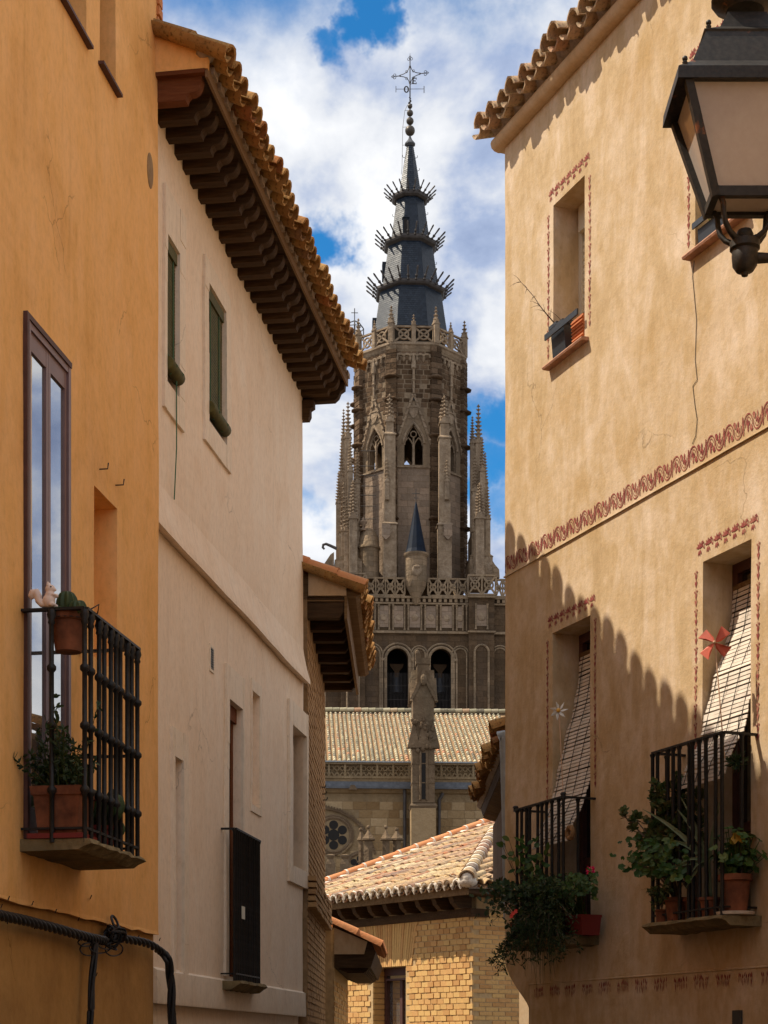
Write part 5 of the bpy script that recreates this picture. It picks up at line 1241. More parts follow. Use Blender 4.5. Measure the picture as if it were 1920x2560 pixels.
# facet ornament: panels, gables, tracery, shields, corbel arches
for i in range(-2, 3):
    M = rot8(i); pn = MB()
    pn.box(-PWX, PWX, -A8 - .02, -A8 + .05, zB, zPT, M); pn.build('blind_panel', 'stone_panel', octo_wall)
    dk = MB(); dk.box(-PWX - .1, PWX + .1, -A8 - .14, -A8 + .05, zPT, zPT + .14, M); 
    for s in (-1, 1):
        dk.bar(M @ Vector((s * 1.55, -A8 - .06, fz(1112))), M @ Vector((0, -A8 - .06, fz(985))), .16, .18)
        for q in range(8): dk.ball(M @ Vector((s * 1.55, -A8 - .1, fz(1112))).lerp(Vector((0, -A8 - .1, fz(985))), (q + .5) / 8) + Vector((0, 0, .12)), .13, 6, 5, (1, 1, 1))
    # archivolt and tracery of the belfry opening
    L = arch_pts(.93, zSp, zA + .12); pts = [(a, b) for a, b in L] + [(-a, b) for a, b in L[::-1][1:]]
    dk.tube([M @ Vector((a, -A8 - .03, b)) for a, b in pts], .11, 6); dk.tube([M @ Vector((a * .86, -A8 + .22, b - .1)) for a, b in pts], .09, 6)
    dk.box(-.07, .07, -A8 + .10, -A8 + .28, zS, zSp + .55, M)
    for s in (-1, 1):
        c = s * .46; l2 = arch_pts(.40, zSp - .15, zSp + .55); p2 = [(c + a, b) for a, b in l2] + [(c - a, b) for a, b in l2[::-1][1:]]
        dk.tube([M @ Vector((a, -A8 + .19, b)) for a, b in [(c - .40, zS)] + p2 + [(c + .40, zS)]], .065, 5)
    dk.tube([M @ Vector((.26 * math.cos(q), -A8 + .19, zSp + .85 + .26 * math.sin(q))) for q in [k * math.pi / 5 for k in range(10)]], .06, 5, closed=True)
    dk.build('window_tracery', 'stone_carved', octo_wall)
    tb = MB(); tb.add([(-.55, -A8 - .035, zA + .45), (.55, -A8 - .035, zA + .45), (0, -A8 - .035, fz(992))], [(0, 1, 2)], M); 
    tb.build('gable_field', 'stone_mortar', octo_wall)
    sh = MB(); zs_ = fz(1031); sh.add([(-.38, -A8 - .10, zs_ + .42), (.38, -A8 - .10, zs_ + .42), (.38, -A8 - .14, zs_ - .05), (.2, -A8 - .12, zs_ - .38), (0, -A8 - .10, zs_ - .52), (-.2, -A8 - .12, zs_ - .38), (-.38, -A8 - .14, zs_ - .05)], [(0, 1, 2, 3, 4, 5, 6)], M)
    sh.box(-.42, .42, -A8 - .16, -A8, zs_ + .42, zs_ + .55, M).build('shield', 'stone_carved', octo_wall)
    dk2 = MB(); dk2.add([(-.16, -A8 - .12, fz(1002)), (.16, -A8 - .12, fz(1002)), (0, -A8 - .12, fz(986))], [(0, 1, 2)], M); dk2.build('gable_eyelet', 'dark_interior', octo_wall)
    ca_ = MB(); nC = 5
    for k in range(nC):
        c = -HW8 + .5 + (2 * HW8 - 1.0) * (k + .5) / nC; rr_ = (2 * HW8 - 1.0) / nC / 2
        ca_.tube([M @ Vector((c + rr_ * math.cos(q), -A8 - .08, zT - 1.15 + rr_ * 1.2 * math.sin(q))) for q in [math.pi * j / 8 for j in range(9)]], .085, 5)
        ca_.lathe([(.03, -.35), (.12, -.2), (.15, 0)], 6, (c - rr_, -A8 - .06, zT - 1.15), M=M)
    ca_.box(-HW8 + .4, HW8 - .4, -A8 - .14, -A8, zT - .95 + .0, zT - .82, M)
    # slender shaft with a statue between the arches and the gable
    ca_.lathe([(.10, fz(985)), (.10, fz(955)), (.2, fz(950)), (.12, fz(946)), (.12, fz(925)), (.22, fz(922)), (.20, fz(905)), (.13, fz(896)), (.13, fz(890)), (.03, fz(886))], 7, (0, -A8 - .14, 0), M=M)
    ca_.build('corbel_arcade', 'stone_carved', octo_wall)
# balustrade of the octagon
zb0 = zT + .13; zb1 = fz(815)
def pierced(mb, x0, x1, y, z0, z1, M=None, n=1, th=.10):
    mb.box(x0, x1, y, y + th * 1.6, z1 - .14, z1, M); mb.box(x0, x1, y, y + th * 1.4, z0, z0 + .12, M)
    for k in range(n + 1):
        x = x0 + (x1 - x0) * k / n; mb.box(x - .06, x + .06, y + .002, y + th * 1.5, z0 + .12, z1 - .14, M)
    for k in range(n):
        a = x0 + (x1 - x0) * k / n + .06; b = x0 + (x1 - x0) * (k + 1) / n - .06; c = (a + b) / 2; zc_ = (z0 + z1) / 2; zl_, zh_ = z0 + .12, z1 - .14
        T = lambda x, z: (M @ Vector((x, y + th * .6, z))) if M is not None else Vector((x, y + th * .6, z))
        mb.bar(T(a, zl_), T(b, zh_), .15, th, up=(M.to_3x3() @ Vector((0, 1, 0))) if M is not None else (0, 1, 0)); mb.bar(T(b, zl_), T(a, zh_), .15, th, up=(M.to_3x3() @ Vector((0, 1, 0))) if M is not None else (0, 1, 0))
        r_ = min((b - a), (zh_ - zl_)) * .34
        mb.tube([T(c + r_ * math.cos(q), zc_ + r_ * math.sin(q)) for q in [j * math.pi / 6 for j in range(12)]], .085, 5, closed=True)
bal = MB(); AB = A8 + .12
for i in range(-3, 5): h_ = AB * .4142; pierced(bal, -h_ + .25, h_ - .25, -AB, zb0, zb1, rot8(i), 2, .12)
balu = bal.build('balustrade', 'stone_carved', tw_)
def pinnacle_mesh(mb, x, y, z0, zsh, ztop, w_, crk=5, M=None, rot=0.0):
    """square shaft with gablets and a crocketed pyramid"""
    T = Matrix.Translation((x, y, 0)) @ Matrix.Rotation(rot, 4, 'Z')
    if M is not None: T = M @ T
    h = w_ / 2
    mb.box(-h, h, -h, h, z0, zsh, T)
    mb.box(-h * 1.25, h * 1.25, -h * 1.25, h * 1.25, zsh, zsh + w_ * .18, T)
    for k in range(4):
        G = T @ Matrix.Rotation(R(90) * k, 4, 'Z'); mb.add([(-h, -h * 1.08, zsh + w_ * .18), (h, -h * 1.08, zsh + w_ * .18), (0, -h * 1.02, zsh + w_ * 1.1), (0, 0, zsh + w_ * 1.1)], [(0, 1, 2), (0, 2, 3), (1, 3, 2)], G)
    zb_ = zsh + w_ * .18; zt_ = ztop - w_ * .5
    mb.lathe([(h * 1.15, zb_), (h * .85, zb_ + w_ * .3), (h * .16, zt_)], 4, phase=.5, M=T)
    for c in range(crk):
        t = (c + .6) / (crk + .3); zz = zb_ + w_ * .3 + (zt_ - zb_ - w_ * .3) * t; rr_ = h * (.85 + (.16 - .85) * t) * .74
        s = w_ * .17 * (1.15 - .4 * t)
        for k in range(4): mb.ball((rr_ + s * .8, 0, zz + s * .5), s, 5, 4, (1.3, .8, .9), T @ Matrix.Rotation(R(90) * k + (R(0)), 4, 'Z')); mb.ball(((rr_ + s * .3) * .9, (rr_ + s * .3) * .9, zz), s * .8, 5, 4, (1, 1, 1), T @ Matrix.Rotation(R(90) * k, 4, 'Z'))
    mb.lathe([(h * .16, zt_), (h * .34, zt_ + w_ * .10), (h * .12, zt_ + w_ * .18), (h * .30, zt_ + w_ * .30), (h * .02, ztop)], 6, M=T)
    for k in range(4): mb.ball((h * .34, 0, zt_ + w_ * .12), w_ * .11, 5, 4, (1, 1, 1), T @ Matrix.Rotation(R(90) * k, 4, 'Z'))
    return mb
for i in range(-3, 4):
    M = rot8(i) @ Matrix.Rotation(R(22.5), 4, 'Z'); RB = AB / math.cos(R(22.5))
    pinnacle_mesh(MB(), 0, -RB + .1, zb0, zb1 + .15, zb1 + 1.75, .46, 3, M).build('pinnacle', 'stone_carved', balu)
    if i < 3: pinnacle_mesh(MB(), 0, -AB + .05, zb0, zb1, zb1 + 1.0, .34, 2, rot8(i)).build('pinnacle', 'stone_carved', balu)
# little iron bell cage behind the left corner
x, z = TP(888, 815, 3); cg = MB()
for q in range(4): 
    a = R(90) * q; cg.tube([(x + .8 * math.cos(a), -1.5 + .8 * math.sin(a), z - .8), (x + .8 * math.cos(a), -1.5 + .8 * math.sin(a), z + .4), (x + .4 * math.cos(a), -1.5 + .4 * math.sin(a), z + .95), (x, -1.5, z + 1.1)], .05, 5)
cg.tube([(x, -1.5, z + 1.0), (x, -1.5, z + 2.2)], .04, 5); cg.tube([(x - .3, -1.5, z + 1.8), (x + .3, -1.5, z + 1.8)], .035, 5); cg.tube([(x + .8 * math.cos(q), -1.5 + .8 * math.sin(q), z + .4) for q in [j * math.pi / 6 for j in range(12)]], .04, 5, closed=True)
cg.build('bell_cage', 'spire_metal', tw_)

# ---- crocketed buttresses standing round the octagon
def buttress(u, vtop, vsh, vbase, wpx, yo, name='pinnacle', crk=7, steps=(), mat='stone_carved', rot=0.0):
    x, z1 = TP(u, vtop, yo); zs_ = TP(u, vsh, yo)[1]; z0 = TP(u, vbase, yo)[1]; w_ = wpx * (TY - yo) / FOC
    mb = pinnacle_mesh(MB(), x, -yo, z0, zs_, z1, w_, crk, rot=rot)
    for (v, f) in steps:
        zz = TP(u, v, yo)[1]; k = w_ * f / 2; mb.box(x - k, x + k, -yo - k, -yo + k, z0 - .001, zz); mb.lathe([(k * 1.65, zz), (k * 1.65, zz + .1), (k * 1.1, zz + .3)], 4, (x, -yo, 0), phase=.5)
    return mb.build(name, mat, tw_)
buttress(974, 984, 1058, 1450, 19, 6.4, crk=5, steps=((1316, 1.75), (1092, 1.45)))
buttress(1111, 988, 1062, 1450, 22, 6.4, crk=5, steps=((1318, 1.55), (1100, 1.28)))
for (u, t, s, w_, yo) in ((870, 1004, 1098, 15, 4.6), (859, 1022, 1100, 11, 3.0), (1196, 1010, 1110, 16, 4.6), (1181, 1040, 1110, 12, 2.5)):
    buttress(u, t, s, 1450, w_, yo, crk=8)
for (u, t, s, b, w_, yo) in ((883, 1200, 1300, 1450, 20, 7.4), (859, 1206, 1330, 1450, 13, 6.6), (846, 1180, 1260, 1450, 12, 5.2), (1199, 1206, 1300, 1450, 22, 7.4), (1219, 1215, 1300, 1450, 13, 6.6), (1213, 1130, 1210, 1450, 12, 5.4), (1187, 1140, 1230, 1450, 14, 5.6), (893, 1120, 1210, 1450, 14, 5.6), (853, 1105, 1190, 1450, 11, 4.4), (876, 1095, 1180, 1450, 13, 5.9), (1206, 1095, 1180, 1450, 13, 5.9), (866, 1240, 1330, 1450, 11, 7.0), (1190, 1250, 1330, 1450, 11, 7.0)):
    buttress(u, t, s, b, w_, yo, crk=9)
for (u, t, s, b, w_) in ((967, 1146, 1206, 1250, 10), (1117, 1150, 1206, 1250, 11)): buttress(u, t, s, b, w_, 7.0, crk=5)
for (ua, ub, vt, yo, d) in ((848, 894, 1330, 5.9, 3.5), (838, 905, 1400, 6.8, 4.0), (1180, 1220, 1330, 5.9, 3.5), (1175, 1232, 1390, 6.8, 4.0)):
    xa, zt_ = TP(ua, vt, yo); xb = tx(ub, yo); z0 = tz(1450, yo)
    MB().box(xa, xb, -yo, -yo + d, z0, zt_).prism([(xa - .05, zt_), (xb + .05, zt_), ((xa + xb) / 2, zt_ + .7)], -yo - .05, -yo + d).build('buttress', 'stone_pale', tw_)
    rb_ = MB(); z = z0
    while z < zt_ - .3:
        h = rgs.uniform(.34, .5); x = xa
        while x < xb - .1:
            wd = rgs.uniform(.4, .9); b = min(x + wd, xb); rb_.box(x, b - .05, -yo - rgs.uniform(.01, .04), -yo + .05, z, z + h, back=False); x += wd
        z += h + .06
    rb_.build('buttress_stones', 'stone_carved', tw_, kind='stuff')
# small stepped blocks with flying curls at the feet
for (u, s) in ((806, -1), (1240, 1)):
    x, z = TP(u, 1445, 6.4); MB().prism([(x - .2 * s, z), (x + .3 * s, z), (x + .25 * s, z + .7), (x - .1 * s, z + 1.1), (x - .7 * s, z + 2.0), (x - 1.0 * s, z + 2.2), (x - 1.0 * s, z)], -6.6, -5.2).build('buttress_foot', 'stone_pale', tw_)
g0 = [TP(u, v, 6.0) for u, v in ((842, 1372), (825, 1364), (815, 1360), (808, 1362), (807, 1369), (811, 1373))]
MB().tube([(x, -6.0, z) for x, z in g0], [.14, .13, .12, .12, .11, .09], 7).build('gargoyle', 'spire_metal', tw_, smooth=50)
# carved arms on the two front shafts
for u in (965, 1120):
    x, z = TP(u, 1328, 7.35); MB().prism([(x - .36, z + .6), (x + .36, z + .6), (x + .36, z - .4), (x, z - .75), (x - .36, z - .4)], -7.45, -7.2).build('shield', 'stone_panel', tw_)
# iron rods across the left opening
for v in (1127, 1165, 1188, 1215, 1238, 1265, 1297):
    x0, z = TP(902, v, 5.3); x1 = tx(940, 5.3); MB().tube([(x0, -5.3, z), (x1, -5.3, z)], .035, 5).build('tie_rod', 'spire_metal', tw_)
# round turret with a blue slate cone, and the domed stair turret
x, zc_ = TP(1040, 1388, 8.0); k = (TY - 8.0) / FOC; zz = lambda v: TP(1040, v, 8.0)[1]
MB().lathe([(.12, zz(1512)), (.45, zz(1490)), (.80, zz(1470)), (.95, zz(1452)), (.95, zz(1396)), (1.06, zz(1393)), (1.10, zz(1386)), (.8, zz(1384))], 16, (x, -8.0, 0)).build('turret', 'stone_pale', tw_, smooth=40)
ct = MB().lathe([(.98, zz(1387)), (.84, zz(1375)), (.44, zz(1315)), (.10, zz(1262)), (.03, zz(1254))], 12, (x, -8.0, 0)).build('turret_cone', 'slate_cone', tw_)
zq = zz(1222); MB().tube([(x, -8, zz(1258)), (x, -8, zq)], .035, 5).tube([(x - .34, -8, zz(1234)), (x + .34, -8, zz(1234))], .03, 5).tube([(x + .22 * math.cos(q), -8 + .1 * math.sin(q), zz(1245) + .1 * math.sin(q)) for q in [j * math.pi / 5 for j in range(10)]], .02, 4, closed=True).build('turret_cross', 'spire_metal', tw_)
x, z = TP(1042, 1425, 9.05); MB().ball((x, -8.96, z), .42, 10, 8, (1, .25, 1.15)).ball((x, -9.05, z + .3), .22, 8, 6, (1.4, .4, .7)).build('turret_carving', 'stone_carved', tw_, smooth=50)
x = tx(922, 5.6); zz = lambda v: TP(922, v, 5.6)[1]
MB().lathe([(.92, zz(1450)), (.92, zz(1376)), (1.02, zz(1374)), (1.02, zz(1370)), (.92, zz(1366)), (.84, zz(1346)), (.62, zz(1331)), (.3, zz(1323)), (.05, zz(1321))], 16, (x, -5.6, 0)).build('stair_turret', 'stone_pale', tw_, smooth=40)
x2 = tx(908, 6.0); MB().lathe([(.30, zz(1331)), (.34, zz(1327)), (.10, zz(1323)), (.12, zz(1317)), (.34, zz(1311)), (.36, zz(1308)), (.12, zz(1304)), (.10, zz(1300)), (.02, zz(1296))], 10, (x2, -6.0, 0)).build('urn', 'stone_panel', tw_, smooth=40)

# ---- square body
HS = 7.75; sz = lambda v: tz(v, HS, 1030); sx = lambda u: tx(u, HS)
zW = sz(1492); zS1 = sz(1582); zG = 0.0
zsill, zspr, zap = sz(1800), sz(1648), sz(1617); c1, c2 = sx(994), sx(1103); hwA = 26.5 * (TY - HS) / FOC
bw_ = MB(); xm = (c1 + c2) / 2
arch_wall(bw_, -HS, xm, zG, zW, c1, hwA, zsill, zspr, zap, -HS, 1.1, None, True); arch_wall(bw_, xm, HS, zG, zW, c2, hwA, zsill, zspr, zap, -HS, 1.1, None, True)
bw_.quad((-HS, -HS, zG), (-HS, HS, zG), (-HS, HS, zW), (-HS, -HS, zW)); bw_.quad((HS, -HS, zG), (HS, HS, zG), (HS, HS, zW), (HS, -HS, zW)); bw_.quad((-HS, HS, zG), (HS, HS, zG), (HS, HS, zW), (-HS, HS, zW))
bw_.quad((-HS, -HS, zW), (HS, -HS, zW), (HS, HS, zW), (-HS, HS, zW))
body_ = bw_.build('tower_wall', 'stone_tower', tw_)
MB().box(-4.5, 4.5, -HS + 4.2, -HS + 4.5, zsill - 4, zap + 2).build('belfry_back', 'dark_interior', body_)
for c in (c1, c2):
    MB().lathe([(.62, zspr - 2.6), (.60, zspr - 2.45), (.50, zspr - 2.1), (.40, zspr - 1.3), (.34, zspr - .9), (.10, zspr - .72)], 14, (c, -HS + 1.6, 0)).build('bell', 'bell_bronze', body_, smooth=50)
    MB().prism([(c - .62, zspr - .15), (c + .62, zspr - .15), (c + .5, zspr - .45), (c + .2, zspr - .8), (c + .2, zspr - 1.3), (c - .2, zspr - 1.3), (c - .2, zspr - .8), (c - .5, zspr - .45)], -HS + 1.2, -HS + 1.5).build('bell_yoke', 'wood_dark', body_)
    gr = MB()
    for k in range(15): x = c - hwA + 2 * hwA * (k + .5) / 15; gr.tube([(x, -HS + .35, zsill), (x, -HS + .35, zspr - 1.1)], .018, 4, caps=False)
    for q in range(3): gr.tube([(c - hwA, -HS + .35, zsill + 1.2 * (q + .5)), (c + hwA, -HS + .35, zsill + 1.2 * (q + .5))], .022, 4, caps=False)
    gr.build('grille', 'spire_metal', body_)
mo = MB()
def arch_mould(c, hw, z0, zsp, r, y):
    pts = [(c - hw, z0)] + [(c + hw * math.cos(q), zsp + hw * math.sin(q)) for q in [math.pi - math.pi * j / 12 for j in range(13)]] + [(c + hw, z0)]
    mo.tube([(a, y, b) for a, b in pts], r, 6)
for c in (c1, c2): arch_mould(c, hwA + .12, zsill, zspr, .13, -HS - .04); arch_mould(c, hwA + .42, zsill, zspr, .09, -HS - .03); mo.box(c - hwA - .5, c - hwA, -HS - .12, -HS, zspr - .15, zspr + .05); mo.box(c + hwA, c + hwA + .5, -HS - .12, -HS, zspr - .15, zspr + .05)
for (u, hwp) in ((1048, 15), (1151, 16), (930, 20), (1250, 18)): c = sx(u); arch_mould(c, hwp * .0343, zsill, sz(1636), .08, -HS - .03); arch_mould(c, hwp * .0343 + .2, zsill, sz(1636), .07, -HS - .03)
mo.box(-HS, HS, -HS - .22, -HS, zS1 - .08, zS1 + .06); mo.box(-HS, HS, -HS - .12, -HS, zS1 + .06, zS1 + .16)
# panelled storey with paired colonnettes
zp0, zp1 = zS1 + .2, sz(1512)
for u in (942, 978, 1016, 1058, 1097, 1137, 1162):
    for d in (-.16, .16): c = sx(u) + d; mo.lathe([(.10, zp0), (.07, zp0 + .2), (.07, zp1 - .25), (.12, zp1 - .1), (.12, zp1)], 6, (c, -HS - .08, 0))
mo.box(-HS, HS, -HS - .2, -HS, zp1, zp1 + .16); mo.box(-HS, HS, -HS - .3, -HS, zW - .18, zW)
for k in range(34): x = -HS + .25 + k * (2 * HS - .5) / 33; mo.box(x - .12, x + .12, -HS - .24, -HS, zp1 + .2, zW - .18)
mo.build('mouldings', 'stone_pale', body_, kind='stuff')
for (ua, ub) in ((945, 973), (983, 1010), (1022, 1052), (1063, 1091), (1102, 1131), (1142, 1158)):
    xa, xb = sx(ua), sx(ub); pn = MB().box(xa + .05, xb - .05, -HS - .05, -HS, zp0 + .25, zp1 - .1); pn.build('panel', 'stone_panel', body_)
    MB().lathe([(.30, 0), (.30, .06), (.18, .1)], 10, M=frame_m(((xa + xb) / 2, -HS - .04, (zp0 + zp1) / 2), (1, 0, 0), (0, 0, -1), (0, -1, 0))).build('panel_boss', 'stone_carved', body_)
# corner bays stepping forward
for (ua, ub) in ((853, 912), (1172, 1236)):
    xa, xb = tx(ua, HS + .6), tx(ub, HS + .6); by = MB().box(xa, xb, -HS - .6, -HS, zG, zW); 
    bay = by.build('corner_bay', 'stone_tower', body_); b2_ = MB(); b2_.box(xa - .1, xb + .1, -HS - .8, -HS - .6, zS1 - .08, zS1 + .07); b2_.box(xa - .1, xb + .1, -HS - .9, -HS - .6, zW - .2, zW)
    hh_ = (xb - xa) / 2 - .5; cxx = (xa + xb) / 2
    b2_.tube([(a, -HS - .64, b) for a, b in [(cxx - hh_, zsill)] + [(cxx + hh_ * math.cos(q), sz(1632) + hh_ * math.sin(q)) for q in [math.pi - math.pi * j / 10 for j in range(11)]] + [(cxx + hh_, zsill)]], .1, 6)
    for d in (-1, 1): b2_.lathe([(.1, zp0), (.07, zp0 + .2), (.07, zp1 - .2), (.12, zp1)], 6, (cxx + d * (hh_ - .1), -HS - .68, 0))
    b2_.build('bay_moulding', 'stone_pale', bay)
    MB().box(cxx - .55, cxx + .55, -HS - .66, -HS - .6, zp0 + .3, zp1 - .1).build('panel', 'stone_panel', bay)
    MB().lathe([(.36, 0), (.36, .06), (.2, .1)], 10, M=frame_m((cxx, -HS - .65, (zp0 + zp1) / 2), (1, 0, 0), (0, 0, -1), (0, -1, 0))).build('panel_boss', 'stone_carved', bay)
    mbb = MB(); pierced(mbb, xa - .1, xb + .1, -HS - .95, zW + .0, sz(1441), None, 2, .14); mbb.build('balustrade', 'stone_pale', tw_)
zbt = sz(1446)
def run_(a, b, n):
    m_ = MB(); pierced(m_, a, b, -HS - .3, zW, zbt, None, n, .14); m_.build('balustrade', 'stone_pale', tw_)
run_(tx(912, HS + .3) + .1, tx(1012, HS + .3), 4); run_(tx(1070, HS + .3), tx(1172, HS + .3) - .1, 4)
run_(-HS - .3, tx(853, HS + .3) - .1, 2); run_(tx(1236, HS + .3) + .1, HS + .3, 2)

# ================================================================ CATHEDRAL NAVE
NF = Fr(0.0, 88.0, math.sin(TR), -math.cos(TR))
nv = NF.empty('cathedral_nave', 'cathedral nave with long mottled tile roof, stone parapet and rose window', 'church')
nxl, nxr = NF.x(700), NF.x(1420)            # local x runs to the left
zE = NF.z(960, 1903); S6 = R(25); RUN = 9.6
nz = lambda v, yo=0.0, u=960: NF.z(u, v, yo)
rd = MB().prism([(-.2, zE - .12), (-RUN - .2, zE - .12 + RUN * math.tan(S6)), (-RUN - .2, zE - 1), (-.2, zE - .6)], nxr, nxl, 'yz').build('roof', 'brick_joint_brown', nv)
nt = tile_mesh('nave_cover', 'tile_nave', 0.47, 0.082, 0.064, 0.02, 5, R(180)); c6, s6 = math.cos(S6), math.sin(S6)
X0, Y0, Z0 = Vector((-1, 0, 0)), Vector((0, -c6, s6)), Vector((0, s6, c6)); PT = 0.25
a_, b_ = NF.x(1300), NF.x(706); ncol = int((b_ - a_) / PT); rows = int(RUN / c6 / .405); mass = MB(); rg = random.Random(91); npt = 0
for k in range(ncol):
    wv = rg.uniform(-.015, .015)
    for r in range(rows):
        M = frame_m(Vector((a_ + k * PT + wv + rg.uniform(-.006, .006), -.15, zE - .10)) + Y0 * (r * .405 + rg.uniform(-.015, .015)) + Z0 * .01, X0, Y0, Z0) @ Matrix.Rotation(-R(3.6), 4, 'X')
        if r < 7 and npt < 298: put('roof_tile', nt, rd, M); npt += 1
        else:
            o = len(mass.v); mass.v.extend([tuple(M @ v.co) for v in nt.vertices]); mass.f.extend([tuple(i + o for i in p.vertices) for p in nt.polygons])
mass.build('roof_tiles', 'tile_nave_mass', rd, kind='stuff', smooth=35)
ch = MB().box(nxr, nxl, -RUN - .5, -.2, zE - .13, zE - .125)
rgd = MB()
for k in range(36): x = nxr + (nxl - nxr) * k / 36; rgd.tube([(x, -RUN - .1, zE + RUN * math.tan(S6) + .06), (x + (nxl - nxr) / 36 - .02, -RUN - .1, zE + RUN * math.tan(S6) + .04)], .12, 8)
rgd.build('ridge_tiles', 'tile_nave_mass', rd, kind='stuff')
# wall with ashlar, parapet, lead flashing
zp = nz(1942, .5); zlead0, zlead1 = nz(1970, .6), nz(1953, .45)
wn = MB().box(nxr, nxl, -2.0, 0.0, 0, zE - .2).build('wall', 'stone_nave_base', nv)
rgb_ = random.Random(61); bmv = [MB().box(-w_ / 2, w_ / 2, -.05, 0, 0, .40).mesh('ashlar_block', None) for w_ in (.52, .66, .84)]
for m_ in bmv: m_.materials.append(MATS['stone_nave_obj'] if 'stone_nave_obj' in MATS else MATS['stone_nave'])
z = nz(2250); zt_ = nz(1985); x_l, x_r = NF.x(806), NF.x(1240); r = 0
xrc, zrc = NF.px(834, 2088); x2c, z2c = NF.px(900, 2165)
while z < zt_ - .4:
    x = x_r + rgb_.uniform(-.4, 0)
    while x < x_l:
        i = rgb_.randrange(3); wd = (.52, .66, .84)[i]; cx = x + wd / 2
        if not (math.hypot(cx - xrc, z + .2 - zrc) < 1.45 and True):
            put('ashlar_block', bmv[i], wn, Matrix.Translation((cx, .012 + rgb_.uniform(0, .02), z)))
        x += wd + .02
    z += .42; r += 1
MB().prism([(0, nz(1985)), (.12, nz(1983)), (.3, nz(1972)), (.34, zlead0), (0, zlead0)], nxr, nxl, 'yz').build('cornice', 'stone_nave_base', nv)
MB().prism([(0, zlead0 + .002), (.42, zlead0 + .002), (.42, zlead0 + .10), (.30, zlead1), (0, zlead1)], nxr, nxl, 'yz').build('lead_flashing', 'lead_grey', nv)
MB().prism([(0, zlead1 + .002), (.28, zlead1 + .002), (.30, zp - .08), (.36, zp - .06), (.36, zp), (0, zp)], nxr, nxl, 'yz').build('parapet_base', 'stone_nave_base', nv)
pz0, pz1 = zp + .003, nz(1906, .4); pp = MB(); PW = (NF.x(960) - NF.x(1000)); x = nxr
step_ = abs(PW); k = 0
pp.box(nxr, nxl, .10, .34, pz1 - .09, pz1); pp.box(nxr, nxl, .10, .30, pz0, pz0 + .07)
T3 = lambda a, b: (a, .20, b)
while x < nxl:
    pp.box(x - .05, x + .05, .12, .29, pz0 + .07, pz1 - .09)
    n3 = 3
    for q in range(n3):
        c = x + step_ * (q + .5) / n3; rr_ = step_ / n3 * .42; zc_ = (pz0 + pz1) / 2
        pp.tube([T3(c + rr_ * math.cos(t), zc_ + .08 + rr_ * math.sin(t)) for t in [j * math.pi / 4 for j in range(8)]], .035, 4, closed=True)
        pp.bar(T3(c - step_ / 6, pz0 + .05), T3(c, zc_ - .1), .06, .08, up=(0, 1, 0)); pp.bar(T3(c + step_ / 6, pz0 + .05), T3(c, zc_ - .1), .06, .08, up=(0, 1, 0))
    x += step_
pp.build('pierced_parapet', 'stone_nave_base', nv)
MB().box(nxr, nxl, .06, .40, pz1 + .002, pz1 + .07).build('parapet_coping', 'zinc', nv)
# rose windows and the hood arch with its dentils
def rose(cx, cz_, r, name='rose_window'):
    disc = MB().lathe([(r, 0), (r, .04)], 28, M=frame_m((cx, .035, cz_), (1, 0, 0), (0, 0, 1), (0, 1, 0))).build(name, 'stone_nave_base', nv)
    rg_ = MB()
    for (q, t) in ((r * 1.02, .09), (r * 1.16, .06)): rg_.tube([(cx + q * math.cos(a), .06, cz_ + q * math.sin(a)) for a in [j * math.pi / 18 for j in range(36)]], t, 6, closed=True)
    rg_.build('rose_ring', 'stone_pillar', disc)
    for j in range(6):
        a = R(90 + 60 * j); MB().lathe([(r * .27, 0), (r * .27, .03)], 16, M=frame_m((cx + r * .60 * math.cos(a), .062, cz_ + r * .60 * math.sin(a)), (1, 0, 0), (0, 0, 1), (0, 1, 0))).build('rose_light', 'dark_interior', disc)
    MB().lathe([(r * .34, 0), (r * .34, .03)], 16, M=frame_m((cx, .066, cz_), (1, 0, 0), (0, 0, 1), (0, 1, 0))).build('rose_light', 'dark_interior', disc)
rose(xrc, zrc, .86); rose(x2c, z2c, .62)
hd_ = MB(); ha = []
for (u, v) in ((780, 2010), (815, 2020), (850, 2029), (880, 2045), (905, 2068), (925, 2100), (938, 2135)): x, z = NF.px(u, v, .08); ha.append((x, .08, z))
hd_.tube(ha, .07, 6); hb = []
for i in range(len(ha) - 1):
    for q in range(5):
        t = q / 5; p = Vector(ha[i]).lerp(Vector(ha[i + 1]), t); hd_.box(p.x - .045, p.x + .045, .05, .16, p.z + .04, p.z + .15)
hd_.build('hood_arch', 'stone_pillar', nv)
hs = [NF.px(u, v, .06) for u, v in ((880, 2108), (862, 2128), (845, 2140))]; MB().tube([(x, .07, z) for x, z in hs], .06, 6).build('arch_rib', 'stone_nave_base', nv)
for pts in (((1011, 1972), (1012, 1984), (1012, 2160)), ((1107, 1983), (1104, 1990), (1098, 2000), (1097, 2160))):
    q = [NF.px(u, v, .22) for u, v in pts]; MB().tube([(x, .22, z) for x, z in q], .085, 8).build('drainpipe', 'cord_green' if False else 'spire_metal', nv)
x, z = NF.px(882, 1972, .5); MB().prism([(x - .22, z - .06), (x + .22, z - .06), (x + .1, z + .18), (x - .1, z + .18)], .4, .62).build('water_spout', 'stone_pillar', nv)
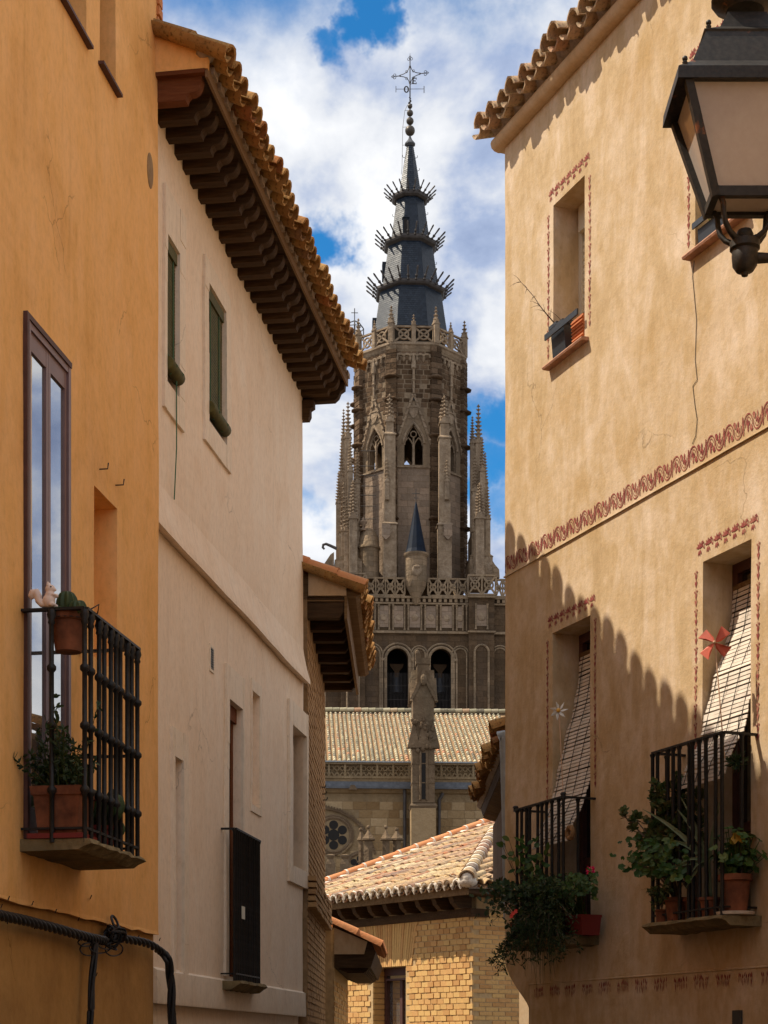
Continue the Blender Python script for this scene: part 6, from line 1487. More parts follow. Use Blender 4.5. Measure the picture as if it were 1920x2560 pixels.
# the pinnacled buttress in front of the roof
YP = 1.6; bx = lambda u: NF.x(u, YP); bz = lambda v: NF.z(1060, v, YP)
pl_ = MB(); cxp = bx(1059); W5 = abs(bx(1031) - bx(1088)) / 2
pl_.box(cxp - W5 * 1.08, cxp + W5 * 1.08, YP - 1.4, YP, 0, bz(2020)); pil = pl_.build('pinnacle_buttress', 'stone_nave', nv)
p2 = MB(); p2.box(cxp - W5 * .98, cxp + W5 * .98, YP - 1.3, YP - .02, bz(2006), bz(1870)).lathe([(W5 * 1.55, bz(2022)), (W5 * 1.75, bz(2014)), (W5 * 1.55, bz(2008)), (W5 * 1.3, bz(2003))], 4, (cxp, YP - .68, 0), phase=.5)
p2.box(cxp - W5 * .92, cxp + W5 * .92, YP - 1.25, YP - .06, bz(1870), bz(1740))
for v in (1958, 1910, 1870): p2.box(cxp - W5 * 1.02, cxp + W5 * 1.02, YP - 1.33, YP + .01, bz(v), bz(v) + .05)
for s in (-1, 1): p2.lathe([(.06, bz(2000)), (.06, bz(1880))], 6, (cxp + s * .16, YP + .02, 0))
p2.build('pinnacle_shaft', 'stone_pillar', pil)
MB().box(cxp - .10, cxp + .10, YP - .1, YP - .005, bz(1998), bz(1882)).build('groove_shade', 'dark_interior', pil)  # raised dark strip; the shade of a groove is put into its colour
p3 = MB(); zg0, zg1 = bz(1870), bz(1800)
for s in (-1, 0, 1): p3.add([(cxp + s * .5 - .32, YP + .10, zg0), (cxp + s * .5 + .32, YP + .10, zg0), (cxp + s * .5, YP + .02, zg1 + (.25 if s == 0 else 0)), (cxp + s * .5 - .32, YP - .3, zg0), (cxp + s * .5 + .32, YP - .3, zg0), (cxp + s * .5, YP - .3, zg1)], [(0, 1, 2), (0, 2, 5, 3), (1, 4, 5, 2), (0, 3, 4, 1)])
rg = random.Random(8)
for k in range(46): p3.ball((cxp + rg.uniform(-W5, W5) * 1.05, YP + rg.uniform(-.05, .1), zg0 + rg.uniform(-.1, 1.0) * (zg1 - zg0)), rg.uniform(.06, .13), 6, 5, (1, .8, 1.2))
p3.build('gablet_carving', 'stone_pillar', pil)
p4 = MB(); zt0 = bz(1742)
for k in range(4):
    G = Matrix.Translation((cxp, YP - .65, 0)) @ Matrix.Rotation(R(90) * k, 4, 'Z'); w6 = W5 * .95
    p4.add([(-w6 * 1.1, -w6 * 1.1, zt0), (w6 * 1.1, -w6 * 1.1, zt0), (0, -w6 * 1.06, bz(1668)), (0, 0, bz(1668))], [(0, 1, 2), (0, 2, 3), (1, 3, 2)], G)
    p4.bar(G @ Vector((-w6 * 1.25, -w6 * 1.15, zt0 - .25)), G @ Vector((0, -w6 * 1.12, bz(1690))), .13, .13); p4.bar(G @ Vector((w6 * 1.25, -w6 * 1.15, zt0 - .25)), G @ Vector((0, -w6 * 1.12, bz(1690))), .13, .13)
p4.box(cxp - .30, cxp + .30, YP - .95, YP - .35, bz(1700), bz(1645)); p4.box(cxp - .36, cxp + .36, YP - 1.0, YP - .3, bz(1656), bz(1641))
p4.ball((cxp, YP + .02, bz(1700)), .2, 8, 6, (.8, .6, 1.5)).box(cxp + .12, cxp + .38, YP - .7, YP - .4, bz(1645), bz(1632)).ball((cxp + .28, YP - .55, bz(1627)), .13, 8, 6, (1, 1, 1.4))
p4.build('pinnacle_top', 'stone_pillar', pil)
# stone finials on the chapel parapet
NC = Fr(0.0, 74.0, math.sin(TR), -math.cos(TR))
cq = NC.empty('chapel_parapet', 'grey stone chapel parapet with ball-topped pointed finials behind the tile roof', 'parapet')
MB().box(NC.x(1030), NC.x(780), -1.5, -.2, 0, NC.z(900, 2185)).build('wall', 'stone_pillar', cq)
for (u, vt, wpx, yo) in ((902, 2069, 17, -.5), (921, 2063, 30, .2), (965, 2063, 27, .2), (992, 2069, 30, -.1)):
    x, zt_ = NC.px(u, vt, yo); w_ = wpx * (74 - yo) / FOC / 2; zz = lambda v: NC.z(u, v, yo)
    fo = MB().lathe([(w_ * .75, zz(2200)), (w_ * .75, zz(2102)), (w_ * 1.25, zz(2101)), (w_ * 1.25, zz(2097)), (w_ * .9, zz(2092)), (w_ * .5, zz(2084)), (w_ * .22, zz(2077)), (w_ * .12, zz(2074))], 6, (x, yo, 0), phase=.5)
    fo.ball((x, yo, zz(vt + 5)), 5 * 74 / FOC, 10, 8).build('finial', 'stone_pillar', cq, smooth=30)
for u in (826, 862): 
    x, zt_ = NC.px(u, 2138, .2); zz = lambda v: NC.z(u, v, .2); MB().lathe([(.34, zz(2200)), (.28, zz(2160)), (.16, zz(2148)), (.26, zz(2141)), (.26, zz(2138)), (.1, zz(2136))], 4, (x, .2, 0), phase=.5).build('merlon', 'stone_pillar', cq)

# ================================================================ STREET LANTERN
ZL5 = 5.5; k5 = ZL5 / FOC
lx = at(1862, 0, ZL5).x; ZB5 = at(0, 690, ZL5).z
hz_ = lambda v: at(0, v, ZL5).z - ZB5                    # heights on the lantern's axis
NXH, NYH = 1.62, -14.0
nh = thing('near_house', 'plain plastered house just outside the right edge carrying the lantern bracket', 'house', (NXH, NYH, 0))
MB().box(0, 3.0, 0, 20.2, 0, 5.2).build('wall', 'plaster_cream', nh)  # unseen house added behind the bracket; its length and height dim the lower street
MB().prism([(-.15, 5.202), (3.2, 5.202), (1.5, 6.0)], -.15, 20.35).build('roof', 'tile_red', nh)
lt = thing('street_lantern', 'black iron lantern with frosted panes and curved supports at the top right', 'lantern', (lx, ZL5, ZB5))
DF = 0.62                                  # the lantern is shallower than wide
def ring4(h, z): return [(-h, -h * DF, z), (h, -h * DF, z), (h, h * DF, z), (-h, h * DF, z)]
def frustum(mb, secs):
    vs = [p for h, z in secs for p in ring4(h, z)]; fs = [(3, 2, 1, 0), tuple(4 * (len(secs) - 1) + i for i in range(4))]
    for i in range(len(secs) - 1):
        for j in range(4): fs.append((4 * i + j, 4 * i + (j + 1) % 4, 4 * i + 4 + (j + 1) % 4, 4 * i + 4 + j))
    mb.add(vs, fs); return mb
P5 = lambda px: px * k5
def sec(px, v):
    h = px * ZL5 / (FOC + px * DF); return (h, EYE + (HZ - v) / FOC * (ZL5 - h * DF) - ZB5)
lh = MB(); frustum(lh, [sec(178, 197), sec(192, 193), sec(190, 163), sec(180, 160), sec(150, 151), sec(112, 78), sec(116, 71), sec(70, 66), sec(49, 29)])
hood = lh.build('hood', 'lamp_iron', lt)
MB().lathe([(P5(48), hz_(31)), (P5(52), hz_(24)), (P5(78), hz_(10)), (P5(84), hz_(2)), (P5(80), hz_(-8)), (P5(40), hz_(-20)), (P5(30), hz_(-60)), (P5(8), hz_(-90))], 16).build('chimney', 'lamp_iron', hood, smooth=40)
for (h, z) in (sec(172, 161), sec(104, 71)):
    for sx_ in (-1, 1):
        for sy_ in (-1, 1): MB().lathe([(P5(5), -.004), (P5(7), P5(5)), (P5(4), P5(8))], 8, (sx_ * h, sy_ * h * DF, z)).ball((sx_ * h, sy_ * h * DF, z + P5(14)), P5(7), 10, 8).build('knob', 'lamp_iron', hood, smooth=50)
(ht, zt_), (hb, zb_) = sec(164, 192), sec(84, 480)
for sx_ in (-1, 1):
    for sy_ in (-1, 1): MB().bar((sx_ * ht, sy_ * ht * DF, zt_), (sx_ * hb, sy_ * hb * DF, zb_ - P5(10)), P5(20), P5(20), up=(0, 1, 0)).build('corner_post', 'lamp_iron', lt)
bf = MB(); 
for s in (-1, 1): bf.box(-hb - P5(9), hb + P5(9), s * hb * DF - P5(9), s * hb * DF + P5(9), zb_ - P5(12), zb_ + P5(12)); bf.box(s * hb - P5(9), s * hb + P5(9), -hb * DF + P5(9), hb * DF - P5(9), zb_ - P5(11), zb_ + P5(11))
bf.build('bottom_frame', 'lamp_iron', lt)
def pane(a, b, c, d): MB().quad(a, b, c, d).build('pane', 'lamp_glass', lt)
i_ = .93
for s in (-1, 1):
    pane((-ht * i_, s * ht * DF * .97, zt_), (ht * i_, s * ht * DF * .97, zt_), (hb * i_, s * hb * DF * .97, zb_), (-hb * i_, s * hb * DF * .97, zb_))
    pane((s * ht * .97, -ht * DF * i_, zt_), (s * ht * .97, ht * DF * i_, zt_), (s * hb * .97, hb * DF * i_, zb_), (s * hb * .97, -hb * DF * i_, zb_))
MB().box(-hb, hb, -hb * DF, hb * DF, zb_ - P5(3), zb_ + P5(2)).build('bottom_pane', 'lamp_glass', lt)
MB().lathe([(P5(14), zb_ + P5(3)), (P5(16), zb_ + P5(60)), (P5(34), zb_ + P5(90)), (P5(38), zb_ + P5(140)), (P5(20), zb_ + P5(190)), (P5(3), zb_ + P5(200))], 14).build('bulb', 'blind_white', lt, smooth=60)
am = MB()
for sx_ in (-1, 1):
    for sy_ in (-1, 1):
        c = lambda f, v: (sx_ * hb * f, sy_ * hb * DF * f, hz_(v))
        am.tube([c(.98, 492), c(.86, 505), c(.74, 525), c(.72, 550), c(.66, 572), c(.52, 590), c(.36, 600), c(.2, 603)], [P5(8), P5(7), P5(7), P5(7), P5(7), P5(7), P5(8), P5(9)], 8)
am.build('support_arms', 'lamp_iron', lt, smooth=60)
MB().lathe([(P5(2), hz_(692)), (P5(8), hz_(690)), (P5(10), hz_(682)), (P5(22), hz_(678)), (P5(31), hz_(664)), (P5(33), hz_(640)), (P5(32), hz_(627)), (P5(38), hz_(623)), (P5(38), hz_(606)), (P5(28), hz_(601)), (P5(19), hz_(598)), (P5(22), hz_(588)), (P5(17), hz_(576)), (P5(6), hz_(571))], 16).build('socket', 'lamp_iron', lt, smooth=35)
MB().tube([(P5(26), 0, hz_(645)), (P5(60), 0, hz_(645)), (NXH - lx + .02, 0, hz_(645))], [P5(14), P5(12), P5(12)], 10).lathe([(P5(40), 0), (P5(40), .02), (P5(20), .03)], 12, M=frame_m((NXH - lx + .001, 0, hz_(645)), (0, 0, 1), (0, 1, 0), (-1, 0, 0))).build('bracket', 'lamp_iron', lt, smooth=40)

# ================================================================ PLANTS, POTS AND SMALL THINGS
def leaf(mb, p, d, nrm, L, W, bend=.15, pts=6):
    d = d.normalized(); nrm = (nrm - d * nrm.dot(d)); nrm = nrm.normalized() if nrm.length > 1e-4 else d.orthogonal(); s = d.cross(nrm)
    prof = ((0, .10), (.28, .82), (.62, 1.0), (.86, .6))
    vs = []
    for (t, w_) in prof:
        c = p + d * (L * t) - nrm * (bend * L * t * t)
        vs += [c + s * W * w_ / 2 + nrm * W * .12, c, c - s * W * w_ / 2 + nrm * W * .12]
    vs.append(p + d * L - nrm * bend * L)
    fs = []
    for i in range(len(prof) - 1):
        for j in (0, 1): fs.append((i * 3 + j, i * 3 + j + 1, i * 3 + j + 4, i * 3 + j + 3))
    b = (len(prof) - 1) * 3; fs += [(b, b + 1, b + 3), (b + 1, b + 2, b + 3)]
    mb.add(vs, fs)
def rleaf(mb, p, nrm, r, rng, lobes=5):
    """round scalloped leaf (geranium)"""
    nrm = nrm.normalized(); a = nrm.orthogonal().normalized(); b = nrm.cross(a); n = 12; vs = [p - nrm * r * .18]; q0 = rng.uniform(0, 6)
    for i in range(n):
        q = 2 * math.pi * i / n + q0; rr_ = r * (1.0 if i % 2 else .86) * (.4 if i == 0 else 1); vs.append(p + (a * math.cos(q) + b * math.sin(q)) * rr_ + nrm * r * rng.uniform(-.10, .10))
    mb.add(vs, [(0, i + 1, (i + 1) % n + 1) for i in range(n)])
def rv(rng): 
    v = Vector((rng.gauss(0, 1), rng.gauss(0, 1), rng.gauss(0, 1))); return v.normalized()
def pot_mesh(mb, c, r, h, rim=.18, n=18):
    mb.lathe([(r * .70, 0), (r * .92, h * (1 - rim)), (r * .98, h * (1 - rim)), (r * 1.05, h * (1 - rim) + .005), (r * 1.05, h), (r * .93, h), (r * .90, h * .90)], n, c); return mb
def potted(name, label, loc, r, h, cat='potted plant', mat='terracotta_clay', group=None):
    t = thing(name, label, cat, loc, group=group); pot_mesh(MB(), (0, 0, 0), r, h).build('pot', mat, t, smooth=35)
    MB().lathe([(r * .89, h * .88), (r * .5, h * .91), (.002, h * .90)], 16).build('soil', 'soil', t); return t
def stem_tube(mb, pts, r0, r1, n=5): k = len(pts); mb.tube(pts, [r0 + (r1 - r0) * i / (k - 1) for i in range(k)], n)
def arcpts(a, b, sag, n=7):
    a, b = Vector(a), Vector(b); return [a.lerp(b, i / (n - 1)) + Vector((0, 0, sag * math.sin(math.pi * i / (n - 1)))) for i in range(n)]

# ---- right balcony of the ochre house (bars seen at the right)
def rwp(u, v, y): x, z = RW.px(u, v, y); return RW.world(x, y, z)
rng = random.Random(101)
yb = D2 * .55
base = rwp(1838, 2262, yb); base.z = zs2 + .022
gp_ = potted('geranium_pot', 'large terracotta pot with leafy geranium and one yellow leaf on right balcony', base, 0.105, 0.24)
MB().lathe([(.10, -.02), (.12, -.015), (.125, .004), (.11, .004), (.09, -.004)], 18).build('saucer', 'blind_white', gp_)
fol = MB(); stm = MB()
for k in range(120):
    d = Vector((rng.gauss(0, .75), rng.gauss(0, .75), abs(rng.gauss(.9, .5)))).normalized(); rr_ = rng.uniform(.08, .30); p = Vector((0, 0, .24)) + Vector((d.x * rr_ * .8, d.y * rr_ * .8, d.z * rr_ * 1.05))
    rleaf(fol, p, (d + Vector((0, -.3, .4))).normalized(), rng.uniform(.018, .042), rng); stem_tube(stm, arcpts((rng.uniform(-.04, .04), rng.uniform(-.04, .04), .22), p, -.01, 4), .004, .0025, 4)
fol.build('foliage', 'leaf_geranium', gp_, kind='stuff'); stm.build('stems', 'leaf_geranium', gp_, kind='stuff')
yl = MB(); rleaf(yl, rwp(1845, 2095, D2 * .7) - base, Vector((-.2, -1, .3)), .045, rng); rleaf(yl, rwp(1832, 2103, D2 * .7) - base, Vector((.2, -1, .1)), .025, rng); yl.build('yellow_leaves', 'leaf_yellow', gp_)

def jade(name, label, loc, pot_r, pot_h, tips, mat='leaf_jade', leafL=.045, seed=5, nros=3, extra=0):
    t = potted(name, label, loc, pot_r, pot_h); rr_ = random.Random(seed); st = MB(); lf = MB()
    for tip in tips:
        tp_ = Vector(tip) - Vector(loc); pts = arcpts((rr_.uniform(-.03, .03), rr_.uniform(-.03, .03), pot_h * .9), tp_, rr_.uniform(.0, .05), 7); stem_tube(st, pts, .010, .004)
        heads = [(pts[-1], 1.0)] + [(pts[i].lerp(pts[i + 1], rr_.random()) + rv(rr_) * .05, .85) for i in (3, 4, 5) for _ in range(nros)]
        for (h_, sc_) in heads:
            ax = (rv(rr_) + Vector((0, -.3, .9))).normalized(); o = ax.orthogonal().normalized(); b = ax.cross(o)
            for q in range(9):
                a = q * 2.4; el = .25 + .07 * q; d = (o * math.cos(a) + b * math.sin(a)) * math.cos(el) + ax * math.sin(el)
                leaf(lf, h_ + ax * .004 * q, d, ax, leafL * sc_ * rr_.uniform(.75, 1.1), leafL * .62, -.12)
    st.build('branches', 'twig', t, kind='stuff'); lf.build('foliage', mat, t, kind='stuff'); return t
base = rwp(1740, 2290, D2 * .55); base.z = zs2 + .001
tips = [rwp(u, v, y) for (u, v, y) in ((1560, 2040, D2 + .16), (1590, 2050, D2 + .10), (1640, 1965, D2 + .02), (1660, 1990, D2), (1690, 2010, D2 - .05), (1700, 1975, D2 - .08), (1650, 2050, D2 + .03), (1735, 1985, D2 - .12), (1625, 2070, D2 + .08), (1680, 2080, D2), (1665, 2030, D2 - .04), (1705, 2050, D2 - .06), (1720, 2020, D2 - .1), (1640, 2000, D2 + .02), (1690, 1950, D2 - .06))]
jade('jade_plant', 'sprawling jade plant reaching out through the bars of the right balcony', base, .085, .15, tips, seed=6, nros=5, leafL=.05)
base = rwp(1775, 2288, D2 * .80); base.z = zs2 + .001
al = potted('aloe_plant', 'spiky aloe with long grey-green blades behind the right balcony bars', base, .07, .13); af = MB(); c0_ = Vector((0, 0, .17))
c0_ = rwp(1772, 2155, D2 * .8) - base
stem_tube(st := MB(), [(0, 0, .14), c0_ * .6, c0_], .018, .014); st.build('stem', 'leaf_aloe', al)
for (u, v, y, w_) in ((1605, 2022, D2 + .12, .045), (1692, 2022, D2 + .04, .04), (1700, 1990, D2, .03), (1640, 2195, D2 + .10, .035), (1665, 2100, D2 + .08, .045), (1712, 2225, D2 + .05, .03), (1805, 1985, D2 * .7, .025), (1690, 2165, D2 + .12, .03), (1790, 2040, D2 * .6, .03), (1730, 2180, D2 + .05, .035)):
    tip = rwp(u, v, y) - base; pts = arcpts(c0_, tip, .035, 8); n_ = Vector((-.3, -.9, .4))
    for i in range(7):
        a, b = pts[i], pts[i + 1]; wa_, wb_ = w_ * (1 - i / 7.2) ** .7, w_ * (1 - (i + 1) / 7.2) ** .7 if i < 6 else .001; s = (b - a).cross(n_).normalized()
        af.add([a + s * wa_ / 2, a - n_ * wa_ * .25, a - s * wa_ / 2, b - s * wb_ / 2, b - n_ * wb_ * .25, b + s * wb_ / 2], [(0, 1, 4, 5), (1, 2, 3, 4)])
af.build('foliage', 'leaf_aloe', al, kind='stuff')
# trailing nasturtium-like leaves outside the bars
base = rwp(1690, 2292, D2 * .85); base.z = zs2 + .001
na = potted('trailing_plant', 'broad-leaved plant spilling left over the right balcony bars', base, .08, .16); nf_ = MB(); ns = MB()
for k in range(230):
    u = rng.gauss(1645, 36); v = 2095 + (rng.random() ** .8) * 95 + (1640 - u) * -.10; y = D2 + rng.uniform(-.02, .16)
    p = rwp(u, v, y) - base; d = Vector((rng.gauss(-.3, .5), -1 + rng.gauss(0, .3), rng.gauss(.45, .4)))
    if k % 4: rleaf(nf_, p, d, rng.uniform(.014, .034), rng)
    else: leaf(nf_, p, Vector((-.6, -.3, rng.uniform(-.8, .2))), d, rng.uniform(.045, .08), .028, .2)
    if k % 4 == 0: stem_tube(ns, arcpts((0, 0, .15), p, .04, 5), .004, .002, 4)
nf_.build('foliage', 'leaf_geranium', na, kind='stuff'); ns.build('stems', 'twig', na, kind='stuff')
base = rwp(1655, 2290, D2 * .95); base.z = zs2 + .001
sm_ = potted('small_creeper', 'small-leaved creeper hanging at the lower left of the right balcony', base, .05, .09); cf = MB(); cs = MB()
for k in range(16):
    u0, v0 = rng.uniform(1620, 1675), rng.uniform(2195, 2240); e_ = rwp(u0, v0 + rng.uniform(0, 30), D2 + rng.uniform(.04, .12)) - base; pts = arcpts((0, 0, .09), e_, .05, 8); stem_tube(cs, pts, .003, .0015, 4)
    for p in pts[2:]:
        for _ in range(5): leaf(cf, p + rv(rng) * .012, rv(rng) + Vector((0, -.4, .2)), rv(rng), rng.uniform(.018, .032), .015, .1)
cf.build('foliage', 'leaf_jade', sm_, kind='stuff'); cs.build('stems', 'twig', sm_, kind='stuff')
bl = thing('fern_ball', 'dark hanging fern ball on the rail of the right balcony', 'plant', rwp(1842, 1905, D2 * .55)); bf_ = MB()
for k in range(260): d = rv(rng); leaf(bf_, d * rng.uniform(.0, .05), d, rv(rng), rng.uniform(.02, .045), .01, .3)
bf_.build('foliage', 'leaf_dark', bl, kind='stuff')
MB().tube([Vector((0, 0, .0)), Vector((0, 0, .12)), Vector((0.02, 0.02, .3))], .003, 4).build('hanger', 'iron_black', bl)

# ---- left balcony of the ochre house: a thick curtain of greenery
base = rwp(1372, 2352, D1 * .6); base.z = zs1 + .001
cu = potted('trailing_rosemary', 'dark trailing shrub cascading from the left balcony down the wall', base, .11, .18); lf = MB(); st = MB(); bb_ = MB()
for k in range(230):
    u0 = rng.gauss(1350, 42); v0 = rng.uniform(2190, 2400) + max(0, (1345 - u0)) * .35; e_ = rwp(u0, v0, D1 + rng.uniform(-.02, .20)) - base
    pts = arcpts((rng.uniform(-.06, .06), rng.uniform(-.06, .06), .17), e_, rng.uniform(.04, .14), 8)
    if k % 2 == 0: stem_tube(st, pts, .0035, .0015, 4)
    for p in pts[3:]:
        for _ in range(6): leaf(lf, p + rv(rng) * .022, rv(rng) + Vector((0, -.2, -.3)), rv(rng), rng.uniform(.022, .042), .011, .1)
for (u, v) in ((1235, 2405), (1250, 2370), (1270, 2345), (1260, 2390), (1285, 2400), (1230, 2400), (1262, 2425), (1245, 2428)):
    e_ = rwp(u, v, D1 + .22) - base; pts = arcpts(rwp(1330, 2320, D1 + .1) - base, e_, .05, 9); stem_tube(st, pts, .004, .002, 4)
    for p in pts[1:]:
        for _ in range(11): leaf(lf, p + rv(rng) * .016, rv(rng) + Vector((-.5, -.2, -.1)), rv(rng), rng.uniform(.03, .045), .011, .05)
for k in range(46):   # long hanging blades
    a = rwp(rng.uniform(1305, 1380), rng.uniform(2290, 2340), D1 + .16) - base; b = a + Vector((rng.uniform(-.05, .08), -.02, -rng.uniform(.18, .42))); pts = arcpts(a, b, .02, 6); stem_tube(bb_, pts, .003, .001, 3)
lf.build('foliage', 'leaf_dark', cu, kind='stuff'); st.build('stems', 'twig', cu, kind='stuff'); bb_.build('blades', 'leaf_dark', cu, kind='stuff')
base = rwp(1445, 2344, D1 * .5); base.z = zs1 + .001
gb = thing('balcony_planter', 'long red planter of geraniums with one magenta bloom on left balcony', 'planter', base, RW.rot)
MB().prism([(-.07, 0), (.07, 0), (.085, .13), (.092, .13), (.092, .15), (-.092, .15), (-.092, .13), (-.085, .13)], -.2, .2, 'yz').build('trough', 'planter_red', gb)
g2 = MB(); s2 = MB(); Mi = Matrix.Rotation(-RW.rot, 4, 'Z')
for k in range(260):
    u = rng.uniform(1340, 1492); v = 2225 + rng.gauss(0, 18) - (u - 1345) * .12; p = Mi @ (rwp(u, v, D1 + rng.uniform(-.06, .10)) - base)
    rleaf(g2, p, Mi @ Vector((rng.gauss(-.2, .4), -1, rng.gauss(.7, .3))), rng.uniform(.012, .030), rng)
    if k % 4 == 0: stem_tube(s2, arcpts((rng.uniform(-.15, .15), 0, .14), p, .03, 5), .004, .002, 4)
g2.build('foliage', 'leaf_geranium', gb, kind='stuff'); s2.build('stems', 'leaf_geranium', gb, kind='stuff')
fl = MB(); fc = Mi @ (rwp(1476, 2176, D1 * .9) - base)
for k in range(60): d = rv(rng); leaf(fl, fc + d * .022, d, rv(rng), .016, .016, .1)
stem_tube(s3 := MB(), arcpts((.0, 0, .14), fc, .01, 5), .004, .003, 4); s3.build('flower_stem', 'leaf_geranium', gb); fl.build('bloom', 'petal_pink', gb)
base = rwp(1325, 2352, D1 * .6); base.z = zs1 + .001
cl = potted('climbing_vine', 'broad-leaved climber twining up the bars of the left balcony', base, .08, .16); cf = MB(); cs = MB()
for k in range(110):
    u = rng.gauss(1320, 26); v = rng.uniform(2095, 2260); p = rwp(u, v, D1 + rng.uniform(-.03, .06)) - base
    leaf(cf, p, Vector((rng.uniform(-1, .3), -.3, rng.uniform(-.6, .6))), Vector((rng.gauss(0, .4), -1, .5)), rng.uniform(.035, .075), rng.uniform(.025, .05), .2)
    if k % 2: stem_tube(cs, arcpts((0, 0, .15), p, .05, 6), .003, .002, 4)
cf.build('foliage', 'leaf_geranium', cl, kind='stuff'); cs.build('stems', 'twig', cl, kind='stuff')
base = rwp(1300, 2352, D1 * .75); base.z = zs1 + .001
rd_ = potted('side_shrub', 'bushy shrub with red specks leaning out left of the left balcony', base, .08, .16); cf = MB(); cs = MB(); rdl = MB()
for k in range(150):
    u = rng.gauss(1262, 26); v = 2205 + abs(rng.gauss(0, 48)); p = rwp(u, v, D1 + rng.uniform(.0, .16)) - base
    leaf(cf, p, rv(rng) + Vector((-.5, -.2, .2)), Vector((rng.gauss(0, .4), -1, .5)), rng.uniform(.035, .06), rng.uniform(.02, .035), .15)
    if k % 5 == 0: stem_tube(cs, arcpts((0, 0, .15), p, .04, 6), .003, .0015, 4)
for (u, v) in ((1283, 2283), (1278, 2290), (1290, 2278)): rleaf(rdl, rwp(u, v, D1 + .17) - base, Vector((-.3, -1, .2)), .018, rng)
cf.build('foliage', 'leaf_dark', rd_, kind='stuff'); cs.build('stems', 'twig', rd_, kind='stuff'); rdl.build('blooms', 'petal_red', rd_)
wr_ = thing('straw_wreath', 'round straw wreath hanging on the blind of the left balcony', 'wreath', rwp(1425, 2082, D1 + .03), RW.rot)
MB().tube([(.042 * math.cos(q), .0, .042 * math.sin(q)) for q in [j * math.pi / 8 for j in range(16)]], [.017 + .003 * (j % 2) for j in range(16)], 8, closed=True).build('ring', 'wreath_straw', wr_, smooth=60)
MB().tube([(0, 0, .04), (0, -.01, .12)], .002, 4).build('string', 'blind_cord', wr_)

# ---- pinwheels
def pinwheel(name, label, u, v, y, r, n, mat, u2, v2, y2, petal_=False):
    c = rwp(u, v, y); t = thing(name, label, 'pinwheel', c, group='pinwheels above the balconies'); e_ = rwp(u2, v2, y2) - c
    F = Vector((-.35, -.9, .1)).normalized(); X = F.cross(Vector((0, 0, 1))).normalized(); Y = X.cross(F)
    MB().tube([Vector((0, 0, 0)) - F * .008, e_ - F * .004], .0042, 6).build('stick', 'stick', t)
    for k in range(n):
        q = 2 * math.pi * k / n + .35; a = X * math.cos(q) + Y * math.sin(q); b = X * math.cos(q + math.pi / 2) + Y * math.sin(q + math.pi / 2); mb = MB()
        if petal_: mb.add([F * .004, a * r * .45 + b * r * .2 + F * .012, a * r + F * .004, a * r * .5 - b * r * .12 - F * .006], [(0, 1, 2), (0, 2, 3)])
        else: mb.add([F * .006, a * r * .55 + F * .02 + b * r * .05, a * r + b * r * .0, a * r * .75 + b * r * .62 - F * .01, b * r * .28 + a * r * .18 - F * .008], [(0, 1, 2), (0, 2, 3), (0, 3, 4)])
        o = mb.build('blade', mat, t); md = o.modifiers.new('thickness', 'SOLIDIFY'); md.thickness = .0015
    MB().ball(F * .012, r * (.22 if petal_ else .09), 10, 8).build('hub', 'pinwheel_heart' if petal_ else 'stick', t, smooth=60)
pinwheel('pinwheel', 'red four-bladed pinwheel on a stick above the right balcony', 1787, 1607, D2 - .02, .115, 4, 'pinwheel_red', 1811, 1895, D2 - .015)
pinwheel('pinwheel', 'white flower-shaped pinwheel with yellow heart above the left balcony', 1397, 1777, D1 - .06, .075, 7, 'pinwheel_white', 1408, 1996, D1 - .03, True)

# ---- things on the two upper sills
def wbox(h, label, fu, green):
    x0, x1 = h[0], h[1]; zf_ = h[2] + .003
    t = thing('window_planter', label, 'planter', RW.world((x0 + x1) / 2, -.06, zf_), RW.rot, 'planters on the upper sills'); w_ = (x1 - x0)
    if not green:
        for (cx, hh_) in ((w_ * .36, .27), (w_ * .16, .25)):
            MB().prism([(-.07, 0), (.07, 0), (.095, hh_), (-.095, hh_)], cx - .055, cx + .055, 'yz').prism([(-.105, hh_ - .03), (.105, hh_ - .03), (.105, hh_), (-.105, hh_)], cx - .065, cx + .065, 'yz').build('pot', 'plastic_black', t)
        MB().box(-w_ * .5, w_ * .54, .115, .128, .17, .215).build('guard_bar', 'plastic_black', t); MB().box(w_ * .08, w_ * .50, -.1, .06, .0, .012).build('tray', 'plastic_black', t)
        tr = MB().prism([(-.05, .02), (.05, .02), (.062, .20), (-.062, .20)], -w_ * .45, -w_ * .10, 'yz').build('terracotta_trough', 'planter_terracotta', t)
        rb_ = MB()
        for k in range(6): rb_.box(-w_ * .45, -w_ * .10, .052 + k * .0018, .062 + k * .0018, .045 + k * .026, .055 + k * .026)
        rb_.build('trough_ribs', 'planter_terracotta', tr)
    else:
        MB().box(-w_ * .5, w_ * .5, .075, .087, .14, .18).build('guard_bar', 'plastic_black', t)
        MB().prism([(-.05, .0), (.05, .0), (.06, .16), (-.06, .16)], -w_ * .45, -w_ * .15, 'yz').build('terracotta_trough', 'planter_terracotta', t)
        MB().prism([(-.05, .0), (.05, .0), (.06, .13), (-.06, .13)], -w_ * .08, w_ * .45, 'yz').build('trough', 'plastic_black', t)
        f = MB()
        for k in range(260): p = Vector((rng.gauss(.02, .06), rng.gauss(.05, .035), .15 + abs(rng.gauss(0, .07)))); leaf(f, p, rv(rng) + Vector((0, .4, .4)), rv(rng), rng.uniform(.02, .04), .018, .1)
        f.build('foliage', 'leaf_bright', t, kind='stuff')
    return t
wbox(w1, 'black pots and ribbed terracotta trough on the upper left sill of the ochre house', 0, False)
wbox(w2, 'planters with bright green foliage on the upper sill behind the lantern', 0, True)
base = RW.world(w1[1] - .13, -.05, w1[2] + .25)
tg = thing('dry_twig', 'bare dry twig leaning out from the pots on the upper left sill', 'plant', base); tm_ = MB()
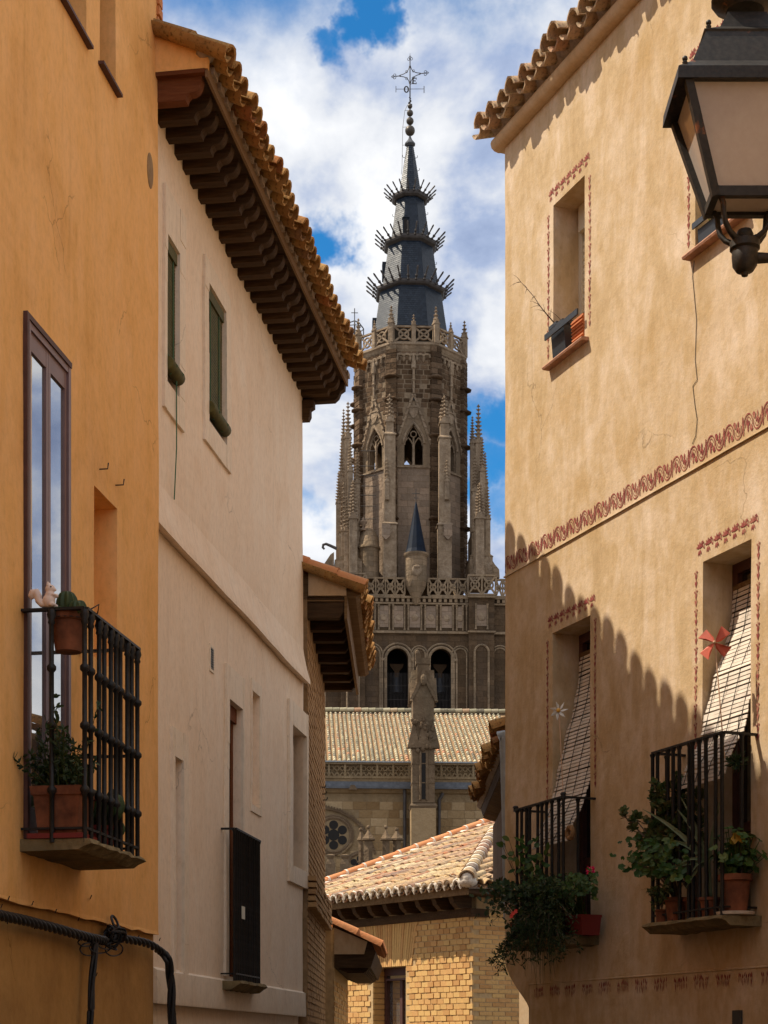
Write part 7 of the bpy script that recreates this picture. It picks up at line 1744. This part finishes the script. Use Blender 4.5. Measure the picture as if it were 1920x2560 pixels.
mp = [rwp(u, v, y) - base for (u, v, y) in ((1392, 815, 0), (1375, 795, .06), (1362, 780, .10), (1350, 765, .13), (1335, 742, .16), (1318, 722, .19), (1302, 705, .22))]
stem_tube(tm_, [Vector((0, 0, -.02))] + mp, .006, .002)
for i in range(1, 7):
    for _ in range(3): e_ = mp[i] + Vector((rng.uniform(-.09, .05), rng.uniform(-.04, .04), rng.uniform(-.04, .09))); stem_tube(tm_, arcpts(mp[i], e_, .01, 4), .0025, .0008, 4)
e_ = rwp(1372, 775, .1) - base; stem_tube(tm_, arcpts(Vector((0, 0, -.02)), e_, .02, 5), .004, .001, 4)
tm_.build('twigs', 'twig', tg, kind='stuff')

# ---- orange balcony: pots, cacti and the squirrel
def olp(u, v, y): x, z = OL.px(u, v, y); return OL.world(x, y, z)
base = OL.world(xn - .12, DO * .55, zso + .03)
sq = thing('square_planter', 'square terracotta planter of leafy stems on the orange balcony floor', 'planter', base, OL.rot)
pr = lambda s0, s1, z0, z1, mb: mb.add([(-s0, -s0, z0), (s0, -s0, z0), (s0, s0, z0), (-s0, s0, z0), (-s1, -s1, z1), (s1, -s1, z1), (s1, s1, z1), (-s1, s1, z1)], [(3, 2, 1, 0), (4, 5, 6, 7), (0, 1, 5, 4), (1, 2, 6, 5), (2, 3, 7, 6), (3, 0, 4, 7)])
qb = MB(); pr(.105, .125, 0, .20, qb); pr(.135, .14, .20, .245, qb); qb.build('pot', 'terracotta_clay', sq); MB().box(-.15, .15, -.15, .15, -.028, -.002).build('saucer', 'planter_red', sq)
MB().box(-.12, .12, -.12, .12, .238, .25).build('soil', 'soil', sq)
f = MB(); s4 = MB()
for k in range(40):
    a = Vector((rng.uniform(-.1, .1), rng.uniform(-.1, .1), .24)); b = a + Vector((rng.gauss(0, .10), rng.gauss(0, .10), rng.uniform(.10, .30) + (.22 if k < 4 else 0))); pts = arcpts(a, b, .0, 8); stem_tube(s4, pts, .004, .0015, 4)
    for p in pts[1:]:
        for _ in range(5): leaf(f, p, rv(rng) + Vector((0, 0, .3)), rv(rng), rng.uniform(.025, .045), .014, .1)
f.build('foliage', 'leaf_dark', sq, kind='stuff'); s4.build('stems', 'leaf_jade', sq, kind='stuff')
def cactus(mb, c, r, h, ribs=10):
    n = ribs * 2; m = 9; vs = []; fs = []
    for i in range(m + 1):
        t = i / m; q = math.sin(math.pi * (.12 + .88 * t)) ** .7 * r; z = h * (1 - math.cos(math.pi * (.12 + .88 * t))) / 2
        for j in range(n): a = 2 * math.pi * j / n; k = q * (1.0 if j % 2 else .84); vs.append((c[0] + k * math.cos(a), c[1] + k * math.sin(a), c[2] + z))
    for i in range(m):
        for j in range(n): fs.append((i * n + j, i * n + (j + 1) % n, (i + 1) * n + (j + 1) % n, (i + 1) * n + j))
    mb.add(vs, fs)
    for i in range(1, m):
        for j in range(1, n, 2):
            p = Vector(vs[-(m + 1) * n + i * n + j]) if False else None
base = OL.world(xfo + .30, DO * .62, zso + .001)
cc_ = thing('cactus_clump', 'clump of round green cacti at the far end of the orange balcony', 'cactus', base); cb_ = MB()
for k in range(15): cactus(cb_, (rng.uniform(-.10, .10), rng.uniform(-.10, .10), rng.uniform(.02, .24)), rng.uniform(.045, .075), rng.uniform(.09, .14), 9)
for k in range(5): leaf(cb_, Vector((-.05, -.06 - .01 * k, .20 + .03 * k)), Vector((rng.uniform(-.5, .3), -.4, .8)), Vector((0, -1, .3)), .15, .10, .1)
cb_.build('cacti', 'leaf_cactus', cc_, kind='stuff'); pot_mesh(MB(), (0, 0, 0), .10, .14).build('pot', 'planter_red', cc_)
hp_ = olp(172, 1530, DO * .78); base = Vector((hp_.x, hp_.y, zro - .215)); base = OL.world(xn - .10, DO - .125, zro - .20)
cp_ = thing('cactus_pot', 'terracotta pot of ribbed cacti hung inside the corner of the orange balcony rail', 'potted plant', base); pot_mesh(MB(), (0, 0, 0), .098, .20, .22).build('pot', 'terracotta_clay', cp_, smooth=35)
MB().lathe([(.085, .18), (.002, .185)], 14).build('soil', 'soil', cp_)
cm = MB(); cactus(cm, (-.005, -.01, .17), .06, .145, 11); cactus(cm, (.055, .035, .18), .038, .10, 9); cactus(cm, (.05, -.05, .17), .042, .085, 9); cactus(cm, (.085, .07, .17), .034, .075, 9); cactus(cm, (-.06, .04, .17), .036, .06, 9); cactus(cm, (-.045, -.055, .17), .04, .055, 9); cm.build('cacti', 'leaf_cactus', cp_, kind='stuff', smooth=25)
MB().tube([(.100 * math.cos(q), .100 * math.sin(q), .165) for q in [j * math.pi / 10 for j in range(20)]], .004, 5, closed=True).tube([(.10, 0, .165), (.15, .02, .21), (.16, .0, .25), (.12, -.02, .22)], .004, 5).build('hoop', 'iron_black', cp_)
# small squirrel figurine on the near rail
sb_ = OL.world(xn, DO * .30, zro + .008)
sqr = thing('squirrel_figurine', 'pale pink squirrel figurine sitting on the orange balcony rail', 'figurine', sb_, OL.rot)
s_ = MB(); Y = lambda a, b, c: (c, a, b)     # a: towards the street, b: up
s_.ball(Y(.045, .038, 0), .034, 14, 10, (.85, 1.0, 1.1)); s_.ball(Y(.050, .068, 0), .026, 14, 10, (.9, .95, 1.0)); s_.ball(Y(.052, .100, 0), .024, 14, 10, (.9, 1.15, .95)); s_.ball(Y(.074, .094, 0), .011, 10, 8, (1, 1.2, .8))
s_.lathe([(.010, 0), (.006, .016), (.0012, .024)], 8, (.012, .044, .115)); s_.lathe([(.010, 0), (.006, .016), (.0012, .024)], 8, (-.012, .044, .115))
s_.ball(Y(.074, .066, .012), .010, 8, 6, (1, 1.5, .8)); s_.ball(Y(.074, .066, -.012), .010, 8, 6, (1, 1.5, .8)); s_.ball(Y(.070, .014, .018), .016, 8, 6, (.8, 1.3, .7)); s_.ball(Y(.070, .014, -.018), .016, 8, 6, (.8, 1.3, .7)); s_.ball(Y(.086, .062, 0), .012, 8, 6)
s_.tube([Y(.03, .018, 0), Y(.008, .020, 0), Y(-.010, .040, 0), Y(-.014, .064, 0), Y(-.024, .084, 0), Y(-.042, .082, 0), Y(-.050, .064, 0), Y(-.044, .050, 0)], [.014, .017, .019, .021, .023, .022, .018, .008], 12)
so = s_.build('body', 'figurine', sqr, smooth=80); rm_ = so.modifiers.new('skin', 'REMESH'); rm_.mode = 'VOXEL'; rm_.voxel_size = .0035; rm_.use_smooth_shade = True; sm2 = so.modifiers.new('soften', 'SMOOTH'); sm2.iterations = 6; sm2.factor = .5
for c in (.0195, -.0195): MB().ball(Y(.062, .106, c), .0045, 8, 6).build('eye', 'eye_black', sqr)

# ---- twisted cables along the orange wall
cab = thing('cable_bundle', 'bundle of twisted black cables with a knotted splice along the lower orange wall', 'cable', OL.world(0, .05, 0))
off = cab.location
path = [olp(u, v, .045) for (u, v) in ((-900, 2030), (-300, 2200), (-60, 2268), (0, 2288), (60, 2301), (120, 2316), (185, 2334), (232, 2346), (262, 2352))]
path2 = [olp(u, v, .045) for (u, v) in ((300, 2345), (325, 2350), (350, 2354), (376, 2362), (398, 2376))] + [OL.world(OL.x(410, .06), .06, OL.z(410, 2386, .06))] + [WH.world(WH.x(u, .16), .16, WH.z(u, v, .16)) for (u, v) in ((420, 2402), (426, 2440), (429, 2500), (431, 2570), (432, 2640))]
def dense(P, n=90):
    out = []; k = len(P)
    for i in range(n):
        t = i / (n - 1) * (k - 1); a = min(int(t), k - 2); f_ = t - a; p0, p1, p2, p3 = P[max(0, a - 1)], P[a], P[a + 1], P[min(k - 1, a + 2)]
        out.append(.5 * ((2 * p1) + (p2 - p0) * f_ + (2 * p0 - 5 * p1 + 4 * p2 - p3) * f_ * f_ + (3 * p1 - p0 - 3 * p2 + p3) * f_ ** 3))
    return out
def twist(P, R_, r, n, turns, name, smooth_turn=True):
    D = dense(P, 120)
    for s in range(n):
        pts = []
        for i, p in enumerate(D):
            t = (D[min(i + 1, 119)] - D[max(i - 1, 0)]).normalized(); a = t.cross(Vector((0, 0, 1))); a = a.normalized() if a.length > .1 else Vector((1, 0, 0)); b = t.cross(a); q = 2 * math.pi * (turns * i / 119 + s / n)
            pts.append(p + (a * math.cos(q) + b * math.sin(q)) * R_ - off)
        MB().tube(pts, r, 7).build(name, 'cable_black', cab, smooth=60)
twist(path, .016, .0135, 4, 11, 'cable'); twist(path2[:6], .015, .013, 3, 4, 'cable'); twist(path2[5:], .017, .015, 3, 1.2, 'cable')
dn = [olp(u, v, .045) for (u, v) in ((238, 2350), (234, 2400), (231, 2440), (228, 2500), (226, 2570), (226, 2640))]; twist(dn, .012, .011, 3, .6, 'cable')
kn_ = MB(); kc_ = olp(287, 2336, .055)
for k in range(26):
    ax = rv(rng); o = ax.orthogonal().normalized(); b = ax.cross(o); c = kc_ + OL.world(0, 0, 0) * 0 + Vector((rng.gauss(0, .025), rng.gauss(0, .02), rng.gauss(0, .03))); r_ = rng.uniform(.025, .055)
    kn_.tube([c + (o * math.cos(q) * r_ + b * math.sin(q) * r_ * .7) - off for q in [j * math.pi / 7 for j in range(14)]], rng.uniform(.005, .009), 5, closed=True)
kn_.build('splice_knot', 'cable_black', cab, smooth=60, kind='stuff')
lp = MB()
for (u, v, w_, h_) in ((222, 2385, 22, 32), (285, 2385, 22, 34), (270, 2372, 25, 26), (215, 2368, 20, 20), (250, 2380, 26, 30)):
    pts = [olp(u + w_ * math.cos(q), v - 12 + h_ * .5 * math.sin(q), .05 + .01 * math.cos(3 * q)) - off for q in [j * math.pi / 10 for j in range(20)]]; lp.tube(pts, .0045, 5, closed=True)
lp.build('cable_loops', 'cable_black', cab, smooth=60, kind='stuff')
hk = MB()
for (u, v) in ((2, 2270), (20, 2250), (80, 2262), (138, 2282), (195, 2302), (226, 2246), (18, 2309), (86, 2322), (190, 2338), (398, 2352), (345, 2345), (240, 2440)):
    p = olp(u, v, .0) - off; q = olp(u, v, .035) - off; hk.tube([p, q, q + Vector((.008, 0, .02))], .003, 5)
hk.build('cable_clips', 'iron_black', cab, kind='stuff')
